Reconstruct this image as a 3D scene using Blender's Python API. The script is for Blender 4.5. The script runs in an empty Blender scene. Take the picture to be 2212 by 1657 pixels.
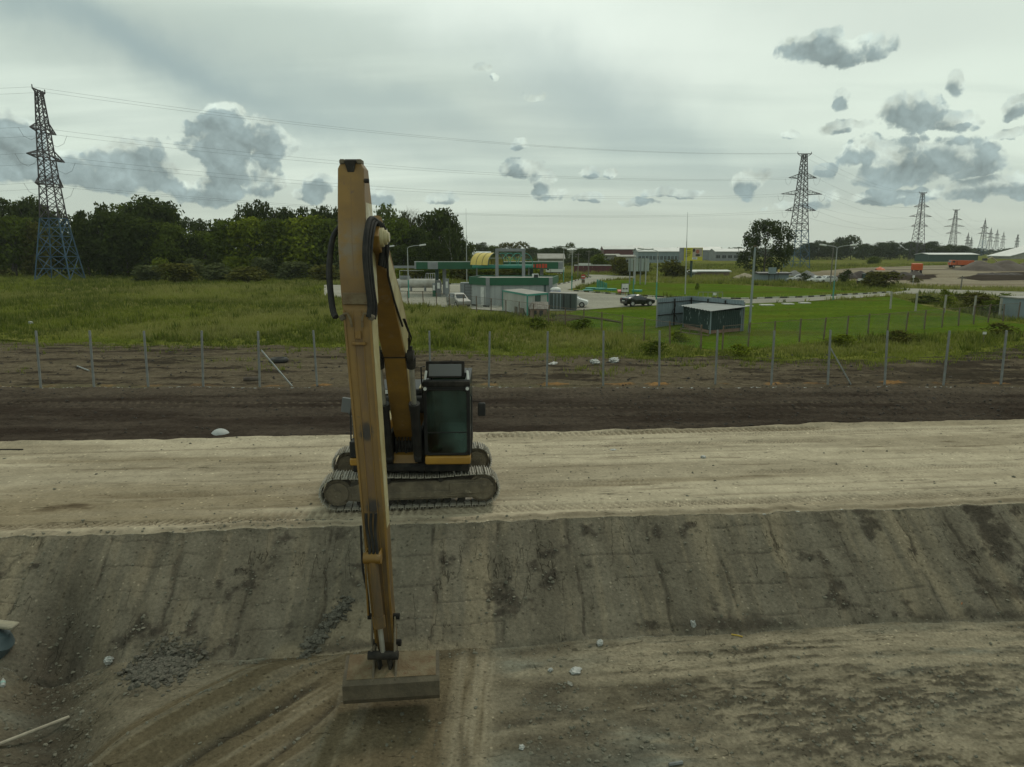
import bpy, math, random
import numpy as np
from mathutils import Vector, Matrix

random.seed(11)
S = bpy.context.scene
COL = S.collection
R = math.radians

# ------------------------------------------------------------------ camera
H = 6.4                      # lens height above the haul road
FPX, CX, CY = 1533.0, 1106.0, 828.5
PITCH = math.atan(288.5 / FPX)
cam = bpy.data.cameras.new('camera')
cam.sensor_width = 36.0
cam.lens = 36.0 * FPX / 2212.0
cam.clip_start = 0.1
cam.clip_end = 12000
camo = bpy.data.objects.new('camera', cam)
COL.objects.link(camo)
camo.location = (0, 0, H)
camo.rotation_euler = (math.pi / 2 - PITCH, 0, 0)
S.camera = camo
S.view_settings.view_transform = 'Standard'
S.view_settings.look = 'None'
S.view_settings.gamma = 1
S.view_settings.use_curve_mapping = False
S.view_settings.exposure = 0.0
S.cycles.use_denoising = True
S.cycles.max_bounces = 6
S.cycles.diffuse_bounces = 3
S.cycles.transparent_max_bounces = 16

_c, _s = math.cos(PITCH), math.sin(PITCH)


def ray(x, y):
    a = (x - CX) / FPX
    b = -(y - CY) / FPX
    return Vector((a, _c + b * _s, -_s + b * _c))


def g(x, y, z=0.0):
    """the point of the level z seen there"""
    d = ray(x, y)
    t = (z - H) / d.z
    return Vector((d.x * t, d.y * t, z))


def at(x, y, Y):
    """the point at distance Y seen there"""
    d = ray(x, y)
    t = Y / d.y
    return Vector((d.x * t, Y, H + d.z * t))


# ------------------------------------------------------------------ node helper
class NT:
    def __init__(s, tree):
        s.t = tree
        s.t.nodes.clear()

    def n(s, typ, ins=None, **props):
        nd = s.t.nodes.new(typ)
        for k, v in props.items():
            setattr(nd, k, v)
        for k, v in (ins or {}).items():
            s.put(nd.inputs[k], v)
        return nd

    def put(s, sock, v):
        if hasattr(v, 'is_output') or isinstance(v, bpy.types.NodeSocket):
            s.t.links.new(v, sock)
        else:
            if sock.type == 'RGBA' and not isinstance(v, (int, float)) and len(v) == 3:
                v = (*v, 1)
            sock.default_value = v

    def m(s, op, a, b=None, c=None, clamp=False):
        nd = s.n('ShaderNodeMath', operation=op, use_clamp=clamp)
        s.put(nd.inputs[0], a)
        if b is not None:
            s.put(nd.inputs[1], b)
        if c is not None:
            s.put(nd.inputs[2], c)
        return nd.outputs[0]

    def v(s, op, a, b=None, c=None):
        nd = s.n('ShaderNodeVectorMath', operation=op)
        s.put(nd.inputs[0], a)
        if b is not None:
            s.put(nd.inputs[1], b)
        if c is not None:
            s.put(nd.inputs[2], c)
        return nd.outputs['Value'] if op in ('LENGTH', 'DOT_PRODUCT', 'DISTANCE') else nd.outputs[0]

    def ss(s, x, a, b, lo=0.0, hi=1.0):
        nd = s.n('ShaderNodeMapRange', {'Value': x, 'From Min': a, 'From Max': b, 'To Min': lo, 'To Max': hi},
                 interpolation_type='SMOOTHSTEP')
        return nd.outputs[0]

    def mix(s, f, a, b, blend='MIX'):
        nd = s.n('ShaderNodeMix', data_type='RGBA', blend_type=blend)
        s.put(nd.inputs[0], f)
        s.put(nd.inputs[6], a)
        s.put(nd.inputs[7], b)
        return nd.outputs[2]

    def noise(s, vec, scale, detail=4, rough=0.55, out=0, lac=2.0):
        nd = s.n('ShaderNodeTexNoise', {'Vector': vec, 'Scale': scale, 'Detail': detail, 'Roughness': rough,
                                       'Lacunarity': lac})
        return nd.outputs[out]


# ------------------------------------------------------------------ world: Nishita sky behind broken cloud
SUN_EL, SUN_AZ = R(48), R(28)      # azimuth from +Y towards +X
world = bpy.data.worlds.new('World')
S.world = world
world.use_nodes = True
W = NT(world.node_tree)
geo = W.n('ShaderNodeTexCoord')
dirv = W.v('NORMALIZE', geo.outputs['Generated'])
sep = W.n('ShaderNodeSeparateXYZ', {0: dirv})
dx, dy, dz = sep.outputs
az = W.m('MULTIPLY', W.m('ARCTAN2', dx, dy), 57.2958)
el = W.m('MULTIPLY', W.m('ARCSINE', W.m('ABSOLUTE', dz)), 57.2958)


def azel(x, y):
    d = ray(x, y).normalized()
    return math.degrees(math.atan2(d.x, d.y)), math.degrees(math.asin(d.z))


def ellipse_field(p, blobs):
    best = None
    for (x, y, rx, ry) in blobs:
        a, e = azel(x, y)
        sx, sy = rx / 24.0, ry / 25.0
        q = W.v('MULTIPLY_ADD', p, (1 / sx, 1 / sy, 0), (-a / sx, -e / sy, 0))
        l = W.v('LENGTH', q)
        best = l if best is None else W.m('MINIMUM', best, l)
    return W.m('SUBTRACT', 1.0, best)


CUMULUS = [(15, 290, 75, 50), (60, 350, 95, 42), (-90, 330, 90, 60), (270, 345, 75, 50), (225, 378, 80, 36), (340, 378, 70, 36), (295, 318, 48, 24),
           (488, 250, 48, 34), (515, 305, 105, 55), (585, 315, 66, 42), (448, 318, 50, 34), (505, 370, 90, 50),
           (455, 410, 85, 34), (560, 405, 60, 34), (610, 398, 28, 26), (690, 400, 36, 28), (668, 425, 40, 18), (815, 422, 40, 24),
           (955, 428, 38, 16), (1130, 368, 52, 26), (1170, 388, 42, 26), (1125, 312, 24, 15), (1180, 415, 62, 22),
           (1272, 430, 44, 15), (1268, 377, 32, 15), (1326, 377, 26, 14), (1620, 392, 50, 28), (1450, 418, 66, 12),
           (1765, 98, 70, 32), (1830, 112, 80, 36), (1815, 212, 20, 26), (1965, 245, 60, 40), (1825, 276, 68, 15),
           (2065, 265, 60, 18), (1860, 325, 50, 32), (2000, 345, 140, 46), (1960, 378, 125, 25), (2115, 350, 50, 30),
           (1780, 366, 24, 16), (2070, 178, 16, 30), (2200, 232, 32, 24), (2130, 398, 90, 22), (2260, 395, 90, 28),
           (2190, 286, 36, 12), (1700, 282, 20, 14), (1950, 422, 200, 16), (1730, 445, 80, 10), (1380, 440, 50, 9),
           (1045, 148, 26, 9), (1155, 205, 26, 10), (1070, 165, 14, 8)]
p0 = W.n('ShaderNodeCombineXYZ', {0: az, 1: el, 2: 0.0}).outputs[0]
nz = W.noise(dirv, 19.0, 6, 0.58, out=1)
wob = W.v('MULTIPLY', W.v('SUBTRACT', nz, (0.5, 0.5, 0.5)), (1.7, 1.6, 0))
pw = W.v('ADD', p0, wob)
fieldA = ellipse_field(pw, CUMULUS)
fieldB = ellipse_field(W.v('ADD', pw, (0.15, 0.62, 0)), CUMULUS)
puffy = W.noise(dirv, 24.0, 6, 0.52)
puffu = W.noise(W.v('ADD', dirv, (0.006, 0, 0.016)), 24.0, 6, 0.52)
def billow(vec):
    vd = W.v('ADD', vec, W.v('MULTIPLY', W.v('SUBTRACT', nz, (0.5, 0.5, 0.5)), (0.05, 0.05, 0.05)))
    a_ = W.n('ShaderNodeTexVoronoi', {'Vector': vd, 'Scale': 21.0, 'Detail': 2.0, 'Roughness': 0.55, 'Lacunarity': 2.3}, feature='F1', normalize=False)
    return a_.outputs['Distance']


bil = billow(dirv)
bilu = billow(W.v('ADD', dirv, (0.004, 0, 0.012)))
pfa = W.m('ADD', W.m('MULTIPLY', W.m('SUBTRACT', puffy, 0.5), 0.5), W.m('MULTIPLY', W.m('SUBTRACT', 0.62, bil), 0.55))
# scattered cumulus all round, outside the part the photograph shows
stretch = W.v('MULTIPLY', dirv, (1, 1, 2.6))
rnd = W.noise(stretch, 3.1, 5, 0.6)
band = W.m('MULTIPLY', W.ss(el, 1.0, 6.0), W.ss(el, 34.0, 16.0))
outside = W.ss(W.m('ABSOLUTE', az), 38.0, 46.0)
elsewhere = W.m('MULTIPLY', W.m('MULTIPLY', W.m('SUBTRACT', W.ss(rnd, 0.5, 0.66), 0.2), band), outside)
fieldA2 = W.m('MAXIMUM', W.m('ADD', fieldA, pfa), W.m('SUBTRACT', elsewhere, 0.05))
fieldB2 = W.m('MAXIMUM', W.m('ADD', fieldB, pfa), W.m('SUBTRACT', elsewhere, 0.05))
cover = W.ss(fieldA2, -0.07, 0.15)
thick = W.ss(W.m('ADD', fieldB2, W.m('MULTIPLY', pfa, 0.7)), -0.34, 0.14)
# the high veil
uvz = W.m('ADD', W.m('MAXIMUM', dz, 0.0), 0.13)
hi = W.n('ShaderNodeCombineXYZ', {0: W.m('DIVIDE', dx, uvz), 1: W.m('DIVIDE', dy, uvz), 2: 0.0}).outputs[0]
rot = W.n('ShaderNodeMapping', {'Vector': hi, 'Rotation': (0, 0, R(35)), 'Scale': (0.28, 1.3, 1)}).outputs[0]
veil = W.noise(rot, 0.9, 7, 0.5)
soft = W.noise(hi, 0.5, 3, 0.5)


def streak(x, y, rx, ry, deg):
    a, e = azel(x, y)
    q = W.v('SUBTRACT', wsoft, (a, e, 0))
    c_, s_ = math.cos(R(deg)), math.sin(R(deg))
    ux = W.m('DIVIDE', W.v('DOT_PRODUCT', q, (c_, -s_, 0)), rx / 24.0)
    uy = W.m('DIVIDE', W.v('DOT_PRODUCT', q, (s_, c_, 0)), ry / 24.0)
    l = W.m('ADD', W.m('MULTIPLY', ux, ux), W.m('MULTIPLY', uy, uy))
    return W.m('EXPONENT', W.m('MULTIPLY', l, -1.0))


nsoft = W.noise(dirv, 5.0, 6, 0.55, out=1)
wsoft = W.v('ADD', p0, W.v('MULTIPLY', W.v('SUBTRACT', nsoft, (0.5, 0.5, 0.5)), (9, 7, 0)))
grey = W.m('ADD', W.m('ADD', W.m('MULTIPLY', streak(300, 110, 460, 36, 17), 1.2), W.m('MULTIPLY', streak(860, 240, 330, 30, 15), 0.55)),
           W.m('ADD', W.m('MULTIPLY', streak(1330, 215, 330, 75, 27), 0.9),
               W.m('MULTIPLY', streak(1900, 440, 600, 60, 2), 0.6)))
bright = W.m('ADD', streak(1150, 20, 420, 90, 8), W.m('MULTIPLY', streak(350, 260, 520, 50, 12), 0.35))
veilc = W.mix(W.ss(veil, 0.40, 0.58), (5.3, 6.3, 5.5), (7.4, 8.5, 7.3))
veilc = W.mix(W.m('MULTIPLY', W.ss(soft, 0.42, 0.6), 0.4), veilc, (4.8, 5.5, 4.9))
veilc = W.mix(W.m('MULTIPLY', grey, 0.8, clamp=True), veilc, (3.5, 4.5, 4.35))
veilc = W.mix(W.m('MULTIPLY', bright, 0.8, clamp=True), veilc, (9.2, 10.2, 9.0))
veilc = W.mix(W.ss(el, 7.0, 0.0, 0.0, 0.75), veilc, (5.7, 6.4, 5.5))
sky = W.n('ShaderNodeTexSky', sky_type='NISHITA', sun_disc=False, sun_elevation=SUN_EL, sun_rotation=SUN_AZ,
          air_density=1.0, dust_density=2.0, ozone_density=1.0)
base = W.mix(0.92, sky.outputs[0], veilc)
rimc = (6.9, 7.9, 7.0)
bodyc = W.mix(W.noise(dirv, 9.0, 4, 0.5), (2.3, 3.05, 3.1), (3.4, 4.25, 4.2))
cumc = W.mix(thick, rimc, bodyc)
emb = W.m('MULTIPLY_ADD', W.m('SUBTRACT', bilu, bil), 0.5, W.m('MULTIPLY_ADD', W.m('SUBTRACT', puffy, puffu), 0.9, 1.0))
cumc = W.mix(1.0, cumc, W.n('ShaderNodeCombineXYZ', {0: emb, 1: emb, 2: emb}).outputs[0], 'MULTIPLY')
skyc = W.mix(W.m('MULTIPLY', cover, 0.93), base, cumc)
bg = W.n('ShaderNodeBackground', {'Color': skyc, 'Strength': 0.1})
W.t.links.new(bg.outputs[0], W.n('ShaderNodeOutputWorld').inputs[0])

sun = bpy.data.lights.new('sun', 'SUN')
sun.energy = 1.05
sun.angle = R(12)
sun.color = (1.0, 0.92, 0.78)
suno = bpy.data.objects.new('sun', sun)
COL.objects.link(suno)
sd = Vector((math.sin(SUN_AZ) * math.cos(SUN_EL), math.cos(SUN_AZ) * math.cos(SUN_EL), math.sin(SUN_EL)))
suno.rotation_euler = sd.to_track_quat('Z', 'Y').to_euler()
suno.location = sd * 80


# ------------------------------------------------------------------ materials
def mat(name, c1, c2=None, scale=3.0, rough=0.8, metal=0.0, bump=0.0, bscale=None, c3=None, streak=None,
        detail=5, trans=0.0, lo=0.35, hi=0.65, spec=0.5, tint=None):
    """two-tone noise, optional third colour in ragged spots, bump; coordinates fixed to the object"""
    m = bpy.data.materials.new(name)
    m.use_nodes = True
    N = NT(m.node_tree)
    tc = N.n('ShaderNodeTexCoord').outputs['Object']
    vec = tc
    if streak:
        vec = N.v('MULTIPLY', tc, streak)
    col = (*c1, 1)
    if c2 is not None:
        f = N.noise(vec, scale, detail, 0.6)
        col = N.mix(N.ss(f, lo, hi), c1, c2)
    if c3 is not None:
        f3 = N.noise(N.v('ADD', vec, (7.3, 1.9, 4.2)), scale * 2.3, detail, 0.65)
        col = N.mix(N.ss(f3, 0.56, 0.68), col, c3)
    if tint:
        at_ = N.n('ShaderNodeAttribute', attribute_name=tint)
        k = N.m('MULTIPLY_ADD', at_.outputs['Fac'], 1.1, 0.45)
        col = N.mix(1.0, col, N.n('ShaderNodeCombineXYZ', {0: k, 1: k, 2: k}).outputs[0], 'MULTIPLY')
    b = N.n('ShaderNodeBsdfPrincipled', {'Base Color': col, 'Roughness': rough, 'Metallic': metal})
    b.inputs['Specular IOR Level'].default_value = spec
    if bump:
        h = N.noise(tc, bscale or scale * 4, 5, 0.6)
        bp = N.n('ShaderNodeBump', {'Height': h, 'Strength': bump, 'Distance': 0.05})
        N.t.links.new(bp.outputs[0], b.inputs['Normal'])
    out = N.n('ShaderNodeOutputMaterial')
    if trans:
        tr = N.n('ShaderNodeBsdfTranslucent', {'Color': col})
        mx = N.n('ShaderNodeMixShader', {0: trans})
        N.t.links.new(b.outputs[0], mx.inputs[1])
        N.t.links.new(tr.outputs[0], mx.inputs[2])
        N.t.links.new(mx.outputs[0], out.inputs[0])
    else:
        N.t.links.new(b.outputs[0], out.inputs[0])
    return m


def ground_mat(name, cA, cB, cDark, cAlt, cAlt2=None, scale=0.8, stretch=(0.35, 1, 1), ang=5, fine=14.0, bump=0.5,
               speck=0.25, wet=None, cC=None, bdist=0.04, grit=9.0, cscale=1.1):
    m = bpy.data.materials.new(name)
    m.use_nodes = True
    N = NT(m.node_tree)
    pos = N.n('ShaderNodeNewGeometry').outputs['Position']
    mp = N.n('ShaderNodeVectorRotate', {'Vector': pos, 'Angle': R(-ang)}, rotation_type='Z_AXIS').outputs[0]
    st = N.v('MULTIPLY', mp, stretch)
    f1 = N.noise(st, scale, 6, 0.62)
    col = N.mix(N.ss(f1, 0.36, 0.64), cA, cB)
    if cC is not None:
        fc = N.noise(N.v('ADD', st, (31.0, 5.0, 0)), scale * 0.45, 5, 0.6)
        col = N.mix(N.ss(fc, 0.5, 0.66), col, cC)
    aA = N.n('ShaderNodeAttribute', attribute_name='alt').outputs['Fac']
    aB = N.n('ShaderNodeAttribute', attribute_name='alt2').outputs['Fac']
    aD = N.n('ShaderNodeAttribute', attribute_name='dark').outputs['Fac']
    fv = N.noise(pos, fine, 5, 0.68)
    col = N.mix(aA, col, cAlt)
    if cAlt2 is not None:
        col = N.mix(aB, col, cAlt2)
    col = N.mix(aD, col, cDark)
    sp = N.m('MULTIPLY_ADD', N.m('SUBTRACT', fv, 0.5), speck * 4, 1.0)
    big = N.m('MULTIPLY_ADD', N.m('SUBTRACT', N.noise(pos, 1.7, 5, 0.6), 0.5), 0.7, 1.0)
    rdg = N.m('ABSOLUTE', N.m('SUBTRACT', N.noise(N.v('ADD', st, (3.1, 8.2, 0)), cscale, 4, 0.55), 0.5))
    crk = N.m('MULTIPLY', N.ss(rdg, 0.007, 0.0), N.ss(N.noise(pos, 0.9, 3), 0.46, 0.60))
    vo = N.n('ShaderNodeTexVoronoi', {'Vector': pos, 'Scale': grit})
    cellr = N.n('ShaderNodeSeparateXYZ', {0: vo.outputs['Color']}).outputs
    spot = N.ss(vo.outputs['Distance'], 0.30, 0.16)
    lite = N.m('MULTIPLY', spot, N.m('GREATER_THAN', cellr[0], 0.90))
    darkp = N.m('MULTIPLY', spot, N.m('LESS_THAN', cellr[0], 0.22))
    gk = N.m('MULTIPLY_ADD', lite, 0.55, 1.0)
    gk = N.m('MULTIPLY', gk, N.m('MULTIPLY_ADD', darkp, -0.38, 1.0))
    gk = N.m('MULTIPLY', gk, N.m('MULTIPLY_ADD', crk, -0.6, 1.0))
    k = N.m('MULTIPLY', N.m('MULTIPLY', sp, big), gk)
    col = N.mix(1.0, col, N.n('ShaderNodeCombineXYZ', {0: k, 1: k, 2: k}).outputs[0], 'MULTIPLY')
    b = N.n('ShaderNodeBsdfPrincipled', {'Base Color': col, 'Roughness': 0.95})
    b.inputs['Specular IOR Level'].default_value = 0.0
    hgt = N.m('ADD', N.noise(pos, fine * 0.55, 6, 0.7), N.m('MULTIPLY', N.noise(st, scale * 5, 4, 0.6), 0.8))
    hgt = N.m('ADD', hgt, N.m('MULTIPLY', N.m('SUBTRACT', spot, crk), 0.25))
    bp = N.n('ShaderNodeBump', {'Height': hgt, 'Strength': bump, 'Distance': bdist})
    N.t.links.new(bp.outputs[0], b.inputs['Normal'])
    N.t.links.new(b.outputs[0], N.n('ShaderNodeOutputMaterial').inputs[0])
    return m


# ------------------------------------------------------------------ mesh builder
ZUP = Vector((0, 0, 1))


class MB:
    def __init__(s):
        s.v = []
        s.f = []

    def add(s, vs, fs):
        o = len(s.v)
        s.v += [tuple(v) for v in vs]
        s.f += [tuple(i + o for i in f) for f in fs]
        return s

    def box(s, c, d, M=None):
        x, y, z = d[0] / 2, d[1] / 2, d[2] / 2
        vs = [Vector((i * x, j * y, k * z)) for k in (-1, 1) for j in (-1, 1) for i in (-1, 1)]
        if M is not None:
            vs = [M @ v for v in vs]
        vs = [v + Vector(c) for v in vs]
        return s.add(vs, [(0, 2, 3, 1), (4, 5, 7, 6), (0, 1, 5, 4), (2, 6, 7, 3), (0, 4, 6, 2), (1, 3, 7, 5)])

    def bb(s, x0, x1, y0, y1, z0, z1):
        return s.box(((x0 + x1) / 2, (y0 + y1) / 2, (z0 + z1) / 2), (x1 - x0, y1 - y0, z1 - z0))

    def beam(s, a, b, w, h=None, up=ZUP):
        a, b = Vector(a), Vector(b)
        h = h or w
        d = b - a
        L = d.length
        d = d.normalized()
        up = Vector(up)
        if abs(d.dot(up)) > 0.98:
            up = Vector((0, 1, 0))
        x = d.cross(up).normalized()
        z = x.cross(d)
        M = Matrix((x, d, z)).transposed()
        return s.box((a + b) / 2, (w, L, h), M)

    def tube(s, pts, r, n=8, cap=True):
        pts = [Vector(p) for p in pts]
        rs = r if isinstance(r, (list, tuple)) else [r] * len(pts)
        o = len(s.v)
        ref = None
        for i, p in enumerate(pts):
            d = (pts[min(i + 1, len(pts) - 1)] - pts[max(i - 1, 0)]).normalized()
            if ref is None:
                ref = Vector((0, 0, 1)) if abs(d.z) < 0.9 else Vector((1, 0, 0))
            x = d.cross(ref).normalized()
            y = x.cross(d).normalized()
            ref = y
            for k in range(n):
                a = 2 * math.pi * k / n
                s.v.append(tuple(p + (x * math.cos(a) + y * math.sin(a)) * rs[i]))
        for i in range(len(pts) - 1):
            for k in range(n):
                a, b = o + i * n + k, o + i * n + (k + 1) % n
                s.f.append((a, b, b + n, a + n))
        if cap:
            s.f.append(tuple(o + k for k in range(n))[::-1])
            e = o + (len(pts) - 1) * n
            s.f.append(tuple(e + k for k in range(n)))
        return s

    def cyl(s, c, r, h, axis=(0, 0, 1), n=16):
        c = Vector(c)
        a = Vector(axis).normalized() * h / 2
        return s.tube([c - a, c + a], r, n)

    def prism(s, poly, a, b, axis='x'):
        """poly of 2-D points extruded from a to b along an axis (x: poly is y,z; y: x,z; z: x,y)"""
        n = len(poly)

        def P(u, v, t):
            return {'x': (t, u, v), 'y': (u, t, v), 'z': (u, v, t)}[axis]
        vs = [P(u, v, a) for u, v in poly] + [P(u, v, b) for u, v in poly]
        fs = [tuple(range(n)), tuple(range(2 * n - 1, n - 1, -1))]
        fs += [(i, i + n, (i + 1) % n + n, (i + 1) % n) for i in range(n)]
        return s.add(vs, fs)

    def lathe(s, prof, c=(0, 0, 0), n=20):
        o = len(s.v)
        for r, z in prof:
            for k in range(n):
                a = 2 * math.pi * k / n
                s.v.append((c[0] + r * math.cos(a), c[1] + r * math.sin(a), c[2] + z))
        for i in range(len(prof) - 1):
            for k in range(n):
                a, b = o + i * n + k, o + i * n + (k + 1) % n
                s.f.append((a, b, b + n, a + n))
        s.f.append(tuple(o + k for k in range(n))[::-1])
        e = o + (len(prof) - 1) * n
        s.f.append(tuple(e + k for k in range(n)))
        return s

    def xf(s, M):
        s.v = [tuple(M @ Vector(v)) for v in s.v]
        return s

    def build(s, name, m, parent=None, smooth=False, bevel=0.0, world=False, seg=1):
        vs = s.v
        if world and parent is not None:
            L = parent.location
            vs = [(v[0] - L.x, v[1] - L.y, v[2] - L.z) for v in vs]
        me = bpy.data.meshes.new(name)
        me.from_pydata(vs, [], s.f)
        me.materials.append(m)
        bm_fix(me)
        if smooth:
            me.polygons.foreach_set('use_smooth', [True] * len(me.polygons))
            me.set_sharp_from_angle(angle=R(38))
        o = bpy.data.objects.new(name, me)
        COL.objects.link(o)
        if parent is not None:
            o.parent = parent
        if bevel:
            md = o.modifiers.new('b', 'BEVEL')
            md.width = bevel
            md.segments = seg
            md.limit_method = 'ANGLE'
        return o


import bmesh


def bm_fix(me):
    b = bmesh.new()
    b.from_mesh(me)
    bmesh.ops.recalc_face_normals(b, faces=b.faces)
    b.to_mesh(me)
    b.free()


def tag(o, label=None, cat=None, group=None, kind=None):
    if label:
        o['label'] = label
    if cat:
        o['category'] = cat
    if group:
        o['group'] = group
    if kind:
        o['kind'] = kind
    return o


def thing(name, label, cat, loc=(0, 0, 0), rz=0.0, group=None):
    o = bpy.data.objects.new(name, None)
    o.empty_display_size = 0.2
    COL.objects.link(o)
    o.location = loc
    o.rotation_euler = (0, 0, rz)
    return tag(o, label, cat, group)


def copy_tree(o, parent=None):
    c = o.copy()
    COL.objects.link(c)
    if parent is not None:
        c.parent = parent
    for ch in [k for k in bpy.data.objects if k.parent == o]:
        copy_tree(ch, c)
    return c


def np_mesh(name, V, F, m, parent=None, attrs=None, smooth=True, kind=None):
    """V (n,3) float, F (m,3|4) int; fast path for the big meshes"""
    me = bpy.data.meshes.new(name)
    k = F.shape[1]
    me.vertices.add(len(V))
    me.vertices.foreach_set('co', V.astype(np.float32).ravel())
    me.loops.add(F.size)
    me.loops.foreach_set('vertex_index', F.astype(np.int32).ravel())
    me.polygons.add(len(F))
    me.polygons.foreach_set('loop_start', np.arange(0, F.size, k, dtype=np.int32))
    me.polygons.foreach_set('use_smooth', np.full(len(F), smooth, dtype=bool))
    me.update(calc_edges=True)
    for an, av in (attrs or {}).items():
        a = me.attributes.new(an, 'FLOAT', 'POINT')
        a.data.foreach_set('value', av.astype(np.float32).ravel())
    me.materials.append(m)
    o = bpy.data.objects.new(name, me)
    COL.objects.link(o)
    if parent is not None:
        o.parent = parent
    if kind:
        o['kind'] = kind
    return o


# ------------------------------------------------------------------ numpy noise
def _hash(ix, iy, seed):
    h = (ix.astype(np.int64) * 374761393 + iy.astype(np.int64) * 668265263 + seed * 982451653) & 0x7fffffff
    h = ((h ^ (h >> 13)) * 1274126177) & 0x7fffffff
    h = h ^ (h >> 16)
    return (h & 0xffff) / 65535.0


def vn(x, y, seed=0):
    x = np.asarray(x, float)
    y = np.asarray(y, float)
    x, y = np.broadcast_arrays(x, y)
    ix, iy = np.floor(x), np.floor(y)
    fx, fy = x - ix, y - iy
    fx = fx * fx * (3 - 2 * fx)
    fy = fy * fy * (3 - 2 * fy)
    ix = ix.astype(np.int64)
    iy = iy.astype(np.int64)
    a = _hash(ix, iy, seed)
    b = _hash(ix + 1, iy, seed)
    c = _hash(ix, iy + 1, seed)
    d = _hash(ix + 1, iy + 1, seed)
    return (a + (b - a) * fx) * (1 - fy) + (c + (d - c) * fx) * fy


def fbm(x, y, o=4, seed=0, gain=0.5):
    t, a, n = 0.0, 1.0, 0.0
    for i in range(o):
        t = t + a * vn(np.asarray(x) * 2.0 ** i + 17.3 * i, np.asarray(y) * 2.0 ** i - 9.1 * i, seed + i)
        n += a
        a *= gain
    return t / n - 0.5          # about -0.5 .. 0.5


def sst(x, a, b):
    t = np.clip((x - a) / (b - a), 0, 1)
    return t * t * (3 - 2 * t)

# ------------------------------------------------------------------ terrain
AL = R(5)
CA_, SA_ = math.cos(AL), math.sin(AL)
DEPTH = 1.7


def yw(x, w):
    return (w + x * SA_) / CA_


def e_top(x):
    return 16.1 + 0.3 * fbm(x * 0.33, 0, 3, 3) + 0.28 * fbm(x * 2.4, 0, 4, 5)


def e_bot(x):
    return 13.55 + 0.4 * fbm(x * 0.4, 0, 3, 8) + 0.1 * fbm(x * 3, 0, 2, 9)


def e_road(x):
    return 24.65 + 0.5 * fbm(x * 0.25, 0, 3, 12) + 0.35 * fbm(x * 1.6, 0, 4, 14)


GX = np.array([-400, -60, -36, -22, -15, -6, 0, 6, 11, 16, 21, 27, 32, 36, 60, 400], float)
GY = np.array([60, 52, 49.5, 47.0, 47.3, 45.2, 43.2, 42.6, 41.6, 41.0, 40.4, 41.5, 45, 48, 56, 60], float)


def y_grass(x):
    return np.interp(x, GX, GY) + 1.6 * fbm(x * 0.3, 0, 4, 21) + 0.8 * fbm(x * 1.7, 0, 3, 23)


POSTS = [-2, -1] + list(range(0, 18))
# feet of the grey fence posts, left to right
POSTPX = [(-160, 837), (-36, 836), (88, 835), (203, 834), (320, 833), (439, 833), (561, 833), (685, 832), (808, 832), (930, 831), (1056, 831), (1181, 831),
          (1303, 831), (1424, 831), (1545, 830), (1666, 830), (1788, 830), (1911, 830), (2038, 830), (2162, 829),
          (2286, 829)]
POSTG = [g(*p) for p in POSTPX]


def tread(u, w, w0, wid, pitch, u0, u1, slant=0.0, chev=0.0):
    inside = sst(wid / 2 - np.abs(w - w0 - 0.06 * fbm(u * 0.4, 0, 2, 77)), 0, 0.06) * sst(u, u0, u0 + 1.0) * sst(-u, -u1, -u1 + 1.0)
    ph = (u + slant * (w - w0) + chev * np.abs(w - w0)) / pitch
    bars = sst(np.abs((ph % 1.0) - 0.5), 0.12, 0.3)
    worn = 0.35 + 0.9 * np.clip(fbm(u * 0.7, w * 2, 3, 40) + 0.4, 0, 1)
    return inside * bars * worn, inside


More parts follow.
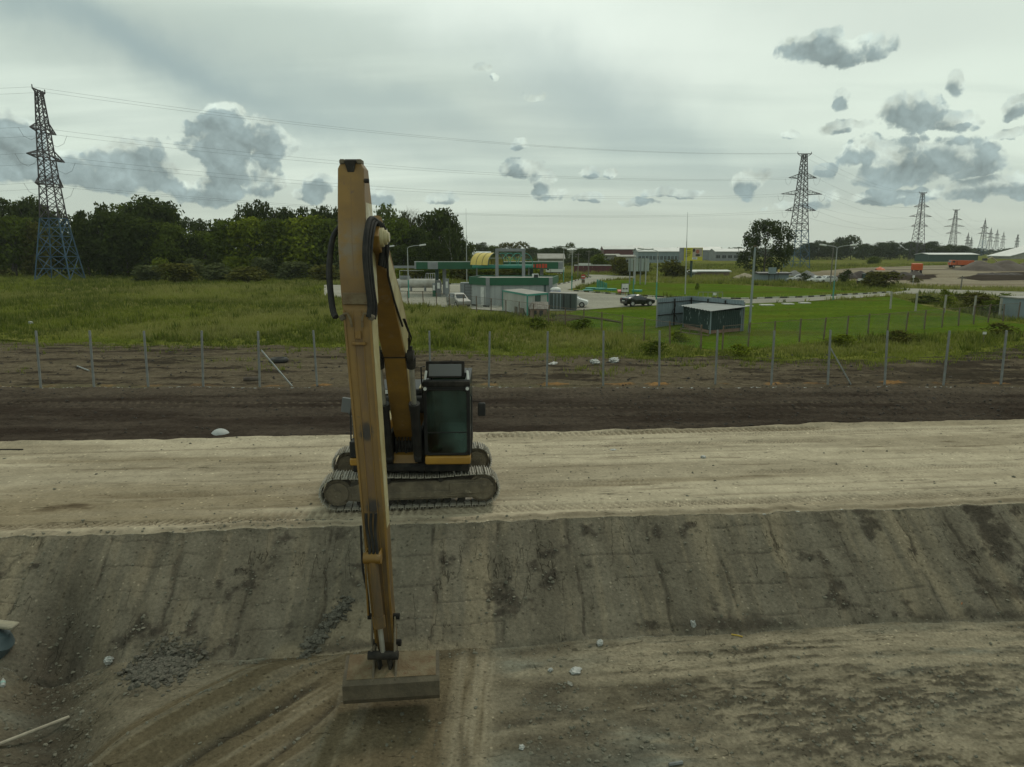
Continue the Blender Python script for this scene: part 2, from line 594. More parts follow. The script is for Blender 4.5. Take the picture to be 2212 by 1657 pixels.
def terrain(x, y):
    """height and the three colour masks at world points"""
    u = x * CA_ + y * SA_
    w = y * CA_ - x * SA_
    top, bot, rd = e_top(x), e_bot(x), e_road(x)
    t = np.clip((w - bot) / (top - bot), 0, 1)
    z = -DEPTH * (1 - t)
    dark = np.zeros_like(x)
    alt = np.zeros_like(x)
    alt2 = np.zeros_like(x)
    # --- slope, cut in bucket-wide strips
    on = sst(t, 0.0, 0.04) * sst(1 - t, 0.0, 0.03)
    s = u / 1.5 + 0.9 * fbm(u * 0.3, 0, 2, 50) + 0.16 * fbm(w * 1.1, u * 0.2, 4, 51)
    k = np.floor(s)
    fr = s - k
    hk = _hash(k.astype(np.int64), np.zeros_like(k, dtype=np.int64), 5)
    hk2 = _hash(k.astype(np.int64), np.ones_like(k, dtype=np.int64), 9)
    dz = (hk - 0.5) * 0.06 + (fr - 0.5) * 0.06 * (hk2 - 0.4)
    gap = sst(0.05 + 0.04 * fbm(w * 3, u, 3, 52) - np.minimum(fr, 1 - fr), 0, 0.03) * sst(fbm(w * 1.3, k * 3.1, 3, 53), -0.08, 0.14)
    dz = dz - 0.028 * gap
    rows = w / (0.42 + 0.25 * hk) + hk2 * 7 + 0.12 * fbm(u * 1.2, w, 3, 54)
    rk = np.floor(rows)
    rf = rows - rk
    present = _hash(rk.astype(np.int64), k.astype(np.int64), 31) > 0.52
    line = sst(0.045 - np.minimum(rf, 1 - rf), 0, 0.03) * present * sst(fbm(u * 1.5, w * 0.5, 2, 56), -0.22, 0.02)
    dz = dz - 0.014 * line
    dz = dz + 0.05 * fbm(u * 1.1, w * 0.8, 4, 57) + 0.026 * fbm(u * 6, w * 2.2, 4, 58) + 0.014 * fbm(u * 13, w * 1.1, 3, 60)
    crumble = sst(fbm(u * 0.9 + 4, w * 1.2, 6, 59, 0.68), 0.085, 0.19)
    crumble = np.maximum(crumble, sst(0.30 - t + 0.3 * fbm(u * 0.9, w, 3, 61), 0.14, 0.3) * sst(fbm(u * 1.0, w * 2, 4, 62), -0.03, 0.12))
    right = sst(x + 1.6 * (w - 15.0), 6.5, 11.0)
    crumble = np.maximum(crumble, right * sst(fbm(u * 1.7, w * 2.2, 6, 63, 0.68), -0.02, 0.12))
    dz = dz + crumble * (0.05 * np.abs(fbm(u * 9, w * 9, 3, 64)) + 0.10 * fbm(u * 4, w * 4, 3, 65))
    z = z + dz * on
    dark = np.maximum(dark, on * np.maximum(np.maximum(gap * 0.55, line * 0.45), crumble * 0.75))
    scrape = sst(fbm(u * 1.5, w * 0.3 + 3, 4, 66), 0.05, 0.22) * sst(fbm(u * 0.25, w * 0.2, 2, 67), -0.15, 0.1)
    alt = np.maximum(alt, on * np.clip(scrape + 0.5 * sst(fbm(u * 5, w * 0.5, 4, 68), 0.05, 0.25), 0, 1) * 0.8)
    # --- trench floor
    fl = sst(bot - w, -0.15, 0.25)
    below = bot - w
    diag = x + 0.75 * (13.4 - y)
    nb = 0.35 * fbm(x * 0.8, y * 0.8, 4, 70)
    brown = sst(diag + 4.75 + nb, 0, 0.25) * sst(-0.35 - x + nb * 0.5, 0, 0.25) * sst(13.75 + nb - w, 0, 0.3)
    up_slope = sst(x + 4.1 + nb, 0, 0.4) * sst(-2.5 - x + nb, 0, 0.5) * sst(14.35 + nb - 0.25 * (x + 2.5) - w, 0, 0.3)
    brown = np.maximum(brown, up_slope * 0.8)
    sw = np.where(x < -3.2, fbm(diag * 3.2, y * 0.35, 4, 71), fbm(x * 4.0, y * 0.35, 4, 71))
    z = z + fl * (0.10 * fbm(x * 0.7, y * 0.7, 4, 72) + 0.02 * fbm(x * 7, y * 7, 3, 73) * (1 - brown))
    mound = np.exp(-((diag + 3.9) / 0.75) ** 2) * sst(13.3 - y, 0, 1.2)
    z = z + 0.32 * mound * fl + brown * 0.05 * sw
    lip = np.exp(-((diag + 2.75 + 0.15 * fbm(y * 2, 0, 3, 74)) / 0.10) ** 2) * sst(12.4 - y, 0, 0.5)
    lip2 = np.exp(-((diag + 2.05 - 0.25 * (12.4 - y) + 0.12 * fbm(y * 2, 3, 3, 75)) / 0.07) ** 2) * sst(12.2 - y, 0, 0.4)
    z = z - 0.07 * lip - 0.05 * lip2
    dark = np.maximum(dark, (lip * 0.75 + lip2 * 0.6) * fl)
    rs = sst(x, -0.6, 0.2) * fl                     # right of the bucket: combed, lumpy
    comb = fbm(u * 0.6, w * 3.0, 5, 76, 0.6)
    lumps = fbm(x * 3.6 + 2.2 * y, y * 10.5 - 1.6 * x, 5, 78, 0.72)
    farr = sst(x + 0.9 * (y - 11.0), 2.0, 4.5)
    dkz = sst(x, -0.2, 0.5) * sst(4.2 + nb * 2 - x, 0, 1.2) * sst(12.5 + nb - w, 0, 0.4) * fl
    z = z + rs * (0.07 * comb + farr * 0.07 * lumps + 0.03 * fbm(x * 9, y * 9, 3, 79))
    lf = sst(-5.2 - diag, 0, 0.8) * fl
    z = z + lf * (0.12 * fbm(x * 3, y * 4, 5, 80, 0.65))
    dark = np.maximum(dark, rs * (1 - 0.6 * farr) * (0.7 * sst(comb, 0.03, 0.22)))
    dark = np.maximum(dark, dkz * 0.55 * sst(fbm(x * 1.5, y * 2.5, 5, 85, 0.65), -0.25, 0.1))
    alt2 = np.maximum(alt2, rs * farr * 0.65 * sst(lumps, 0.06, -0.16))
    dark = np.maximum(dark, rs * farr * 0.65 * sst(lumps + 0.5 * fbm(x * 0.5, y * 1.2, 3, 87), 0.02, 0.2))
    dark = np.maximum(dark, lf * 0.55 * sst(fbm(x * 2.2, y * 3.2, 5, 81, 0.65), 0.02, 0.2))
    dark = np.maximum(dark, fl * sst(0.45 - below + 0.5 * nb, 0, 0.35) * 0.55 * sst(fbm(u * 1.2, 3, 3, 82), -0.2, 0.15))
    alt = np.maximum(alt, brown)
    dark = np.maximum(dark, brown * 0.35 * sst(sw, 0.12, 0.25))
    lane = sst(1.9 + 0.4 * nb - np.abs(w - 12.75), 0.9, 1.3) * sst(x, 0.6, 2.5)
    alt2 = np.maximum(alt2, rs * lane * sst(fbm(u * 0.3, w * 6, 4, 83), -0.16, 0.08))
    dark = dark * (1 - 0.6 * rs * lane * sst(fbm(u * 0.3, w * 6, 4, 83), -0.12, 0.06))
    alt2 = np.maximum(alt2, rs * 0.7 * sst(fbm(u * 0.5 + 9, w * 3.2, 4, 84), 0.06, 0.2))
    alt2 = np.maximum(alt2, fl * brown * 0.55 * sst(sw, 0.06, 0.2) * np.where(x < -3.4, 1.0, sst(np.abs(x + 1.3), 0.9, 1.2)))
    alt2 = np.maximum(alt2, np.exp(-((x + 0.72) / 0.42) ** 4) * fl * sst(fbm(x * 9.0, y * 0.5, 4, 86), -0.25, 0.12) * 0.9)
    # gully at the far left
    gl = np.exp(-((x + 8.9 + 0.55 * (w - 13)) / 0.9) ** 2) * sst(15.6 - w, 0, 1.5)
    gl = gl * sst(x, -10.5, -9.3)
    # --- haul road
    onr = sst(w - top, 0.0, 0.1) * sst(rd - w, -0.05, 0.1)
    z = z + onr * (0.05 * fbm(u * 0.25, w * 0.9, 4, 90) + 0.020 * fbm(u * 0.5, w * 5, 4, 91) + 0.01 * fbm(u * 5, w * 6, 3, 92))
    z = z + 0.06 * np.exp(-((w - top - 0.22) / 0.16) ** 2) * (1 + 1.2 * fbm(u * 1.1, 0, 4, 93)) * (w > top)
    z = z + 0.07 * np.exp(-((w - rd + 0.25) / 0.2) ** 2) * (0.8 + 1.6 * fbm(u * 0.8, 5, 4, 94)) * (w < rd)
    for (w0, wid, pt, u0, u1, sl, ch, am) in (
            (16.95, 0.50, 0.205, -1.2, 40, 0.55, 0, .9), (16.75, 0.42, 0.21, -30, -2.2, -0.8, 0, 1.0),
            (17.0, 0.60, 0.19, -5.2, 0.2, 0, 0, .7), (18.75, 0.50, 0.115, -9.5, -3.0, -0.6, 0, .6),
            (18.7, 0.60, 0.12, 1.2, 6.0, 0.1, 0, .5), (20.9, 0.5, 0.10, -8.0, -3.5, -0.8, 0, .5),
            (24.1, 0.55, 0.21, 0.5, 14, 0.2, 0, 1.0), (22.5, 0.45, 0.12, 2.0, 14, 0.5, 0, .6),
            (19.3, 0.4, 0.13, 8.0, 22, 0.8, 0, .6), (23.6, 0.4, 0.15, 8, 24, 0.5, 0, .8)):
        b_, ins = tread(u, w, w0, wid, pt, u0, u1, sl, ch)
        z = z - am * 0.075 * b_ * onr - 0.008 * ins * onr
        dark = np.maximum(dark, onr * b_ * 0.7 * am)
    for (w0, a_) in ((17.6, .5), (19.8, .35), (20.35, .5), (21.6, .4), (22.1, .6), (23.2, .5), (18.2, .35)):
        wv = w0 + 0.35 * fbm(u * 0.08, w0, 3, 95) + 0.05 * fbm(u * 0.8, w0, 2, 96)
        ln = np.exp(-((w - wv) / 0.07) ** 2) * sst(fbm(u * 0.2, w0 * 3, 3, 97), -0.12, 0.1)
        z = z - 0.02 * ln * onr
        dark = np.maximum(dark, ln * a_ * onr * 0.8)
    dark = np.maximum(dark, onr * 0.55 * sst(fbm(u * 0.35, w * 2.6, 5, 98, 0.62), 0.14, 0.3))
    dark = np.maximum(dark, onr * 0.6 * sst(0.3 + 0.4 * fbm(u * 0.7, 0, 4, 99) - (w - top), 0, 0.25))
    sp = g(140, 1097)
    du, dw = (x - sp.x) - 1.0 * (y - sp.y), (y - sp.y)
    dark = np.maximum(dark, 0.85 * sst(1 - (du / 0.95) ** 2 - (dw / 0.40) ** 2 + 1.6 * fbm(x * 3, y * 5, 4, 100), 0.1, 0.9))
    mid = np.exp(-((w - 19.2) / 3.2) ** 2)
    alt = np.maximum(alt, onr * sst(fbm(u * 0.12, w * 1.1, 4, 101) + 0.12 * mid, 0.0, 0.25) * 0.9)
    # --- topsoil strip and the disturbed ground behind it
    soil = sst(w - rd, 0.0, 0.12)
    fade = sst(y, 34, 44)
    z = z - 0.07 * soil * (1 - fade)
    rough = 0.35 + 0.9 * sst(x, 2, 16)
    z = z + soil * (1 - fade) * (0.22 * rough * np.abs(fbm(u * 1.8, w * 3.0, 5, 110, 0.66)) + 0.09 * fbm(u * 5, w * 6, 3, 111) + 0.05 * fbm(u * 0.3, w * 1.4, 3, 112))
    for (y0, a_) in ((29.9, 1.0), (29.0, 0.9), (31.2, .5), (31.8, .5), (27.6, .25)):
        yv = y0 + 0.35 * fbm(x * 0.06, y0, 3, 113)
        ln = np.exp(-((y - yv) / 0.13) ** 2) * sst(fbm(x * 0.15, y0, 3, 114), -0.25, 0.05)
        alt = np.maximum(alt, soil * ln * a_ * 0.7)
        z = z - 0.03 * ln * soil
        tb = sst(np.abs(((x + 0.6 * np.abs(y - yv)) / 0.32) % 1.0 - 0.5), 0.15, 0.3) * np.exp(-((y - yv) / 0.2) ** 2)
        z = z - 0.06 * tb * soil
        dark = np.maximum(dark, 0.4 * tb * soil * a_)
    alt = np.maximum(alt, soil * 0.55 * sst(y + 5 * fbm(x * 0.25, y * 0.9, 5, 120, 0.6), 30.2, 33.4))
    dist = sst(y, 33.2, 34.2)
    alt = np.maximum(alt, dist * 0.9 * sst(fbm(x * 0.25, y * 1.1, 5, 115, 0.6), -0.08, 0.16))
    dark = np.maximum(dark, dist * 0.75 * sst(fbm(x * 0.3 + 7, y * 1.5, 6, 116, 0.68), 0.02, 0.14))
    dark = np.maximum(dark, dist * 0.8 * sst(x - 0.4 * (y - 34), 12, 24) * sst(fbm(x * 0.4, y * 1.3, 4, 117), -0.2, 0.05))
    z = z + dist * (1 - sst(y, 44, 50)) * 0.30 * fbm(x * 0.5, y * 1.6, 6, 118, 0.68)
    # --- orange sand thrown up round the posts
    org = np.zeros_like(x)
    for i, P in enumerate(POSTG):
        a_ = (0.6, .8, .4, .7)[i % 4] * (0.45 if x.size and P.x < -14.5 else 1)
        ox = 0.35 * math.sin(i * 2.3)
        q = 1 - ((x - P.x - 0.25 - ox) / (0.95 + 0.35 * math.sin(i * 1.7))) ** 2 - ((y - P.y - 0.35) / 0.42) ** 2
        q = sst(q + 1.9 * fbm(x * 2.2, y * 3.0, 4, 119), 0.35, 0.85) * a_
        org = np.maximum(org, q)
    z = z + 0.06 * org
    alt2 = np.where(y > 31.5, np.maximum(alt2, org), alt2)
    dark = dark * (1 - 0.8 * org)
    z = np.where(w > bot, z, z) - 0.55 * gl
    dark = np.maximum(dark, 0.75 * gl)
    return z, dark, alt, alt2


def spaced(lo, flo, fhi, hi, step, grow=1.35):
    f = list(np.arange(flo, fhi, step))
    a, d = flo, step
    L = []
    while a > lo:
        d *= grow
        a -= d
        L.append(a)
    b, d = f[-1], step
    Rr = []
    while b < hi:
        d *= grow
        b += d
        Rr.append(b)
    return np.array(L[::-1] + f + Rr)


def patch(name, lo, hi, xs, ts, m):
    ylo, yhi = lo(xs), hi(xs)
    X = np.repeat(xs[None, :], len(ts), 0)
    Y = ylo[None, :] + (yhi - ylo)[None, :] * ts[:, None]
    Z, dk, al, al2 = terrain(X, Y)
    V = np.stack([X, Y, Z], -1).reshape(-1, 3)
    n = len(xs)
    j, i = np.meshgrid(np.arange(len(ts) - 1), np.arange(n - 1), indexing='ij')
    a = (j * n + i).ravel()
    F = np.stack([a, a + 1, a + 1 + n, a + n], -1)
    return np_mesh(name, V, F, m, attrs={'dark': dk, 'alt': al, 'alt2': al2}, kind='structure')


m_floor = ground_mat('trench clay', (0.118, 0.101, 0.070), (0.176, 0.153, 0.110), (0.050, 0.043, 0.033), (0.122, 0.098, 0.062),
                     (0.262, 0.226, 0.160), scale=0.9, bump=1.0, speck=0.35, cC=(0.20, 0.20, 0.16), stretch=(0.45, 1.3, 1))
m_slope = ground_mat('scraped clay', (0.118, 0.103, 0.077), (0.160, 0.141, 0.106), (0.042, 0.035, 0.029), (0.225, 0.188, 0.130),
                     None, scale=0.7, stretch=(1.6, 0.35, 0.5), bump=0.9, speck=0.32)
m_road = ground_mat('packed sand', (0.275, 0.232, 0.164), (0.335, 0.288, 0.210), (0.095, 0.070, 0.045), (0.415, 0.358, 0.262), None,
                    scale=0.55, stretch=(0.14, 1.2, 1), bump=0.6, speck=0.2, fine=11, cC=(0.235, 0.192, 0.128), grit=7)
m_soil = ground_mat('dark topsoil', (0.038, 0.029, 0.023), (0.070, 0.056, 0.044), (0.020, 0.016, 0.013), (0.125, 0.102, 0.076),
                    None, scale=0.5, stretch=(0.25, 1.3, 1), ang=2, bump=0.9, speck=0.3, fine=7, bdist=0.08)
m_dist = ground_mat('disturbed soil', (0.062, 0.048, 0.036), (0.092, 0.074, 0.052), (0.028, 0.022, 0.018), (0.132, 0.108, 0.074),
                    (0.27, 0.145, 0.055), scale=0.35, stretch=(0.25, 1.3, 1), ang=1, bump=0.9, speck=0.3, fine=5, bdist=0.08,
                    cC=(0.075, 0.078, 0.034))
m_meadow = ground_mat('rough meadow', (0.090, 0.112, 0.018), (0.150, 0.150, 0.036), (0.05, 0.05, 0.02), (0.1, 0.1, 0.03), None,
                      scale=0.10, stretch=(0.6, 1.2, 1), ang=0, bump=0.6, speck=0.3, fine=1.6, cC=(0.16, 0.14, 0.06), bdist=0.2)
m_lawn = ground_mat('mown grass', (0.060, 0.105, 0.011), (0.095, 0.135, 0.016), (0.05, 0.05, 0.02), (0.1, 0.1, 0.03), None,
                    scale=0.22, stretch=(0.5, 1.3, 1), ang=0, bump=0.8, speck=0.4, fine=1.8, cC=(0.085, 0.088, 0.018), bdist=0.1)

xs_near = spaced(-70, -12.5, 13.5, 70, 0.045)
xs_slope = spaced(-70, -13, 14.5, 70, 0.030)
xs_road = spaced(-110, -20, 22, 110, 0.06)
xs_soil = spaced(-160, -27, 29, 160, 0.075)
xs_dist = spaced(-240, -40, 40, 240, 0.16)
tf = np.concatenate([np.linspace(0, 0.84, 22)[:-1], np.linspace(0.84, 1, 100)])
patch('trench_floor', lambda x: np.full_like(x, -14.0) + 0 * x, lambda x: yw(x, e_bot(x)), xs_near, tf, m_floor)
patch('trench_slope', lambda x: yw(x, e_bot(x)), lambda x: yw(x, e_top(x)), xs_slope, np.linspace(0, 1, 100), m_slope)
patch('haul_road', lambda x: yw(x, e_top(x)), lambda x: yw(x, e_road(x)), xs_road, np.linspace(0, 1, 175), m_road)
patch('topsoil_strip', lambda x: yw(x, e_road(x)), lambda x: 33.3 + 0 * x + 0.5 * fbm(x * 0.5, 0, 3, 33), xs_soil,
      np.linspace(0, 1, 110), m_soil)
patch('disturbed_ground', lambda x: 33.3 + 0.5 * fbm(x * 0.5, 0, 3, 33), lambda x: y_grass(x) + 1.2, xs_dist, np.linspace(0, 1, 120), m_dist)
# the meadow and all the land beyond, one sheet out to the horizon
xi = spaced(-240, -44, 44, 240, 0.6, 1.2)
rr = 1.012 ** np.arange(0, 70)
rr = np.concatenate([rr, rr[-1] * 1.09 ** np.arange(1, 52)])
yg = y_grass(xi)
X = xi[None, :] * rr[:, None]
Y = yg[None, :] * rr[:, None]
n = len(xi)
j, i = np.meshgrid(np.arange(len(rr) - 1), np.arange(n - 1), indexing='ij')
a = (j * n + i).ravel()
np_mesh('meadow', np.stack([X, Y, np.where(rr[:, None] < 1.001, -0.4, 0.0) + 0.0 * X], -1).reshape(-1, 3),
        np.stack([a, a + 1, a + 1 + n, a + n], -1), m_meadow, kind='structure')
del X, Y


def overlay(name, px, z, m, jit=0.0, world=False, cat=None, label=None, step=2.5, seed=1):
    pts = [Vector(p) for p in px] if world else [g(*p) for p in px]
    out = []
    for q in range(len(pts)):
        A, B = pts[q], pts[(q + 1) % len(pts)]
        k = max(1, int((B - A).length / step)) if jit else 1
        for e in range(k):
            P = A.lerp(B, e / k)
            if jit and e:
                P = P + Vector((float(fbm(P.x * 0.3, P.y * 0.3, 3, seed)), float(fbm(P.x * 0.3 + 50, P.y * 0.3, 3, seed)), 0)) * jit
            out.append((P.x, P.y, z))
    b = MB()
    b.add(out, [tuple(range(len(out)))])
    o = b.build(name, m)
    if o.data.polygons[0].normal.z < 0:
        o.data.flip_normals()
    tag(o, kind='structure')
    return o


LAWN_A = [(1185, 690), (1246, 671), (1330, 664), (1415, 661), (1600, 657), (1728, 653), (1830, 648), (1925, 641), (2030, 668),
          (2130, 688), (2240, 706), (2240, 722), (2050, 722), (1900, 728), (1700, 748), (1560, 760), (1440, 742), (1330, 722),
          (1250, 703)]
LAWN_B = [(1240, 629), (1306, 607), (1345, 605), (1400, 610.5), (1550, 613.5), (1700, 621), (1830, 629), (1900, 632), (1728, 643),
          (1599, 646.5), (1415, 642), (1340, 637), (1262, 631)]
FORE = [(700, 640), (850, 655), (960, 664.5), (1085, 673), (1240, 672), (1330, 665), (1415, 661), (1600, 657), (1728, 652.5), (1930, 639),
        (1962, 635), (2212, 643), (2500, 652), (2500, 640), (2212, 631), (1941, 623), (1960, 628), (1925, 633), (1728, 644),
        (1599, 647.5), (1415, 643), (1340, 638), (1262, 631.5), (1225, 627), (1265, 616), (1306, 606), (1340, 602.5),
        (1375, 601), (1372, 597.5), (1313, 594.5), (1262, 593.5), (1276, 600), (1258, 604), (1192, 619), (1025, 614.5), (850, 617), (700, 616)]
EARTH = [(1695, 600), (1745, 588), (1840, 580), (1990, 574), (2060, 573), (2212, 574), (2700, 574), (2700, 626), (2212, 624),
         (1960, 617), (1890, 611), (1800, 606)]
m_asph = ground_mat('pale worn asphalt', (0.27, 0.26, 0.215), (0.325, 0.31, 0.26), (0, 0, 0), (0, 0, 0), None, scale=0.12, ang=0,
                    bump=0.1, speck=0.08, fine=3, cC=(0.23, 0.22, 0.19))
m_earth = ground_mat('graded sand', (0.20, 0.165, 0.115), (0.29, 0.255, 0.19), (0, 0, 0), (0, 0, 0), None, scale=0.05,
                     stretch=(0.35, 1.6, 1), ang=0, bump=0.5, speck=0.2, fine=0.6, cC=(0.11, 0.085, 0.065), bdist=0.4)
overlay('lawn', LAWN_A, 0.03, m_lawn, 1.2)
overlay('lawn_beyond_the_road', LAWN_B, 0.03, m_lawn, 0.8, seed=4)
overlay('graded_earthworks', EARTH, 0.05, m_earth, 8, step=8)
overlay('dark_spread_soil', [(1750, 602), (1800, 597), (1890, 596), (2030, 593), (2015, 604), (1940, 606), (1880, 604)], 0.10, m_soil, 6, step=6)
overlay('spread_soil_right', [(2070, 600), (2110, 591), (2212, 588), (2600, 588), (2600, 603), (2212, 606), (2120, 607)], 0.10, m_soil, 6, step=8)
overlay('brown_haul_track', [(2040, 580), (2120, 577), (2400, 578), (2400, 584), (2212, 586), (2110, 586)], 0.10, m_dist, 6, step=8)
overlay('station_road', FORE, 0.06, m_asph)
overlay('dirt_patch', [(1150, 684), (1190, 680), (1246, 683), (1262, 690), (1215, 697), (1165, 693)], 0.08, m_dist, 1.0, step=1.0)
overlay('garden_path', [(1185, 682), (1230, 681.5), (1300, 689), (1345, 698), (1340, 699), (1290, 690.5), (1225, 683)], 0.10, m_dist)


def pip(px, py, poly):
    inside = np.zeros(px.shape, bool)
    q = len(poly) - 1
    for i_ in range(len(poly)):
        xi_, yi_ = poly[i_]
        xj_, yj_ = poly[q]
        c = ((yi_ > py) != (yj_ > py)) & (px < (xj_ - xi_) * (py - yi_) / (yj_ - yi_ + 1e-9) + xi_)
        inside ^= c
        q = i_
    return inside


# ------------------------------------------------------------------ tall grass and weeds
def grass_mat(name):
    m = bpy.data.materials.new(name)
    m.use_nodes = True
    N = NT(m.node_tree)
    st = N.n('ShaderNodeAttribute', attribute_name='straw').outputs['Fac']
    ti = N.n('ShaderNodeAttribute', attribute_name='tint').outputs['Fac']
    col = N.mix(ti, (0.050, 0.078, 0.010), (0.200, 0.235, 0.030))
    col = N.mix(st, col, (0.31, 0.295, 0.105))
    b = N.n('ShaderNodeBsdfPrincipled', {'Base Color': col, 'Roughness': 0.7})
    b.inputs['Specular IOR Level'].default_value = 0.0
    tr = N.n('ShaderNodeBsdfTranslucent', {'Color': col})
    mx = N.n('ShaderNodeMixShader', {0: 0.35})
    N.t.links.new(b.outputs[0], mx.inputs[1])
    N.t.links.new(tr.outputs[0], mx.inputs[2])
    N.t.links.new(mx.outputs[0], N.n('ShaderNodeOutputMaterial').inputs[0])
    return m


m_grass = grass_mat('meadow grass')
rng = np.random.default_rng(5)


def tufts(name, PX, PY, hgt, wid, straw, tint, blades, m, seed=3, z0=0.0):
    r = np.random.default_rng(seed)
    N_ = len(PX)
    K = blades
    a = r.uniform(0, 2 * np.pi, (N_, K))
    rad = r.uniform(0, 1, (N_, K)) * wid[:, None]
    bx = PX[:, None] + np.cos(a) * rad
    by = PY[:, None] + np.sin(a) * rad
    h = hgt[:, None] * r.uniform(0.55, 1.1, (N_, K))
    a2 = r.uniform(0, 2 * np.pi, (N_, K))
    w = h * r.uniform(0.06, 0.14, (N_, K))
    lean = h * r.uniform(0.05, 0.55, (N_, K))
    la = a + r.normal(0, 0.8, (N_, K))
    z = np.full_like(bx, 0.0) + (z0 if np.isscalar(z0) else z0[:, None])
    A = np.stack([bx - np.cos(a2) * w, by - np.sin(a2) * w, z - 0.03], -1)
    B = np.stack([bx + np.cos(a2) * w, by + np.sin(a2) * w, z - 0.03], -1)
    T = np.stack([bx + np.cos(la) * lean, by + np.sin(la) * lean, z + h], -1)
    V = np.stack([A, B, T], 2).reshape(-1, 3)
    F = np.arange(len(V)).reshape(-1, 3)
    sv = np.clip(straw[:, None] + r.normal(0, 0.12, (N_, K)), 0, 1)
    tv = np.clip(tint[:, None] + r.normal(0, 0.15, (N_, K)), 0, 1)
    # seed heads dry at the tip
    sv3 = np.stack([sv * 0.5, sv * 0.5, np.clip(sv * 1.3 + 0.12, 0, 1)], 2).reshape(-1)
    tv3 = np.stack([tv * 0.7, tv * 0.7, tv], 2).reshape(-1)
    return np_mesh(name, V, F, m, attrs={'straw': sv3, 'tint': tv3}, smooth=False, kind='stuff')


N_ = 78000
ly = rng.uniform(math.log(40.0), math.log(330.0), N_)
PY = np.exp(ly)
PX = rng.uniform(-1.0, 1.0, N_) * (PY * 0.80 + 4)
SX = CX + PX / (PY * _c + H * _s) * FPX
SY = CY - FPX * (PY * _s - H * _c) / (PY * _c + H * _s)
keep = PY > y_grass(PX) - rng.exponential(0.5, N_)
for poly, sh in ((LAWN_A, 2.0), (LAWN_B, 0), (FORE, 0), (EARTH, 0)):
    keep &= ~pip(SX, SY, poly)
keep &= ~((SX > 1016) & (SX < 1250) & (SY < 680) & (SY > 625))
keep &= ~((SX > 1225) & (SX < 2212) & (SY > 655) & (SY < 742) & pip(SX, SY, [(1185, 684), (1246, 665), (1900, 640), (2240, 706), (2240, 715),
                                                                  (1900, 722), (1700, 742), (1560, 752), (1440, 736), (1250, 697)]))
PX, PY = PX[keep], PY[keep]
pn = fbm(PX * 0.13, PY * 0.08, 4, 130)
sn = fbm(PX * 0.07 + 40, PY * 0.05, 4, 131)
hn = fbm(PX * 0.5, PY * 0.35, 3, 132)
edge = sst(PY - y_grass(PX), 0, 5)
scale = (PY / 55.0) ** 0.5
hgt = (0.26 + 0.30 * np.clip(hn + 0.45, 0, 1.2) + 0.16 * np.clip(sn, 0, 1)) * scale * (0.55 + 0.45 * edge)
straw = np.clip(0.10 + 2.2 * np.clip(sn, -0.05, 1) + 0.9 * rng.uniform(0, 1, len(PX)) ** 5, 0, 0.85) * edge
tint = np.clip(0.48 + 2.3 * pn + rng.normal(0, 0.12, len(PX)), 0, 1)
tufts('meadow_grass', PX, PY, hgt, 0.30 * scale, straw, tint, 6, m_grass)
wk = (fbm(PX * 0.42 + 70, PY * 0.22, 4, 140, 0.6) > 0.13) & (rng.uniform(0, 1, len(PX)) < 0.35) & (PY > y_grass(PX) + 2) & (PY < 170)
tufts('meadow_weeds', PX[wk], PY[wk], (0.40 + 0.45 * rng.uniform(0, 1, wk.sum())) * (PY[wk] / 55.0) ** 0.3, np.full(wk.sum(), 0.35), np.zeros(wk.sum()) + 0.05,
      rng.uniform(0, 0.35, wk.sum()), 9, m_grass, 14)
# thin grass creeping into the disturbed strip
q = 5200
PX = rng.uniform(-42, 42, q)
PY = rng.uniform(34.6, 49, q)
cl = fbm(PX * 0.22, PY * 0.5, 4, 133) + 0.22 * sst(PY - y_grass(PX), -4, 0) - 0.12 * sst(33.8 - PY, -3, 0)
for (a_, b_, r_, s_) in ((g(1430, 1).x, 0, 0, 0),):
    pass
for (px_, py_, rx_, ry_) in ((490, 782, 1.3, .9), (545, 775, 1.0, .8), (1330, 800, 3.0, 1.4), (1250, 775, 3.5, 1.0), (1620, 790, 3.5, .9), (1800, 770, 4, 1.2), (1500, 790, 3, 1)):
    P = g(px_, py_)
    cl = np.maximum(cl, 0.5 - 0.4 * (((PX - P.x) / rx_) ** 2 + ((PY - P.y) / ry_) ** 2))
kp = (cl > rng.uniform(0.08, 0.34, q)) & (PY < y_grass(PX) + 0.5)
PX, PY = PX[kp], PY[kp]
tz, *_ = terrain(PX, PY)
tufts('sparse_weeds', PX, PY, rng.uniform(0.12, 0.34, len(PX)), np.full(len(PX), 0.2), rng.uniform(0, 0.5, len(PX)),
      rng.uniform(0.2, 0.8, len(PX)), 7, m_grass, 9, z0=tz)
# short grass of the lawns, thickest near the fences
q = 30000
L_ = np.array([(g(*p).x, g(*p).y) for p in LAWN_A])
PY = np.exp(rng.uniform(math.log(44), math.log(105), q))
PX = rng.uniform(0, 80, q)
kp = pip(PX, PY, [tuple(v) for v in L_])
PX, PY = PX[kp], PY[kp]
tufts('lawn_grass', PX, PY, rng.uniform(0.05, 0.16, len(PX)), np.full(len(PX), 0.22), rng.uniform(0, 0.2, len(PX)) ** 1.5,
      np.clip(0.75 + 1.2 * fbm(PX * 0.1, PY * 0.1, 3, 135), 0, 1), 6, m_grass, 10)


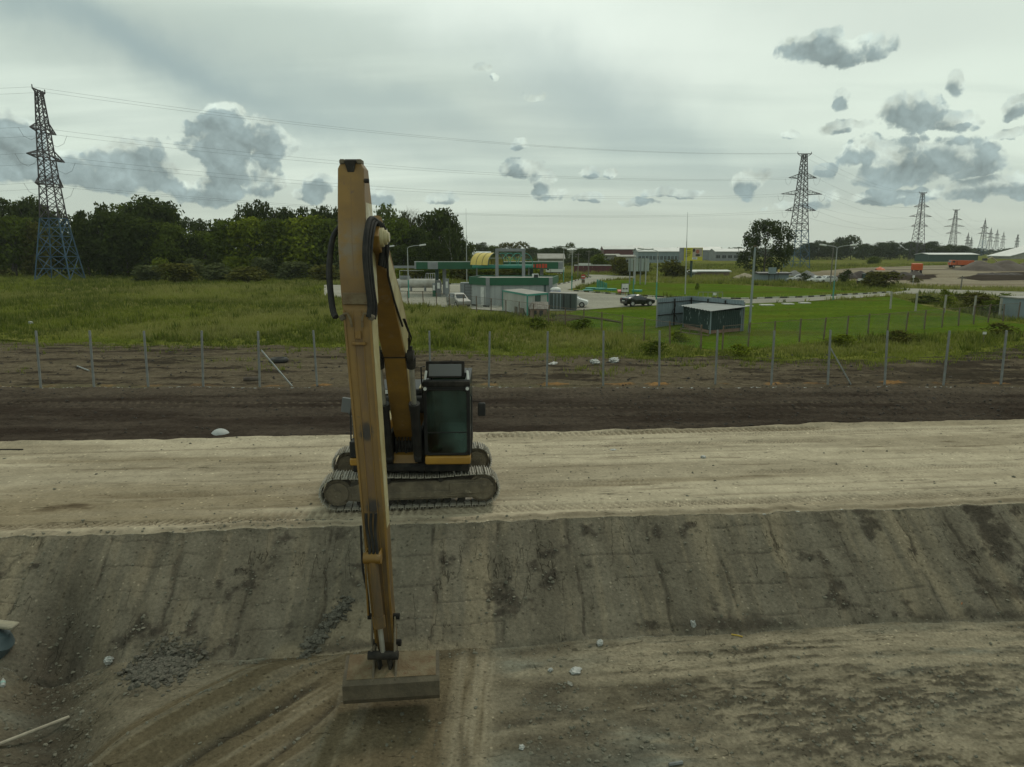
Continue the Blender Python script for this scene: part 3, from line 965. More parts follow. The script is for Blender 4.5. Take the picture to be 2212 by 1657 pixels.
# ------------------------------------------------------------------ clods and stones
def rocks(name, P, size, m, seed=1, flat=0.7, label=None):
    r = np.random.default_rng(seed)
    base = np.array([(0, 0, 1), (0.9, 0, 0.3), (0.28, 0.85, 0.3), (-0.72, 0.53, 0.3), (-0.72, -0.53, 0.3), (0.28, -0.85, 0.3),
                     (0.72, 0.53, -0.4), (-0.28, 0.85, -0.4), (-0.9, 0, -0.4), (-0.28, -0.85, -0.4), (0.72, -0.53, -0.4)], float)
    fc = np.array([(0, 1, 2), (0, 2, 3), (0, 3, 4), (0, 4, 5), (0, 5, 1), (1, 6, 2), (2, 7, 3), (3, 8, 4), (4, 9, 5), (5, 10, 1),
                   (2, 6, 7), (3, 7, 8), (4, 8, 9), (5, 9, 10), (1, 10, 6)])
    k = len(P)
    V = base[None] * r.uniform(0.6, 1.3, (k, len(base), 1)) * r.uniform(0.7, 1.3, (k, 1, 3))
    V[..., 2] *= flat
    a = r.uniform(0, 6.28, k)
    c, s_ = np.cos(a)[:, None], np.sin(a)[:, None]
    x = V[..., 0] * c - V[..., 1] * s_
    y = V[..., 0] * s_ + V[..., 1] * c
    V = np.stack([x, y, V[..., 2]], -1) * size[:, None, None] + P[:, None, :]
    F = (fc[None] + (np.arange(k) * len(base))[:, None, None]).reshape(-1, 3)
    return np_mesh(name, V.reshape(-1, 3), F, m, smooth=False, kind='stuff')


m_clod = mat('clay clods', (0.10, 0.095, 0.07), (0.17, 0.16, 0.12), 4, 0.95, bump=0.4)
m_clodd = mat('black clods', (0.028, 0.023, 0.019), (0.055, 0.046, 0.038), 4, 0.95, bump=0.4)
m_stone = mat('grey stones', (0.16, 0.155, 0.13), (0.28, 0.27, 0.23), 5, 0.9, bump=0.4)


def scatter(n_, x0, x1, y0, y1, dens, smin, smax, name, m, seed):
    r = np.random.default_rng(seed)
    x = r.uniform(x0, x1, n_)
    y = r.uniform(y0, y1, n_)
    z, dk, al, al2 = terrain(x, y)
    kp = dens(x, y, dk, r.uniform(0, 1, n_))
    x, y, z = x[kp], y[kp], z[kp]
    s_ = smin + (smax - smin) * r.uniform(0, 1, len(x)) ** 4
    return rocks(name, np.stack([x, y, z + 0.2 * s_], -1), s_, m, seed)


scatter(26000, -11, 12, 8.8, 16.3, lambda x, y, d, r: r < 0.05 + 0.75 * (d > 0.3), 0.008, 0.045, 'trench_clods', m_clod, 41)
scatter(7500, -24, 26, 24.5, 33.5, lambda x, y, d, r: (y * CA_ - x * SA_ > 24.7) & (r < 0.2 + 0.5 * (x > 4)), 0.012, 0.07, 'soil_clods', m_clodd, 42)
scatter(900, -18, 20, 16, 25, lambda x, y, d, r: (y * CA_ - x * SA_ > 16.2) & (y * CA_ - x * SA_ < 24.6), 0.008, 0.045, 'road_crumbs', m_clod, 43)
scatter(4200, -34, 38, 33.5, 47, lambda x, y, d, r: r < 0.7, 0.015, 0.09, 'field_clods', m_clodd, 44)

# ------------------------------------------------------------------ shared materials
m_yel = mat('worn yellow paint', (0.200, 0.106, 0.013), (0.145, 0.077, 0.012), 1.6, 0.5, bump=0.12, c3=(0.20, 0.12, 0.045), bscale=30)
m_yelb = mat('cleaner yellow paint', (0.36, 0.19, 0.02), (0.29, 0.15, 0.02), 2.2, 0.42, bump=0.05, bscale=30)
m_side = mat('skylit cream yellow paint', (0.37, 0.32, 0.17), (0.24, 0.18, 0.07), 1.3, 0.4, c3=(0.42, 0.39, 0.28), bscale=30)  # paler cream puts the skylight on boom and stick sides into the colour
m_blk = mat('black painted steel', (0.010, 0.010, 0.010), (0.020, 0.019, 0.017), 3, 0.5, spec=0.3)
m_blkm = mat('matt black steel', (0.012, 0.011, 0.010), (0.034, 0.030, 0.024), 4, 0.8, bump=0.2, spec=0.2)
m_rub = mat('black rubber hose', (0.011, 0.0105, 0.010), (0.026, 0.024, 0.020), 6, 0.7, spec=0.25)
m_mud = mat('mud-caked steel', (0.155, 0.128, 0.086), (0.095, 0.078, 0.054), 3, 0.95, bump=0.6, bscale=14, c3=(0.20, 0.168, 0.118))
m_shoe = mat('worn track steel', (0.25, 0.23, 0.185), (0.36, 0.335, 0.275), 9, 0.5, metal=0.1, bump=0.4, bscale=30)
m_chrome = mat('cylinder rod', (0.42, 0.42, 0.38), (0.34, 0.33, 0.28), 4, 0.3, metal=0.65)
m_grey = mat('grey plastic', (0.12, 0.125, 0.125), None, 2, 0.6)
m_white = mat('white paint', (0.62, 0.63, 0.6), (0.5, 0.5, 0.47), 3, 0.55)
m_rust = mat('rusty bucket steel', (0.11, 0.072, 0.034), (0.15, 0.118, 0.066), 5, 0.85, bump=0.4, bscale=22, c3=(0.11, 0.055, 0.025))
m_buck = mat('dull bucket steel', (0.072, 0.058, 0.037), (0.110, 0.088, 0.056), 4, 0.85, bump=0.3, bscale=18)
m_seat = mat('dark upholstery', (0.03, 0.035, 0.033), None, 2, 0.8)
m_steel = mat('galvanised steel', (0.30, 0.32, 0.31), (0.22, 0.235, 0.23), 5, 0.5, metal=0.3)


def glass_mat(name, tintc, alpha=0.5, rough=0.04):
    m = bpy.data.materials.new(name)
    m.use_nodes = True
    N = NT(m.node_tree)
    tc = N.n('ShaderNodeTexCoord').outputs['Object']
    dirt = N.ss(N.noise(tc, 1.1, 3, 0.5), 0.30, 0.75)
    tr = N.n('ShaderNodeBsdfTransparent', {'Color': tintc})
    gl = N.n('ShaderNodeBsdfGlossy', {'Color': (0.75, 0.8, 0.78), 'Roughness': rough})
    df = N.n('ShaderNodeBsdfDiffuse', {'Color': (0.10, 0.17, 0.145)})
    fr = N.n('ShaderNodeFresnel', {'IOR': 1.5}).outputs[0]
    mx = N.n('ShaderNodeMixShader', {0: N.m('MULTIPLY_ADD', fr, 1.3, 0.03)})
    N.t.links.new(tr.outputs[0], mx.inputs[1])
    N.t.links.new(gl.outputs[0], mx.inputs[2])
    m2 = N.n('ShaderNodeMixShader', {0: N.m('MULTIPLY', dirt, alpha)})
    N.t.links.new(mx.outputs[0], m2.inputs[1])
    N.t.links.new(df.outputs[0], m2.inputs[2])
    N.t.links.new(m2.outputs[0], N.n('ShaderNodeOutputMaterial').inputs[0])
    return m


m_cabglass = glass_mat('tinted cab glass', (0.24, 0.36, 0.31), 0.5)


def text_mesh(txt, size, extrude=0.004):
    cu = bpy.data.curves.new('t', 'FONT')
    cu.body = txt
    cu.size = size
    cu.extrude = extrude
    cu.align_x = 'CENTER'
    cu.align_y = 'CENTER'
    o = bpy.data.objects.new('t', cu)
    COL.objects.link(o)
    dg = bpy.context.evaluated_depsgraph_get()
    me = bpy.data.meshes.new_from_object(o.evaluated_get(dg))
    bpy.data.objects.remove(o)
    return me


def lettering(txt, size, m, parent, loc, rot, name='lettering', sx=1.0):
    me = text_mesh(txt, size)
    me.materials.clear()
    me.materials.append(m)
    o = bpy.data.objects.new(name, me)
    COL.objects.link(o)
    o.location = loc
    o.rotation_euler = rot
    o.scale = (sx, 1, 1)
    if parent is not None:
        o.parent = parent
    return o


# ------------------------------------------------------------------ the excavator
EX = thing('excavator', 'yellow tracked excavator with tall boom, open cab roof hatch and wide bucket over the trench', 'excavator', (-2.7, 18.4, 0.02))
UC = Matrix.Rotation(R(6.5), 4, 'Z')
RW, LS = 0.40, 1.80          # end wheel radius and half wheelbase
# a shoe: plate and three grousers, length along y, pitch along x
sh = MB().box((0, 0, 0), (0.160, 0.60, 0.022))
for gx in (-0.07, 0.0, 0.07):
    sh.box((gx, 0, 0.030), (0.014, 0.60, 0.040))
shoe_me = None
for side, sy in (('near', -1.19), ('far', 1.19)):
    fr = MB()
    prof = [(-1.62, 0.24), (-1.62, 0.56), (-1.2, 0.66), (1.35, 0.68), (1.95, 0.62), (2.0, 0.3), (1.7, 0.2), (-1.3, 0.2)]
    fr.prism(prof, sy - 0.21, sy + 0.21, 'y')
    fr.box((0, sy - 0.225, 0.33), (2.9, 0.03, 0.16))
    fr.box((1.45, sy - 0.235, 0.47), (0.95, 0.05, 0.30))
    fr.xf(UC)
    track = fr.build('track', m_mud, EX, bevel=0.02)
    for wx, nm, rr_ in ((-LS, 'idler_wheel', 0.34), (LS, 'drive_sprocket', 0.36)):
        b = MB().cyl((wx, sy, RW + 0.04), rr_, 0.34, (0, 1, 0), 24)
        b.cyl((wx, sy, RW + 0.04), rr_ * 0.80, 0.48, (0, 1, 0), 24)
        b.cyl((wx, sy, RW + 0.04), rr_ * 0.28, 0.53, (0, 1, 0), 16)
        b.xf(UC).build(nm, m_mud, track, smooth=True)
    for q in range(8):
        MB().cyl((-1.25 + q * 0.36, sy, 0.17), 0.10, 0.36, (0, 1, 0), 12).xf(UC).build('bottom_roller', m_blkm, track, smooth=True)
    for wx in (-0.55, 0.75):
        b = MB().cyl((wx, sy - 0.02, 0.72), 0.075, 0.46, (0, 1, 0), 12)
        b.box((wx, sy, 0.66), (0.12, 0.3, 0.1))
        b.xf(UC).build('carrier_roller', m_blkm, track, smooth=True)
    # the loop of shoes
    straight = 2 * LS
    per = 2 * straight + 2 * math.pi * RW
    NS = 52
    for q in range(NS):
        t = per * q / NS
        if t < straight:
            x, z, an = -LS + t, 2 * RW + 0.04, 0.0
            z -= 0.035 * math.sin(math.pi * t / straight) * (1 + 0.6 * math.cos(3 * math.pi * t / straight))
        elif t < straight + math.pi * RW:
            th = (t - straight) / RW
            x, z, an = LS + RW * math.sin(th), RW + 0.04 + RW * math.cos(th), th
        elif t < 2 * straight + math.pi * RW:
            x, z, an = LS - (t - straight - math.pi * RW), 0.04, math.pi
        else:
            th = (t - 2 * straight - math.pi * RW) / RW
            x, z, an = -LS - RW * math.sin(th), RW + 0.04 - RW * math.cos(th), math.pi + th
        if shoe_me is None:
            so = sh.build('track_shoe', m_shoe, track)
            shoe_me = so.data
        else:
            so = bpy.data.objects.new('track_shoe', shoe_me)
            COL.objects.link(so)
            so.parent = track
        so.matrix_local = UC @ Matrix.Translation((x, sy, z)) @ Matrix.Rotation(an, 4, 'Y')
b = MB().prism([(-1.0, -0.98), (1.0, -0.98), (0.75, -0.3), (0.75, 0.3), (1.0, 0.98), (-1.0, 0.98), (-0.75, 0.3), (-0.75, -0.3)], 0.42, 0.74, 'z')
b.xf(UC).build('car_body', m_mud, EX, bevel=0.03)
MB().cyl((0, 0, 0.83), 0.62, 0.22, n=28).build('swing_ring', m_blkm, EX, smooth=True)
# upper structure
UP = Matrix.Rotation(R(1.5), 4, 'Z')


def up(mb, name, m, **k):
    return mb.xf(UP).build(name, m, EX, **k)


b = MB().bb(-1.30, 1.60, -1.38, 1.9, 0.93, 1.13)
b.bb(-0.55, 0.52, -1.42, -0.2, 0.96, 1.10)
up(b, 'deck', m_blkm, bevel=0.02)
b = MB().prism([(-1.42, 1.70), (-1.42, 2.2), (-1.2, 2.78), (1.2, 2.78), (1.5, 2.2), (1.5, 1.70)], 1.0, 1.95, 'z')
up(b, 'counterweight', m_yel, bevel=0.06, seg=2)
b = MB().bb(-1.36, -0.47, -0.95, 1.70, 1.14, 2.02)
cov = up(b, 'side_cover', m_yelb, bevel=0.03)
MB().bb(-1.36, -0.46, -0.96, 1.72, 2.022, 2.05).xf(UP).build('walkway_plate', m_side, cov)
b = MB().bb(-1.30, 1.45, 0.62, 2.45, 1.96, 2.44)
hood = up(b, 'engine_hood', m_blk, bevel=0.08, seg=3)
b = MB().bb(-1.22, 1.40, 0.85, 2.40, 2.44, 2.60)
hp = b.xf(UP).build('hood_top', m_blk, hood, bevel=0.05, seg=2)
MB().bb(-0.85, -0.42, 0.838, 0.848, 2.47, 2.58).xf(UP).build('white_decal', m_white, hood)
MB().bb(-0.40, -0.12, 0.838, 0.848, 2.53, 2.575).xf(UP).build('white_decal', m_white, hood)
MB().bb(-0.40, -0.12, 0.838, 0.848, 2.46, 2.50).xf(UP).build('white_decal', m_white, hood)
lettering('LB', 0.22, m_white, hood, UP @ Vector((0.33, 0.838, 2.52)), (math.pi / 2, 0, R(1.5)))
MB().bb(0.15, 0.50, 0.86, 1.6, 2.602, 2.64).xf(UP).build('filler_lid', m_side, hood)
b = MB().bb(-1.36, -0.66, -1.40, -0.97, 1.30, 1.72)
up(b, 'toolbox', m_blk, bevel=0.02)
b = MB().bb(-1.37, -0.66, -1.41, -0.96, 1.10, 1.295)
up(b, 'front_step', m_yelb, bevel=0.04, seg=2)
b = MB().tube([(-1.32, -1.36, 1.74), (-1.34, -1.2, 2.5), (-1.2, -1.1, 2.55)], 0.02)
b.tube([(-1.28, -1.3, 2.1), (-0.8, -1.3, 2.12)], 0.016)
up(b, 'handrail', m_blk, smooth=True)
b = MB().box((-1.42, -1.25, 2.62), (0.22, 0.09, 0.36), Matrix.Rotation(R(8), 3, 'Y'))
b.tube([(-1.42, -1.2, 2.45), (-1.3, -1.2, 2.3), (-1.28, -1.2, 1.8)], 0.015)
up(b, 'mirror', m_grey, bevel=0.02)
b = MB().cyl((-1.05, 1.1, 2.78), 0.07, 0.36)
up(b, 'exhaust_pipe', m_blkm, smooth=True)
# swing frame plates the boom sits between, valve block
b = MB().bb(-0.40, -0.33, -1.25, 0.4, 1.10, 1.9)
b.bb(0.33, 0.40, -1.25, 0.4, 1.10, 1.9)
b.bb(-0.33, 0.33, -1.1, -1.0, 1.10, 1.32)
up(b, 'boom_bracket', m_blkm, bevel=0.01)
b = MB()
for q in range(7):
    x = -0.24 + q * 0.08
    b.box((x, -1.12, 1.40 + 0.03 * (q % 3)), (0.05, 0.09, 0.10))
    b.tube([(x, -1.16, 1.42), (x + 0.01, -1.22, 1.58 + 0.05 * (q % 2)), (x - 0.01, -1.12, 1.76)], 0.018, 6)
up(b, 'valve_hoses', m_rub, smooth=True)
b = MB().prism([(-1.30, 1.12), (-1.22, 1.32), (-1.10, 1.36), (-1.1, 1.12)], -0.30, 0.30, 'x')
up(b, 'guard_plate', m_yel)
# cab
CX0, CX1, CY0, CY1, CZ0, CZ1 = 0.50, 1.64, -1.52, 0.32, 1.20, 3.28
cab = MB()
cab.bb(CX0, CX1, CY0 + 0.05, CY1, 1.38, 1.46)                      # sill and floor
P_ = 0.085
for x0_, x1_ in ((CX0, CX0 + P_), (CX1 - P_, CX1)):
    for y0_, y1_ in ((CY0, CY0 + 0.09), (-0.62, -0.54), (CY1 - 0.09, CY1)):
        cab.bb(x0_, x1_, y0_, y1_, 1.46, CZ1 - 0.12)
cab.bb(CX0 + P_, CX1 - P_, CY0, CY0 + 0.07, 3.02, CZ1 - 0.12)       # header
cab.bb(CX0 + P_, CX1 - P_, CY0, CY0 + 0.07, 1.385, 1.47)
cab.bb(CX0 + P_, CX1 - P_, CY1 - 0.05, CY1, 1.46, 2.1)
for x_ in (CX0, CX1 - 0.03):
    cab.bb(x_, x_ + 0.03, CY0 + 0.09, CY1 - 0.09, 1.46, 2.0)
# roof with a hatch opening
cab.bb(CX0, CX1, CY0, CY0 + 0.10, CZ1 - 0.12, CZ1)
cab.bb(CX0, CX0 + 0.12, CY0 + 0.10, CY1, CZ1 - 0.12, CZ1)
cab.bb(CX1 - 0.12, CX1, CY0 + 0.10, CY1, CZ1 - 0.12, CZ1)
cab.bb(CX0 + 0.12, CX1 - 0.12, -0.45, CY1, CZ1 - 0.12, CZ1)
cabo = up(cab, 'cab', m_blk, bevel=0.015)
# glass with rounded corners
gp = []
gx0, gx1, gz0, gz1, rr_ = CX0 + 0.075, CX1 - 0.075, 1.45, 3.04, 0.10
for cx_, cz_, a0 in ((gx1 - rr_, gz1 - rr_, 0), (gx0 + rr_, gz1 - rr_, 90), (gx0 + rr_, gz0 + rr_, 180), (gx1 - rr_, gz0 + rr_, 270)):
    for q in range(5):
        a_ = R(a0 + q * 22.5)
        gp.append((cx_ + rr_ * math.cos(a_), cz_ + rr_ * math.sin(a_)))
MB().prism(gp, CY0 - 0.012, CY0 - 0.004, 'y').xf(UP).build('windscreen', m_cabglass, cabo)
fr_ = MB()
for q in range(len(gp)):
    a_, b_ = gp[q], gp[(q + 1) % len(gp)]
    fr_.beam((a_[0], CY0 - 0.012, a_[1]), (b_[0], CY0 - 0.012, b_[1]), 0.024, 0.03, (0, 1, 0))
fr_.xf(UP).build('window_seal', m_rub, cabo)
MB().bb(gx0, gx1, CY0 - 0.016, CY0 - 0.002, 1.965, 1.99).xf(UP).build('window_bar', m_blk, cabo)
for x_ in (CX0 + 0.006, CX1 - 0.012):
    MB().bb(x_, x_ + 0.006, CY0 + 0.1, -0.63, 2.01, 3.14).xf(UP).build('side_window', m_cabglass, cabo)
    MB().bb(x_, x_ + 0.006, -0.53, CY1 - 0.1, 2.01, 3.14).xf(UP).build('side_window', m_cabglass, cabo)
MB().bb(gx0, gx1, CY1 - 0.03, CY1 - 0.024, 2.12, 3.12).xf(UP).build('rear_window', m_cabglass, cabo)
b = MB().bb(CX0 + 0.01, CX1 - 0.005, CY0 - 0.02, CY0 + 0.5, 1.155, 1.375)
b.xf(UP).build('cab_skirt', m_yelb, cabo, bevel=0.05, seg=3)
b = MB().bb(CX0 - 0.005, CX1 + 0.004, CY0 - 0.07, CY0 + 0.06, CZ1 - 0.16, CZ1 - 0.02)
b.xf(UP).build('roof_visor', m_blkm, cabo, bevel=0.03, seg=2)
for x_ in (CX0 + 0.06, CX1 - 0.06):
    q = MB().cyl((x_, CY0 - 0.08, CZ1 - 0.19), 0.055, 0.07, (0, 1, 0), 14)
    lam = q.xf(UP).build('work_lamp', m_blk, cabo, smooth=True)
    MB().cyl((x_, CY0 - 0.12, CZ1 - 0.19), 0.042, 0.015, (0, 1, 0), 14).xf(UP).build('lamp_glass', m_white, lam)
hm = Matrix.Rotation(R(-14), 3, 'X')
q = MB().box((1.03, -1.28, 3.50), (0.95, 0.05, 0.42), hm)
hatch = q.xf(UP).build('roof_hatch', m_blkm, cabo, bevel=0.03, seg=3)
q = MB().box((1.03, -1.315, 3.49), (0.80, 0.02, 0.30), hm)
q.xf(UP).build('hatch_liner', m_grey, hatch, bevel=0.01)
for x_ in (CX0 + 0.03, CX1 - 0.03):
    q = MB().beam((x_, CY0 + 0.06, CZ1 - 0.1), (x_ - 0.04 * (1 if x_ > 1 else -1), CY0 + 0.2, CZ1 + 0.2), 0.055, 0.03)
    q.xf(UP).build('hatch_strut', m_white, cabo, bevel=0.008)
q = MB().tube([(0.42, -0.9, 2.7), (0.40, -0.9, 3.5), (0.5, -0.9, 3.52)], 0.018)
for z_ in (2.9, 3.1, 3.3):
    q.tube([(0.41, -0.9, z_), (0.5, -0.9, z_)], 0.012, 6)
q.xf(UP).build('grab_rail', m_blk, cabo, smooth=True)
q = MB().tube([(1.66, -1.42, 1.3), (1.68, -1.46, 2.85), (1.64, -1.44, 2.92)], 0.014)
q.tube([(1.68, -1.46, 2.75), (1.90, -1.55, 2.76)], 0.012)
mir = q.xf(UP).build('mirror_arm', m_blk, cabo, smooth=True)
MB().box((1.92, -1.56, 2.56), (0.19, 0.10, 0.34)).xf(UP).build('mirror', m_blk, mir, bevel=0.04, seg=3)
q = MB().bb(0.80, 1.34, -0.75, -0.30, 1.5, 1.95)
q.prism([(-0.34, 1.9), (-0.22, 1.9), (-0.12, 2.75), (-0.24, 2.78)], 0.82, 1.32, 'x')
q.xf(UP).build('seat', m_seat, cabo, bevel=0.06, seg=3)
for x_ in (0.72, 1.38):
    q = MB().bb(x_ - 0.08, x_ + 0.08, -1.0, -0.6, 1.5, 2.0)
    q.tube([(x_, -0.92, 2.0), (x_, -0.95, 2.22)], 0.02)
    q.xf(UP).build('control_console', m_grey, cabo, bevel=0.02)


def blob(name, label, cat, loc, r, m, squash=(1, 1, 0.7), seed=1, crump=0.3, group=None, n=3):
    bm = bmesh.new()
    bmesh.ops.create_icosphere(bm, subdivisions=n, radius=r)
    rg = random.Random(seed)
    ph = [rg.uniform(0, 6) for _ in range(9)]
    for v in bm.verts:
        c = v.co / r
        k = 1 + crump * (0.5 * math.sin(5 * c.x + ph[0]) * math.sin(4 * c.y + ph[1]) + 0.35 * math.sin(9 * c.z + 7 * c.x + ph[2]) +
                         0.25 * math.sin(15 * c.y - 11 * c.x + ph[3]) + rg.uniform(-0.2, 0.2))
        v.co = Vector((c.x * squash[0], c.y * squash[1], c.z * squash[2])) * r * k
    me = bpy.data.meshes.new(name)
    bm.to_mesh(me)
    bm.free()
    me.materials.append(m)
    o = bpy.data.objects.new(name, me)
    COL.objects.link(o)
    o.location = loc
    o.rotation_euler = (0, 0, rg.uniform(0, 6))
    return tag(o, label, cat, group)


def exw(x, y, z):
    return EX.location + UP @ Vector((x, y, z))


m_bag = mat('white plastic film', (0.36, 0.37, 0.35), (0.24, 0.245, 0.225), 8, 0.5)
m_bagt = mat('pale teal plastic', (0.22, 0.40, 0.35), (0.30, 0.46, 0.41), 8, 0.35)
m_bagg = mat('pale green plastic', (0.25, 0.42, 0.2), (0.35, 0.45, 0.3), 8, 0.35)
b = MB().lathe([(0.05, 0), (0.085, 0.03), (0.09, 0.22), (0.06, 0.28), (0.035, 0.30), (0.035, 0.34)], n=14)
o = b.build('water_bottle', m_bagt, smooth=True)
o.location = exw(1.45, -1.36, 1.47)
tag(o, 'pale teal plastic bottle standing inside the lower right of the cab windscreen', 'bottle')
blob('crumpled_bag', 'crumpled green and white bag lying on the cab floor behind the windscreen', 'bag', exw(0.80, -1.36, 1.53), 0.12, m_bagg, (1.3, .7, .6), 4)

# boom, in the plane x = 0
AX = -0.03
under = [(-0.45, 1.50), (-0.95, 1.62), (-1.35, 2.02), (-2.05, 3.10), (-2.45, 3.95), (-3.2, 4.62), (-5.28, 6.30), (-5.62, 6.42)]
topc = [(-5.75, 6.62), (-5.45, 6.86), (-2.9, 5.45), (-1.95, 4.75), (-1.3, 3.7), (-0.55, 2.35), (-0.2, 1.85), (-0.22, 1.55)]
b = MB().prism(under + topc, AX - 0.245, AX + 0.245, 'x')
boom = up(b, 'boom', m_yel, bevel=0.012)
# side plates, skylight put into their brighter colour, standing a little proud and carrying the flanges
for s_ in (-1, 1):
    x0_ = AX + s_ * 0.2455
    b = MB().prism([(-1.3, 2.12), (-2.0, 3.18), (-2.40, 4.02), (-3.15, 4.70), (-5.2, 6.36), (-5.6, 6.52), (-5.42, 6.78), (-2.92, 5.37),
                    (-2.02, 4.68), (-1.36, 3.66), (-0.62, 2.35)], x0_, x0_ + s_ * 0.006, 'x')
    b.xf(UP).build('side_plate', m_side, boom)
b = MB().cyl((AX, -0.5, 1.75), 0.11, 0.74, (1, 0, 0))
b.xf(UP).build('foot_pin', m_blkm, boom, smooth=True)
b = MB().box((AX, -2.38, 3.93), (0.60, 0.08, 0.06))
b.cyl((AX, -2.45, 4.02), 0.06, 0.80, (1, 0, 0))
b.xf(UP).build('cylinder_pin', m_blkm, boom, smooth=True)
b = MB().cyl((AX, -5.5, 6.60), 0.17, 0.62, (1, 0, 0), 24)
b.cyl((AX + 0.33, -5.5, 6.60), 0.13, 0.08, (1, 0, 0), 24)
b.cyl((AX + 0.38, -5.5, 6.60), 0.09, 0.05, (1, 0, 0), 20)
b.xf(UP).build('stick_pin', m_side, boom, smooth=True, bevel=0.01)
b = MB().tube([(AX + 0.31, -5.15, 6.70), (AX + 0.33, -5.35, 6.35), (AX + 0.28, -5.0, 5.9), (AX + 0.27, -4.2, 5.4), (AX + 0.27, -3.0, 4.75)], 0.022, 6)
b.xf(UP).build('boom_pipe', m_rub, boom, smooth=True)
b = MB()
for q in range(3):
    b.tube([(AX + 0.27 + 0.02 * q, -2.9, 4.9), (AX + 0.36 + 0.03 * q, -2.65, 4.55 - 0.05 * q), (AX + 0.33, -2.5, 4.2), (AX + 0.30, -2.3, 4.4)], 0.014, 6)
b.xf(UP).build('cylinder_hose', m_rub, boom, smooth=True)
# boom cylinders
for s_ in (-1, 1):
    x_ = AX + s_ * 0.36
    pA, pB = Vector((x_, -1.35, 1.30)), Vector((x_, -2.45, 4.02))
    d_ = (pB - pA).normalized()
    b = MB().tube([pA - d_ * 0.05, pA + d_ * 1.55], 0.115, 14)
    b.tube([pA + d_ * 1.45, pA + d_ * 1.62], 0.135, 14)
    b.cyl(pA, 0.13, 0.16, (1, 0, 0), 14)
    c = b.xf(UP).build('boom_cylinder', m_blk, EX, smooth=True)
    b = MB().tube([pA + d_ * 1.6, pB - d_ * 0.12], 0.062, 14)
    b.xf(UP).build('piston_rod', m_chrome, c, smooth=True)
    b = MB().cyl(pB, 0.135, 0.14, (1, 0, 0), 16)
    b.tube([pB - d_ * 0.32, pB - d_ * 0.05], [0.10, 0.12], 12)
    b.box(pB + Vector((0, -0.02, 0.16)), (0.09, 0.10, 0.12))
    b.xf(UP).build('rod_eye', m_blkm, c, smooth=True)

# stick: stations (front y, back y, z, half width)
ST = [(-5.28, -5.05, 7.90, .185), (-5.33, -4.93, 7.80, .232), (-5.62, -4.98, 7.2, .238), (-5.92, -5.14, 6.5, .244), (-6.06, -5.32, 5.9, .250),
      (-6.13, -5.46, 5.45, .252), (-6.17, -5.55, 5.36, .232), (-6.45, -5.95, 3.6, .215), (-6.74, -6.36, 1.6, .195), (-6.93, -6.62, 0.35, .175),
      (-6.98, -6.66, -0.40, .165), (-6.93, -6.72, -0.62, .14)]


def tilt(v):
    """the stick hangs a little out of plumb"""
    return Vector((v[0] - 0.17 + 0.65 * (7.95 - v[2]) / 8.52, v[1], v[2]))


def loft_box(stations, dx0=0.0):
    mb = MB()
    vs = []
    for fy, by, z, hw in stations:
        vs += [tilt((-hw, fy, z)), tilt((hw, fy, z)), tilt((hw, by, z)), tilt((-hw, by, z))]
    fs = [(0, 1, 2, 3)]
    for q in range(len(stations) - 1):
        o_ = q * 4
        for e in range(4):
            fs.append((o_ + e, o_ + (e + 1) % 4, o_ + 4 + (e + 1) % 4, o_ + 4 + e))
    e = (len(stations) - 1) * 4
    fs.append((e, e + 1, e + 2, e + 3))
    return mb.add(vs, fs)


m_stick = bpy.data.materials.new('worn yellow stick paint')
m_stick.use_nodes = True
N = NT(m_stick.node_tree)
tc = N.n('ShaderNodeTexCoord').outputs['Object']
sx_, sy_, sz_ = N.n('ShaderNodeSeparateXYZ', {0: tc}).outputs
col = N.mix(N.ss(N.noise(tc, 1.5, 5, 0.6), 0.35, 0.65), (0.195, 0.106, 0.016), (0.140, 0.076, 0.015))
col = N.mix(N.ss(N.noise(N.v('MULTIPLY', tc, (6, 6, 0.8)), 1.3, 6, 0.7), 0.60, 0.70), col, (0.09, 0.055, 0.028))
col = N.mix(N.ss(N.noise(N.v('MULTIPLY', tc, (3, 3, 9)), 1.3, 6, 0.7), 0.66, 0.72), col, (0.06, 0.04, 0.025))
ctr = N.m('SUBTRACT', sx_, N.m('MULTIPLY_ADD', sz_, -0.0763, 0.4365))
strip = N.m('MULTIPLY', N.ss(N.m('ABSOLUTE', ctr), 0.085, 0.055), N.ss(sz_, 5.3, 5.2))
strip = N.m('MULTIPLY', strip, N.ss(N.noise(N.v('MULTIPLY', tc, (5, 5, 0.6)), 1.6, 6, 0.65), 0.36, 0.62))
col = N.mix(N.m('MULTIPLY', strip, 0.8), col, (0.11, 0.06, 0.024))
dust = N.m('MULTIPLY', N.ss(sz_, 5.85, 6.3), N.ss(sz_, 7.0, 6.5))
dust = N.m('MULTIPLY', dust, N.ss(N.noise(tc, 3.0, 6, 0.65), 0.3, 0.6))
col = N.mix(N.m('MULTIPLY', dust, 0.7), col, (0.17, 0.15, 0.115))
grm = N.m('MULTIPLY', N.ss(sz_, 2.6, 0.8), N.ss(N.noise(N.v('MULTIPLY', tc, (3, 3, 1)), 2.0, 5, 0.65), 0.25, 0.6))
col = N.mix(N.m('MULTIPLY', grm, 0.75), col, (0.06, 0.042, 0.022))
seam = N.m('MULTIPLY', N.ss(N.m('ABSOLUTE', ctr), 0.012, 0.004), N.m('MULTIPLY', N.ss(sz_, 5.9, 6.0), N.ss(sz_, 7.7, 7.6)))
col = N.mix(N.m('MULTIPLY', seam, 0.6), col, (0.12, 0.065, 0.02))
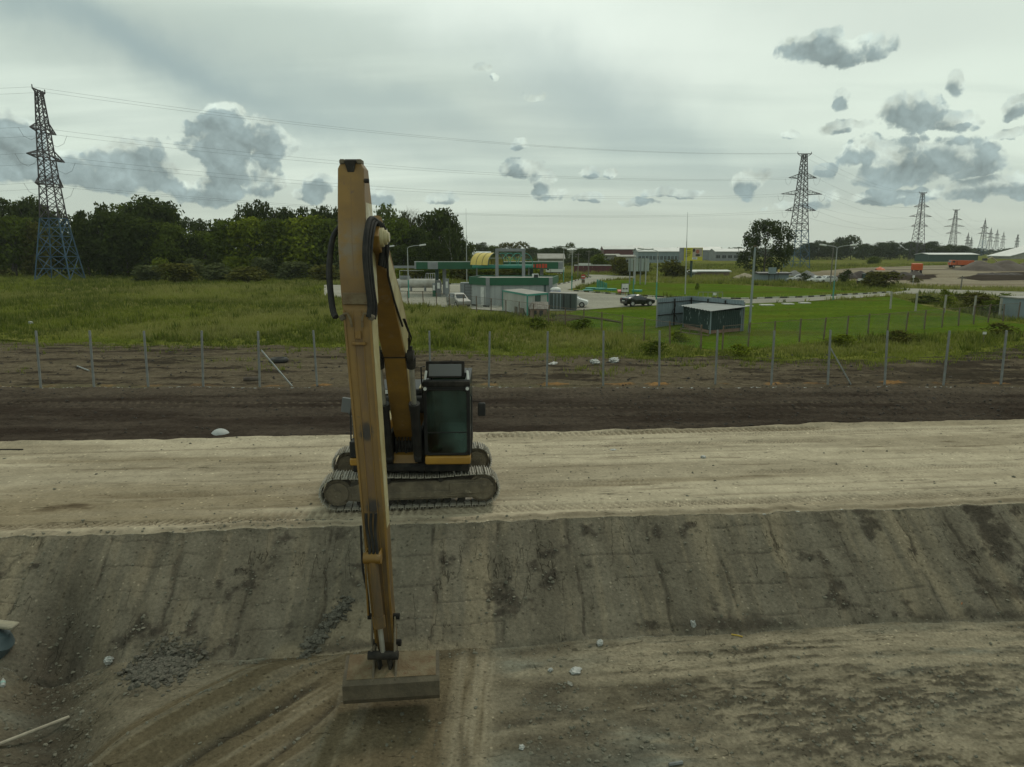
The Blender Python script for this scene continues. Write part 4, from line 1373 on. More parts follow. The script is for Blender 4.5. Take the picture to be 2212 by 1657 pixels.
for zc_ in (3.28, 2.0):
    dd = N.v('LENGTH', N.n('ShaderNodeCombineXYZ', {0: ctr, 1: 0.0, 2: N.m('MULTIPLY', N.m('SUBTRACT', sz_, zc_), 0.75)}).outputs[0])
    col = N.mix(N.ss(N.m('ADD', dd, N.m('MULTIPLY', N.noise(tc, 9, 4), 0.12)), 0.22, 0.12), col, (0.025, 0.018, 0.012))
bs = N.n('ShaderNodeBsdfPrincipled', {'Base Color': col, 'Roughness': 0.55})
bp = N.n('ShaderNodeBump', {'Height': N.noise(tc, 25, 5, 0.65), 'Strength': 0.12, 'Distance': 0.02})
N.t.links.new(bp.outputs[0], bs.inputs['Normal'])
N.t.links.new(bs.outputs[0], N.n('ShaderNodeOutputMaterial').inputs[0])

stick = loft_box(ST).build('stick', m_stick, EX, bevel=0.012)
# side plates in the painted skylit tone
for s_ in (-1, 1):
    vs = []
    rows_ = [(a_ + 0.05, b_ - 0.04, z_, h_) for a_, b_, z_, h_ in ST[2:9]]
    for off in (0.001, 0.007):
        for fy, by, z, hw in rows_:
            vs += [tilt((s_ * (hw + off), fy, z)), tilt((s_ * (hw + off), by, z))]
    k_ = len(rows_)
    fs = []
    for e in (0, 2 * k_):
        fs += [(e + 2 * q, e + 2 * q + 1, e + 2 * q + 3, e + 2 * q + 2) for q in range(k_ - 1)]
    for q in range(k_ - 1):
        fs += [(2 * q, 2 * q + 2, 2 * k_ + 2 * q + 2, 2 * k_ + 2 * q), (2 * q + 1, 2 * q + 3, 2 * k_ + 2 * q + 3, 2 * k_ + 2 * q + 1)]
    MB().add(vs, fs).build('side_plate', m_side, stick)
# raised edge strips on the lower front
for s_ in (-1, 1):
    mb = MB()
    for q in range(6, 10):
        a_, b_ = ST[q], ST[q + 1] if q + 1 < len(ST) else ST[q]
        mb.beam(tilt((s_ * (a_[3] - 0.012), a_[0] - 0.006, a_[2])), tilt((s_ * (b_[3] - 0.012), b_[0] - 0.006, b_[2])), 0.035, 0.03, (0, 1, 0))
        mb.beam(tilt((s_ * 0.075, a_[0] - 0.003, a_[2])), tilt((s_ * 0.075, b_[0] - 0.003, b_[2])), 0.010, 0.018, (0, 1, 0))
    mb.build('edge_strip', m_yel, stick)
# weld band, bracket and clamp
mb = MB()
mb.box(tilt((0, -6.155, 5.56)), (0.44, 0.035, 0.20))
mb.build('weld_band', m_rust, stick, bevel=0.01)
mb = MB()
mb.box(tilt((0, -6.30, 4.80)), (0.24, 0.06, 0.045))
mb.box(tilt((0, -6.29, 4.95)), (0.10, 0.04, 0.14))
mb.build('pipe_clamp', m_yel, stick, bevel=0.008)
for s_ in (-1, 1):
    MB().tube([tilt((s_ * 0.22, -6.2, 5.30)), tilt((s_ * 0.14, -6.27, 5.31)), tilt((s_ * 0.10, -6.28, 5.22)), tilt((s_ * 0.09, -6.27, 5.08))], 0.022, 8).build(
        'steel_pipe', m_rust, stick, smooth=True)
# tail: notch and lugs at the top
mb = MB().prism([(-0.10, 7.93), (0.10, 7.93), (0.055, 7.73), (0.0, 7.67), (-0.055, 7.73)], -5.350, -5.15, 'y')
mb.v = [tuple(tilt(v) + Vector((0, -0.012 * 1, 0))) for v in mb.v]
mb.build('tail_notch', m_blkm, stick)
for s_ in (-1, 1):
    mb = MB().box(tilt((s_ * 0.15, -5.2, 7.92)), (0.10, 0.22, 0.09))
    mb.build('tail_lug', m_mud, stick, bevel=0.02)
MB().cyl(tilt((0, -5.15, 7.85)), 0.13, 0.26, (1, 0, 0), 16).build('cylinder_eye', m_blkm, stick, smooth=True)
MB().cyl(tilt((0.275, -5.42, 7.58)), 0.04, 0.08, (1, 0, 0), 10).build('bolt', m_blkm, stick)
# stick cylinder along the boom top
pA, pB = Vector((AX, -2.4, 5.55)), Vector((-0.17, -5.0, 7.92))
d_ = (pB - pA).normalized()
c = up(MB().tube([pA, pA + d_ * 2.1], 0.13, 14), 'stick_cylinder', m_yel, smooth=True)
MB().tube([pA + d_ * 2.05, pB], 0.06, 12).build('piston_rod', m_chrome, c, smooth=True)
# the two big hose loops
L = [(-0.27, -5.35, 6.85), (-0.37, -5.62, 6.6), (-0.40, -5.85, 6.1), (-0.36, -6.0, 5.65), (-0.30, -6.12, 5.35), (-0.235, -6.22, 5.25)]


def smooth_path(P, k=5):
    P = [Vector(p) for p in P]
    out = []
    for q in range(len(P) - 1):
        p0_, p1_, p2_, p3_ = P[max(q - 1, 0)], P[q], P[q + 1], P[min(q + 2, len(P) - 1)]
        for e in range(k):
            t = e / k
            out.append(0.5 * ((2 * p1_) + (-p0_ + p2_) * t + (2 * p0_ - 5 * p1_ + 4 * p2_ - p3_) * t * t + (-p0_ + 3 * p1_ - 3 * p2_ + p3_) * t ** 3))
    return out + [P[-1]]


for nm, P_l, rad in (('hose', L, 0.045), ('hose', [(p[0] * 1.0 - 0.06, p[1] + 0.12, p[2] - 0.02) for p in L], 0.035)):
    MB().tube([v + Vector((-0.08, 0, 0)) for v in smooth_path(P_l)], rad, 10).build(nm, m_rub, stick, smooth=True)
Rl = [(0.30, -5.3, 6.1), (0.36, -5.35, 6.5), (0.33, -5.5, 6.82), (0.24, -5.7, 6.92), (0.205, -5.95, 6.7), (0.20, -6.15, 6.3), (0.235, -6.2, 5.8), (0.265, -6.2, 5.45), (0.24, -6.24, 5.25)]
for off, rad in ((0.0, 0.045), (0.045, 0.035), (0.085, 0.030)):
    MB().tube([v + Vector((off * 0.9, off * 1.6, -off * 0.6)) for v in smooth_path(Rl)], rad, 10).build('hose', m_rub, stick, smooth=True)
for s_ in (-1, 1):
    MB().box(tilt((s_ * 0.25, -6.2, 5.24)), (0.10, 0.09, 0.10), Matrix.Rotation(R(30 * s_), 3, 'Y')).build('hose_fitting', m_mud, stick, bevel=0.02)
# bucket cylinder on the camera side of the stick
pA = tilt((-0.03, -7.02, 1.20))
pB = tilt((0.0, -7.22, -0.50))
d_ = (pB - pA).normalized()
c = MB().tube([pA, pA + d_ * 1.16], 0.082, 14)
c.tube([pA + d_ * 1.02, pA + d_ * 1.22], 0.10, 14)
c = c.build('bucket_cylinder', m_stick, EX, smooth=True)
MB().tube([pA + d_ * 1.2, pB], 0.045, 12).build('piston_rod', m_chrome, c, smooth=True)
MB().cyl(pA, 0.10, 0.30, (1, 0, 0), 14).build('head_eye', m_yel, c, smooth=True)
mb = MB().tube([pA + Vector((-0.13, 0, 0.05)), pA + Vector((-0.12, -0.02, -0.5)), pA + Vector((-0.11, -0.02, -1.05))], 0.016, 6)
mb.build('cylinder_pipe', m_yel, c, smooth=True)
for s_ in (-0.07, 0.0, 0.07):
    MB().tube(smooth_path([tilt((s_ * 1.2, -6.88, 1.95)), tilt((s_ - 0.02, -6.93, 1.7)), tilt((s_ * 0.8, -7.0, 1.45)), tilt((s_, -7.05, 1.25))]), 0.026, 8).build('hose', m_rub, c, smooth=True)
for s_ in (-1, 1):
    mb = MB().box(pA + Vector((s_ * 0.12, 0.08, 0)), (0.03, 0.26, 0.2))
    mb.build('cylinder_lug', m_yel, stick, bevel=0.01)
# linkage
pS = tilt((0, -6.84, 0.02))
pQ = tilt((0, -6.82, -0.50))
pBk = tilt((0, -7.12, -0.86))
for s_ in (-1, 1):
    o_ = Vector((s_ * 0.20, 0, 0))
    mb = MB().beam(pS + o_, pB + o_, 0.035, 0.11)
    mb.build('link_arm', m_mud, EX, bevel=0.01)
    MB().beam(pB + Vector((s_ * 0.09, 0, 0)), pBk + Vector((s_ * 0.09, 0, 0)), 0.04, 0.12).build('bucket_link', m_blkm, EX, bevel=0.01)
for P_, w_, r_ in ((pS, 0.56, 0.055), (pB, 0.52, 0.075), (pQ, 0.50, 0.06), (pBk, 0.36, 0.05)):
    MB().cyl(P_, r_, w_, (1, 0, 0), 14).build('linkage_pin', m_blkm, EX, smooth=True)
# ditching bucket
BO = Vector((0.60, 0, 0))
BR = Matrix.Rotation(R(6), 4, 'Z')


def bk(mb):
    mb.v = [tuple(BO + Vector((0, -7.1, 0)) + BR @ Vector((v[0], v[1] + 7.1, v[2]))) for v in mb.v]
    return mb


shell = [(-6.78, -0.72), (-7.36, -0.84), (-7.44, -0.90), (-7.45, -1.16), (-7.38, -1.27), (-7.12, -1.35), (-6.70, -1.34)]
inner = [(y_ + (0.03 if i_ < 6 else 0), z_ + (0.03 if i_ > 2 else -0.03)) for i_, (y_, z_) in enumerate(shell)]
inner[0] = (-6.78, -0.75)
w2 = 0.79
mb = MB()
for q in range(len(shell) - 1):
    poly = [shell[q], shell[q + 1], inner[q + 1], inner[q]]
    mb.prism(poly, -w2, w2, 'x')
bucket = bk(mb).build('bucket', m_buck, EX)
mb = MB().prism([(-6.78, -0.717), (-7.36, -0.837), (-7.36, -0.829), (-6.78, -0.709)], -w2 + 0.03, w2 - 0.03, 'x')
bk(mb).build('top_plate', m_rust, bucket)
for s_ in (-1, 1):
    mb = MB().prism(shell, s_ * w2, s_ * (w2 + 0.03), 'x')
    bk(mb).build('side_cheek', m_buck, bucket)
mb = MB().bb(-w2, w2, -6.78, -6.60, -1.35, -1.33)
bk(mb).build('cutting_edge', m_steel, bucket)
for s_ in (-1, 1):
    mb = MB().prism([(-6.74, -0.50), (-6.92, -0.50), (-7.2, -0.72), (-7.40, -0.86), (-7.40, -0.88), (-6.78, -0.745)], -0.12 + s_ * 0.19 - 0.02, -0.12 + s_ * 0.19 + 0.02, 'x')
    bk(mb).build('hanger_plate', m_buck, bucket, bevel=0.008)
# link the boom hoses down the left of the stick
MB().tube(smooth_path([tilt((-0.19, -6.93, 1.75)), tilt((-0.23, -6.98, 1.0)), tilt((-0.20, -7.0, 0.6)), tilt((-0.21, -7.0, 0.1))]), 0.02, 8).build('hose', m_rub, stick, smooth=True)

ORD = ['first', 'second', 'third', 'fourth', 'fifth', 'sixth', 'seventh', 'eighth', 'ninth', 'tenth', 'eleventh', 'twelfth',
       'thirteenth', 'fourteenth', 'fifteenth', 'sixteenth', 'seventeenth', 'eighteenth', 'nineteenth', 'twentieth',
       'twenty-first', 'twenty-second', 'twenty-third', 'twenty-fourth', 'twenty-fifth', 'twenty-sixth', 'twenty-seventh',
       'twenty-eighth', 'twenty-ninth', 'thirtieth']


# ------------------------------------------------------------------ foliage
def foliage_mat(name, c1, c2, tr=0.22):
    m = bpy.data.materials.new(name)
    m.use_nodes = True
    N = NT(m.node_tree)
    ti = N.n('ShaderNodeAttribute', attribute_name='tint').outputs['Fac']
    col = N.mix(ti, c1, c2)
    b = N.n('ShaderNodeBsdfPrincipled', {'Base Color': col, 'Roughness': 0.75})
    b.inputs['Specular IOR Level'].default_value = 0.0
    t = N.n('ShaderNodeBsdfTranslucent', {'Color': col})
    mx = N.n('ShaderNodeMixShader', {0: tr})
    N.t.links.new(b.outputs[0], mx.inputs[1])
    N.t.links.new(t.outputs[0], mx.inputs[2])
    N.t.links.new(mx.outputs[0], N.n('ShaderNodeOutputMaterial').inputs[0])
    return m


FM = {'dark': foliage_mat('dark foliage', (0.022, 0.034, 0.009), (0.066, 0.086, 0.020)),
      'mid': foliage_mat('mid green foliage', (0.040, 0.060, 0.010), (0.115, 0.145, 0.022)),
      'bright': foliage_mat('fresh green foliage', (0.070, 0.100, 0.010), (0.190, 0.220, 0.024)),
      'olive': foliage_mat('olive foliage', (0.055, 0.060, 0.014), (0.125, 0.120, 0.030)),
      'grey': foliage_mat('grey green foliage', (0.052, 0.066, 0.028), (0.125, 0.140, 0.058)),
      'far': foliage_mat('distant foliage', (0.028, 0.042, 0.020), (0.055, 0.070, 0.030))}
m_bark = mat('bark', (0.055, 0.045, 0.035), (0.095, 0.08, 0.062), 6, 0.9)
m_birch = mat('pale bark', (0.32, 0.31, 0.27), (0.16, 0.15, 0.12), 6, 0.85)


def crown_arrays(seed, nl=22, leaves=4200, leaf=0.026, rx=0.5, zlo=0.12, open_=0.0, lobe=0.17, droop=0.0):
    """unit-height crown: leaf clumps spread over many uneven lobes"""
    r = np.random.default_rng(seed)
    th = r.uniform(0, 2 * np.pi, nl)
    zz = r.uniform(0, 1, nl) ** 0.85
    env = np.sqrt(np.clip(1 - ((zz - 0.42) / 0.62) ** 2, 0.05, 1))
    rad = env * (rx - lobe * 0.55) * r.uniform(0.25, 1.0, nl) ** 0.6
    cx, cy = rad * np.cos(th), rad * np.sin(th)
    cz = zlo + lobe * 0.35 + zz * (1 - zlo - lobe * 1.0)
    lr = lobe * r.uniform(0.6, 1.25, nl)
    cx[0], cy[0], cz[0], lr[0] = 0.03, 0.0, 1 - lobe * 0.8, lobe * 0.8
    w = lr ** 2
    li = r.choice(nl, leaves, p=w / w.sum())
    d = r.normal(0, 1, (leaves, 3))
    d /= np.linalg.norm(d, axis=1)[:, None]
    d[:, 2] = np.where(d[:, 2] < -0.75, -d[:, 2], d[:, 2])
    rr_ = lr[li] * (1 - 0.45 * r.uniform(0, 1, leaves) ** 2 + r.exponential(0.07, leaves))
    bump = 1 + 0.22 * np.sin(d[:, 0] * 7 + li) * np.sin(d[:, 1] * 6 + li * 2) + 0.16 * np.sin(d[:, 2] * 11 + li * 3)
    c = np.stack([cx[li], cy[li], cz[li]], -1) + d * (rr_ * bump)[:, None] * np.array([1.1, 1.1, 0.85])
    c[:, 2] -= droop * r.uniform(0, 1, leaves) ** 2 * 0.2
    if open_:
        f = np.sin(c[:, 0] * 21 + seed) * np.sin(c[:, 1] * 19) * np.sin(c[:, 2] * 23 + 1)
        kp = f > -0.3 + open_
        c, li, d = c[kp], li[kp], d[kp]
    k = len(c)
    nrm = d * 0.6 + r.normal(0, 0.6, (k, 3)) + np.array([0, 0, 0.25])
    nrm /= np.linalg.norm(nrm, axis=1)[:, None]
    a = np.cross(nrm, r.normal(0, 1, (k, 3)))
    a /= np.linalg.norm(a, axis=1)[:, None]
    b = np.cross(nrm, a)
    s1 = leaf * r.uniform(0.6, 1.5, k)[:, None]
    s2 = s1 * r.uniform(0.45, 0.9, k)[:, None]
    V = np.stack([c - a * s1, c + b * s2, c + a * s1, c - b * s2], 1).reshape(-1, 3)
    V[:, 2] = np.clip(np.abs(V[:, 2]), 0.0, 1.03)
    lt = r.uniform(0, 1, nl)
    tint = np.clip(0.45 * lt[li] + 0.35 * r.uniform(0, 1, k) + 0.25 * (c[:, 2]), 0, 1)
    return V, np.repeat(tint, 4)


CROWNS = {}


def crown_mesh(kind, matk):
    key = (kind, matk)
    if key in CROWNS:
        return CROWNS[key]
    spec = {'a': dict(seed=1, nl=40, zlo=0.0), 'b': dict(seed=2, nl=34, rx=0.42, zlo=0.0), 'c': dict(seed=3, nl=48, lobe=0.14, zlo=0.0),
            'd': dict(seed=4, nl=30, zlo=0.0, lobe=0.2), 'e': dict(seed=5, nl=40, rx=0.36, lobe=0.13, zlo=0.0),
            'f': dict(seed=6, nl=36, zlo=0.06, lobe=0.13, open_=0.28, leaves=3800),
            'lone': dict(seed=7, nl=64, zlo=0.08, lobe=0.085, rx=0.56, leaves=13000, leaf=0.016, droop=0.7, open_=0.08),
            'bush': dict(seed=8, nl=18, zlo=0.0, lobe=0.27, rx=0.52, leaves=2200, leaf=0.045),
            'bush2': dict(seed=9, nl=24, zlo=0.0, lobe=0.22, rx=0.54, leaves=2200, leaf=0.045),
            'scrub': dict(seed=10, nl=14, zlo=0.0, lobe=0.22, rx=0.5, leaves=900, leaf=0.05, open_=0.1),
            'small': dict(seed=12, nl=14, lobe=0.2, leaves=800, leaf=0.05)}[kind]
    V, t = crown_arrays(**spec)
    F = np.arange(len(V)).reshape(-1, 4)
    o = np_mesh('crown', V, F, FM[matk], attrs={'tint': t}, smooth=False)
    me = o.data
    bpy.data.objects.remove(o)
    CROWNS[key] = me
    return me


TRUNKS = {}


def trunk_mesh(kind, m):
    key = (kind, m.name)
    if key in TRUNKS:
        return TRUNKS[key]
    r = random.Random(kind)
    mb = MB()
    x = y = 0
    P = []
    for q in range(7):
        P.append((x, y, q * 0.13))
        x += r.uniform(-0.02, 0.02)
        y += r.uniform(-0.02, 0.02)
    mb.tube(P, [0.022, 0.018, 0.016, 0.014, 0.011, 0.008, 0.004], 7)
    for q in range(11):
        z0_ = r.uniform(0.22, 0.68)
        a_ = r.uniform(0, 6.28)
        l_ = r.uniform(0.16, 0.34)
        p0_ = Vector(P[int(z0_ / 0.13)])
        p0_.z = z0_
        d_ = Vector((math.cos(a_), math.sin(a_), r.uniform(0.4, 1.1))).normalized()
        mb.tube([p0_, p0_ + d_ * l_ * 0.5, p0_ + (d_ + Vector((0, 0, 0.25))) * l_], [0.009, 0.006, 0.002], 5)
    o = mb.build('trunk', m, smooth=True)
    me = o.data
    bpy.data.objects.remove(o)
    TRUNKS[key] = me
    return me


def tree(x, ytop, D, wpx, kind, matk, label, group=None, name='tree', base=None, bark=None):
    if base is not None:
        D = g(x, base).y
    top = at(x, ytop, D)
    midp = at(x, ytop, D)
    hgt = max(top.z, 0.5)
    w = wpx / FPX * D
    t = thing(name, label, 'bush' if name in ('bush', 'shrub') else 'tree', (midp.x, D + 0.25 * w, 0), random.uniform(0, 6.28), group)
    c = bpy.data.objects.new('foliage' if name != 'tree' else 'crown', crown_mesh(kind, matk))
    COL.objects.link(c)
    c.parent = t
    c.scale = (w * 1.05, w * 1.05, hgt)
    if name == 'tree':
        s_ = bpy.data.objects.new('trunk', trunk_mesh(kind, bark or m_bark))
        COL.objects.link(s_)
        s_.parent = t
        s_.scale = (hgt * 0.9, hgt * 0.9, hgt * 0.98)
    return t


# the wood on the left, back row
back = [(-75, 425, 205, 110, 'a', 'dark'), (-10, 428, 200, 90, 'c', 'dark'), (38, 424, 198, 80, 'a', 'dark'), (80, 440, 200, 60, 'b', 'dark'), (118, 455, 205, 50, 'f', 'dark'),
        (165, 452, 190, 70, 'e', 'dark'), (210, 437, 186, 76, 'b', 'dark'), (262, 440, 190, 80, 'd', 'mid'), (308, 424, 186, 110, 'a', 'dark'),
        (350, 446, 190, 70, 'c', 'mid'), (398, 470, 215, 50, 'f', 'dark'), (432, 474, 220, 56, 'f', 'dark'), (468, 472, 220, 48, 'b', 'dark'),
        (522, 440, 206, 52, 'f', 'dark'), (556, 434, 205, 60, 'c', 'dark'), (600, 447, 210, 60, 'a', 'dark'), (642, 448, 212, 56, 'c', 'dark'),
        (684, 444, 210, 64, 'a', 'dark'), (722, 446, 210, 60, 'b', 'dark'), (775, 455, 205, 60, 'c', 'mid'), (832, 441, 200, 62, 'f', 'mid'),
        (872, 455, 196, 50, 'b', 'dark'), (912, 462, 200, 56, 'f', 'dark')]
LK = {'dark': 'dark green', 'mid': 'mid green', 'bright': 'fresh green', 'olive': 'olive green', 'grey': 'grey green'}
for q, (x, yt, D, w, k, mk) in enumerate(back):
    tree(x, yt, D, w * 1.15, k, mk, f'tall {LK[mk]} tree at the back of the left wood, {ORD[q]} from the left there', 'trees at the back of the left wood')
front = [(-60, 480, 172, 100, 'a', 'olive'), (0, 468, 172, 100, 'd', 'mid'), (62, 478, 174, 70, 'b', 'olive'), (112, 492, 180, 60, 'd', 'dark'), (168, 470, 172, 74, 'e', 'dark'), (205, 455, 172, 70, 'b', 'dark'),
         (250, 462, 170, 90, 'd', 'dark'), (300, 470, 168, 90, 'a', 'dark'), (345, 482, 168, 80, 'd', 'mid'), (388, 505, 172, 60, 'c', 'dark'), (430, 500, 176, 70, 'a', 'mid'),
         (485, 474, 170, 90, 'd', 'mid'), (535, 468, 168, 100, 'a', 'bright'), (590, 474, 168, 90, 'd', 'mid'), (648, 464, 166, 110, 'a', 'bright'), (700, 474, 166, 80, 'd', 'mid'),
         (745, 480, 168, 80, 'c', 'mid'), (800, 478, 168, 80, 'a', 'mid'), (850, 474, 168, 86, 'd', 'mid'), (900, 490, 170, 80, 'a', 'dark'), (948, 449, 176, 78, 'a', 'dark'), (978, 482, 180, 54, 'd', 'dark'),
         (1004, 520, 186, 44, 'c', 'mid'), (930, 520, 164, 60, 'd', 'dark'), (870, 530, 160, 60, 'd', 'dark')]
for q, (x, yt, D, w, k, mk) in enumerate(front):
    tree(x, yt, D, w * 1.15, k, mk, f'rounded {LK[mk]} tree on the near edge of the left wood, {ORD[q]} in the row', 'trees along the near edge of the left wood')
# a bare crown and a white-stemmed birch
bt = thing('tree', 'bare grey tree with leafless branches poking above the wood', 'tree', (at(893, 500, 196).x, 196, 0))
r = random.Random(4)


def limb(mb, p, d, l, rad, dep):
    e = p + d * l
    mb.tube([p, e], [rad, rad * 0.6], 5, cap=False)
    if dep:
        for _ in range(3):
            nd = (d + Vector((r.uniform(-.6, .6), r.uniform(-.6, .6), r.uniform(-.1, .5)))).normalized()
            limb(mb, e - d * l * r.uniform(0, 0.4), nd, l * r.uniform(0.55, 0.8), rad * 0.55, dep - 1)


mb = MB()
limb(mb, Vector((0, 0, 0)), Vector((0, 0, 1)), 8.5, 0.2, 5)
sc_ = at(893, 441, 196).z / max(v[2] for v in mb.v)
mb.v = [(v[0] * sc_, v[1] * sc_, v[2] * sc_) for v in mb.v]
mb.build('branches', mat('dead wood', (0.16, 0.14, 0.12), (0.22, 0.2, 0.17), 3, 0.9), bt)
bt = thing('tree', 'thin white-stemmed tree standing in front of the dark wood above the gas tank', 'tree', (at(975, 560, 163).x, 163, 0))
mb = MB()
r = random.Random(9)
limb(mb, Vector((0, 0, 0)), Vector((0.02, 0, 1)), 4.6, 0.13, 3)
mb.build('branches', m_birch, bt)
c = bpy.data.objects.new('crown', crown_mesh('small', 'dark'))
COL.objects.link(c)
c.parent = bt
c.scale = (4.5, 4.5, 11)

bushes = [(8, 514, 585, 74, 'bush', 'grey', 'big grey green bush at the far left edge of the wood'),
          (150, 560, 590, 30, 'bush2', 'bright', 'small bright bush between the legs of the blue pylon'),
          (258, 540, 592, 46, 'bush2', 'mid', 'narrow rounded bush in front of the wood, left of a wider one'),
          (303, 526, 590, 66, 'bush', 'grey', 'wide dome-shaped grey green bush in front of the wood'),
          (374, 529, 578, 66, 'bush2', 'bright', 'bright green bush standing before a gap in the wood'),
          (1457, 560, 601, 50, 'bush', 'olive', 'large round olive bush between the blank hoarding and the yellow billboard'),
          (1340, 556, 596, 44, 'bush2', 'olive', 'tall olive bush behind the blank hoarding'),
          (1300, 548, 588, 40, 'bush', 'mid', 'dark bush behind the maroon fence'),
          (1384, 558, 597, 40, 'bush', 'olive', 'shaggy bush hidden partly by the blank hoarding'),
          (1916, 588, 621, 68, 'bush2', 'olive', 'large brown green bush beside the small tractor'),
          (1833, 583, 612, 26, 'scrub', 'dark', 'small dark conifer-like bush left of the tractor'),
          (1741, 590, 611, 22, 'scrub', 'dark', 'little dark bush in front of the parked cars'),
          (1507, 611, 628, 9, 'scrub', 'mid', 'tiny sapling on the far lawn'),
          (2050, 625, 664, 34, 'scrub', 'bright', 'fresh green sapling behind the concrete post fence'),
          (2122, 634, 672, 64, 'bush2', 'olive', 'spreading scrub bush behind the concrete post fence'),
          (2180, 634, 684, 66, 'bush', 'mid', 'dark shrub against the grey blue cabin at the right edge'),
          (2010, 640, 656, 60, 'scrub', 'dark', 'low dark shrub at the roadside behind the concrete posts'),
          (2085, 636, 655, 44, 'scrub', 'dark', 'low ragged shrub between two roadside saplings'),
          (1980, 600, 612, 26, 'scrub', 'olive', 'scrubby weeds clump beside the earthworks road'),
          (1892, 553, 572, 22, 'bush', 'mid', 'lone small tree-like bush at the far edge of the field'),
          (1262, 690, 716, 48, 'scrub', 'mid', 'dark weed clump at the foot of the rusty fence'),
          (1160, 688, 712, 50, 'scrub', 'mid', 'dark weed clump below the tiled kennel'),
          (1470, 716, 740, 44, 'scrub', 'bright', 'weed clump beside the grey blue pen'),
          (1484, 690, 706, 22, 'scrub', 'dark', 'dark bush in the corner between the shed and the pen'),
          (1600, 746, 770, 50, 'scrub', 'bright', 'low weeds below the corner of the rusty fence'),
          (1420, 738, 768, 56, 'scrub', 'mid', 'dark weeds beside the scattered plastic bags'),
          (1950, 716, 742, 60, 'scrub', 'olive', 'long low weeds along the lower right fence'),
          (1830, 724, 748, 60, 'scrub', 'bright', 'flat green weeds along the lower right fence'),
          (2170, 700, 724, 60, 'scrub', 'olive', 'coarse weeds beside the small white notice')]
for x, yt, yb, w, k, mk, lb in bushes:
    tree(x, yt, 0, w, k, mk, lb, name='bush', base=yb)
rowb = [(310, 574), (342, 568), (372, 565), (402, 566), (432, 564), (466, 568), (498, 567), (530, 570), (562, 566), (596, 565), (630, 566), (664, 566), (698, 568), (730, 570),
        (762, 574)]
for q, (x, yt) in enumerate(rowb):
    tree(x, yt - (0, 12, -5, 9, 3)[q % 5], 0, (64, 40, 72, 50, 58)[q % 5], 'bush' if q % 2 else 'bush2', ('grey', 'bright', 'olive', 'grey', 'mid')[q % 5],
         f'low scrubby bush in the belt before the wood, {ORD[q]} from the left', 'scrub belt before the wood', name='shrub', base=606 - q * 0.35 + (4, -3, 7, 0, -5)[q % 5])
rowc = [(862, 580), (892, 578), (925, 574), (958, 576), (990, 573), (1024, 575), (1058, 577), (1092, 576), (1126, 578), (1160, 580)]
for q, (x, yt) in enumerate(rowc):
    tree(x, yt, 0, 50, 'bush' if q % 2 else 'bush2', ('bright', 'olive', 'mid')[q % 3],
         f'yellow green bush seen under the filling station canopy, {ORD[q]} from the left', 'bushes behind the filling station', name='shrub', base=606)
# behind the station and towards the warehouses
far1 = [(1040, 524, 400, 34, 'c', 'dark'), (1066, 530, 420, 30, 'a', 'mid'), (1092, 524, 400, 40, 'f', 'olive'), (1122, 522, 400, 44, 'f', 'olive'), (1150, 534, 420, 34, 'a', 'dark'),
        (1182, 536, 380, 40, 'd', 'dark'), (1212, 532, 360, 36, 'd', 'dark'), (1232, 524, 420, 22, 'f', 'grey'), (1256, 538, 330, 40, 'd', 'dark'), (1282, 536, 320, 46, 'a', 'dark'),
        (1172, 552, 300, 40, 'd', 'mid'), (1205, 556, 290, 40, 'd', 'dark'), (1245, 556, 280, 44, 'a', 'dark')]
for q, (x, yt, D, w, k, mk) in enumerate(far1):
    tree(x, yt, D, w * 1.1, k, mk, f'{LK[mk]} tree in the dark clump behind the canopy, {ORD[q]} of the clump', 'trees behind the filling station')
tree(1668, 470, 0, 104, 'lone', 'dark', 'large solitary birch-like tree in front of the second pylon', base=592)
far2 = [(1752, 524, 470, 40), (1776, 520, 480, 40), (1802, 524, 470, 36), (1826, 512, 480, 44), (1848, 508, 470, 40), (1872, 526, 480, 30), (1892, 530, 500, 30), (1912, 524, 480, 36),
        (1932, 520, 490, 30), (1952, 524, 480, 36), (1975, 522, 500, 34), (1998, 524, 480, 36), (2020, 522, 490, 32), (2040, 530, 480, 36), (2064, 528, 520, 38), (2088, 530, 520, 30)]
for q, (x, yt, D, w) in enumerate(far2):
    tree(x, yt, D, w * 1.2, 'acdbf'[q % 5], 'dark' if q % 3 else 'far', f'dark tree in the distant row right of the second pylon, {ORD[q]} from the left', 'distant row of trees at the right')
# woods on the horizon, one mass
r = np.random.default_rng(21)
Vs, Ts = [], []
small = [crown_arrays(60 + q, nl=9, leaves=90, leaf=0.11, lobe=0.26, zlo=0.0) for q in range(4)]
for q in range(900):
    a_ = r.uniform(-0.85, 0.85)
    D = r.uniform(650, 1500)
    px = CX + a_ * FPX * 1.0
    if 1740 < px < 2212 and D < 800:
        continue
    h = r.uniform(4.5, 9.5) * (1.15 if px < 900 else 1.0) + (4 if px > 2000 else 0) * 0
    w = r.uniform(14, 26)
    V, t = small[q % 4]
    Vs.append(V * np.array([w, w, h]) + np.array([a_ * D, D, 0]))
    Ts.append(t)
V = np.concatenate(Vs)
np_mesh('horizon_woods', V, np.arange(len(V)).reshape(-1, 4), FM['far'], attrs={'tint': np.concatenate(Ts)}, smooth=False, kind='stuff')

# ------------------------------------------------------------------ pylons and wires
m_pyl = mat('weathered lattice steel', (0.045, 0.038, 0.044), (0.07, 0.058, 0.062), 0.3, 0.7)
m_pylb = mat('blue painted lattice steel', (0.030, 0.075, 0.125), (0.042, 0.095, 0.15), 0.5, 0.6)
m_ins = mat('glass insulators', (0.16, 0.17, 0.17), None, 1, 0.4)
m_wire = mat('power line cable', (0.13, 0.135, 0.14), None, 1, 0.6)


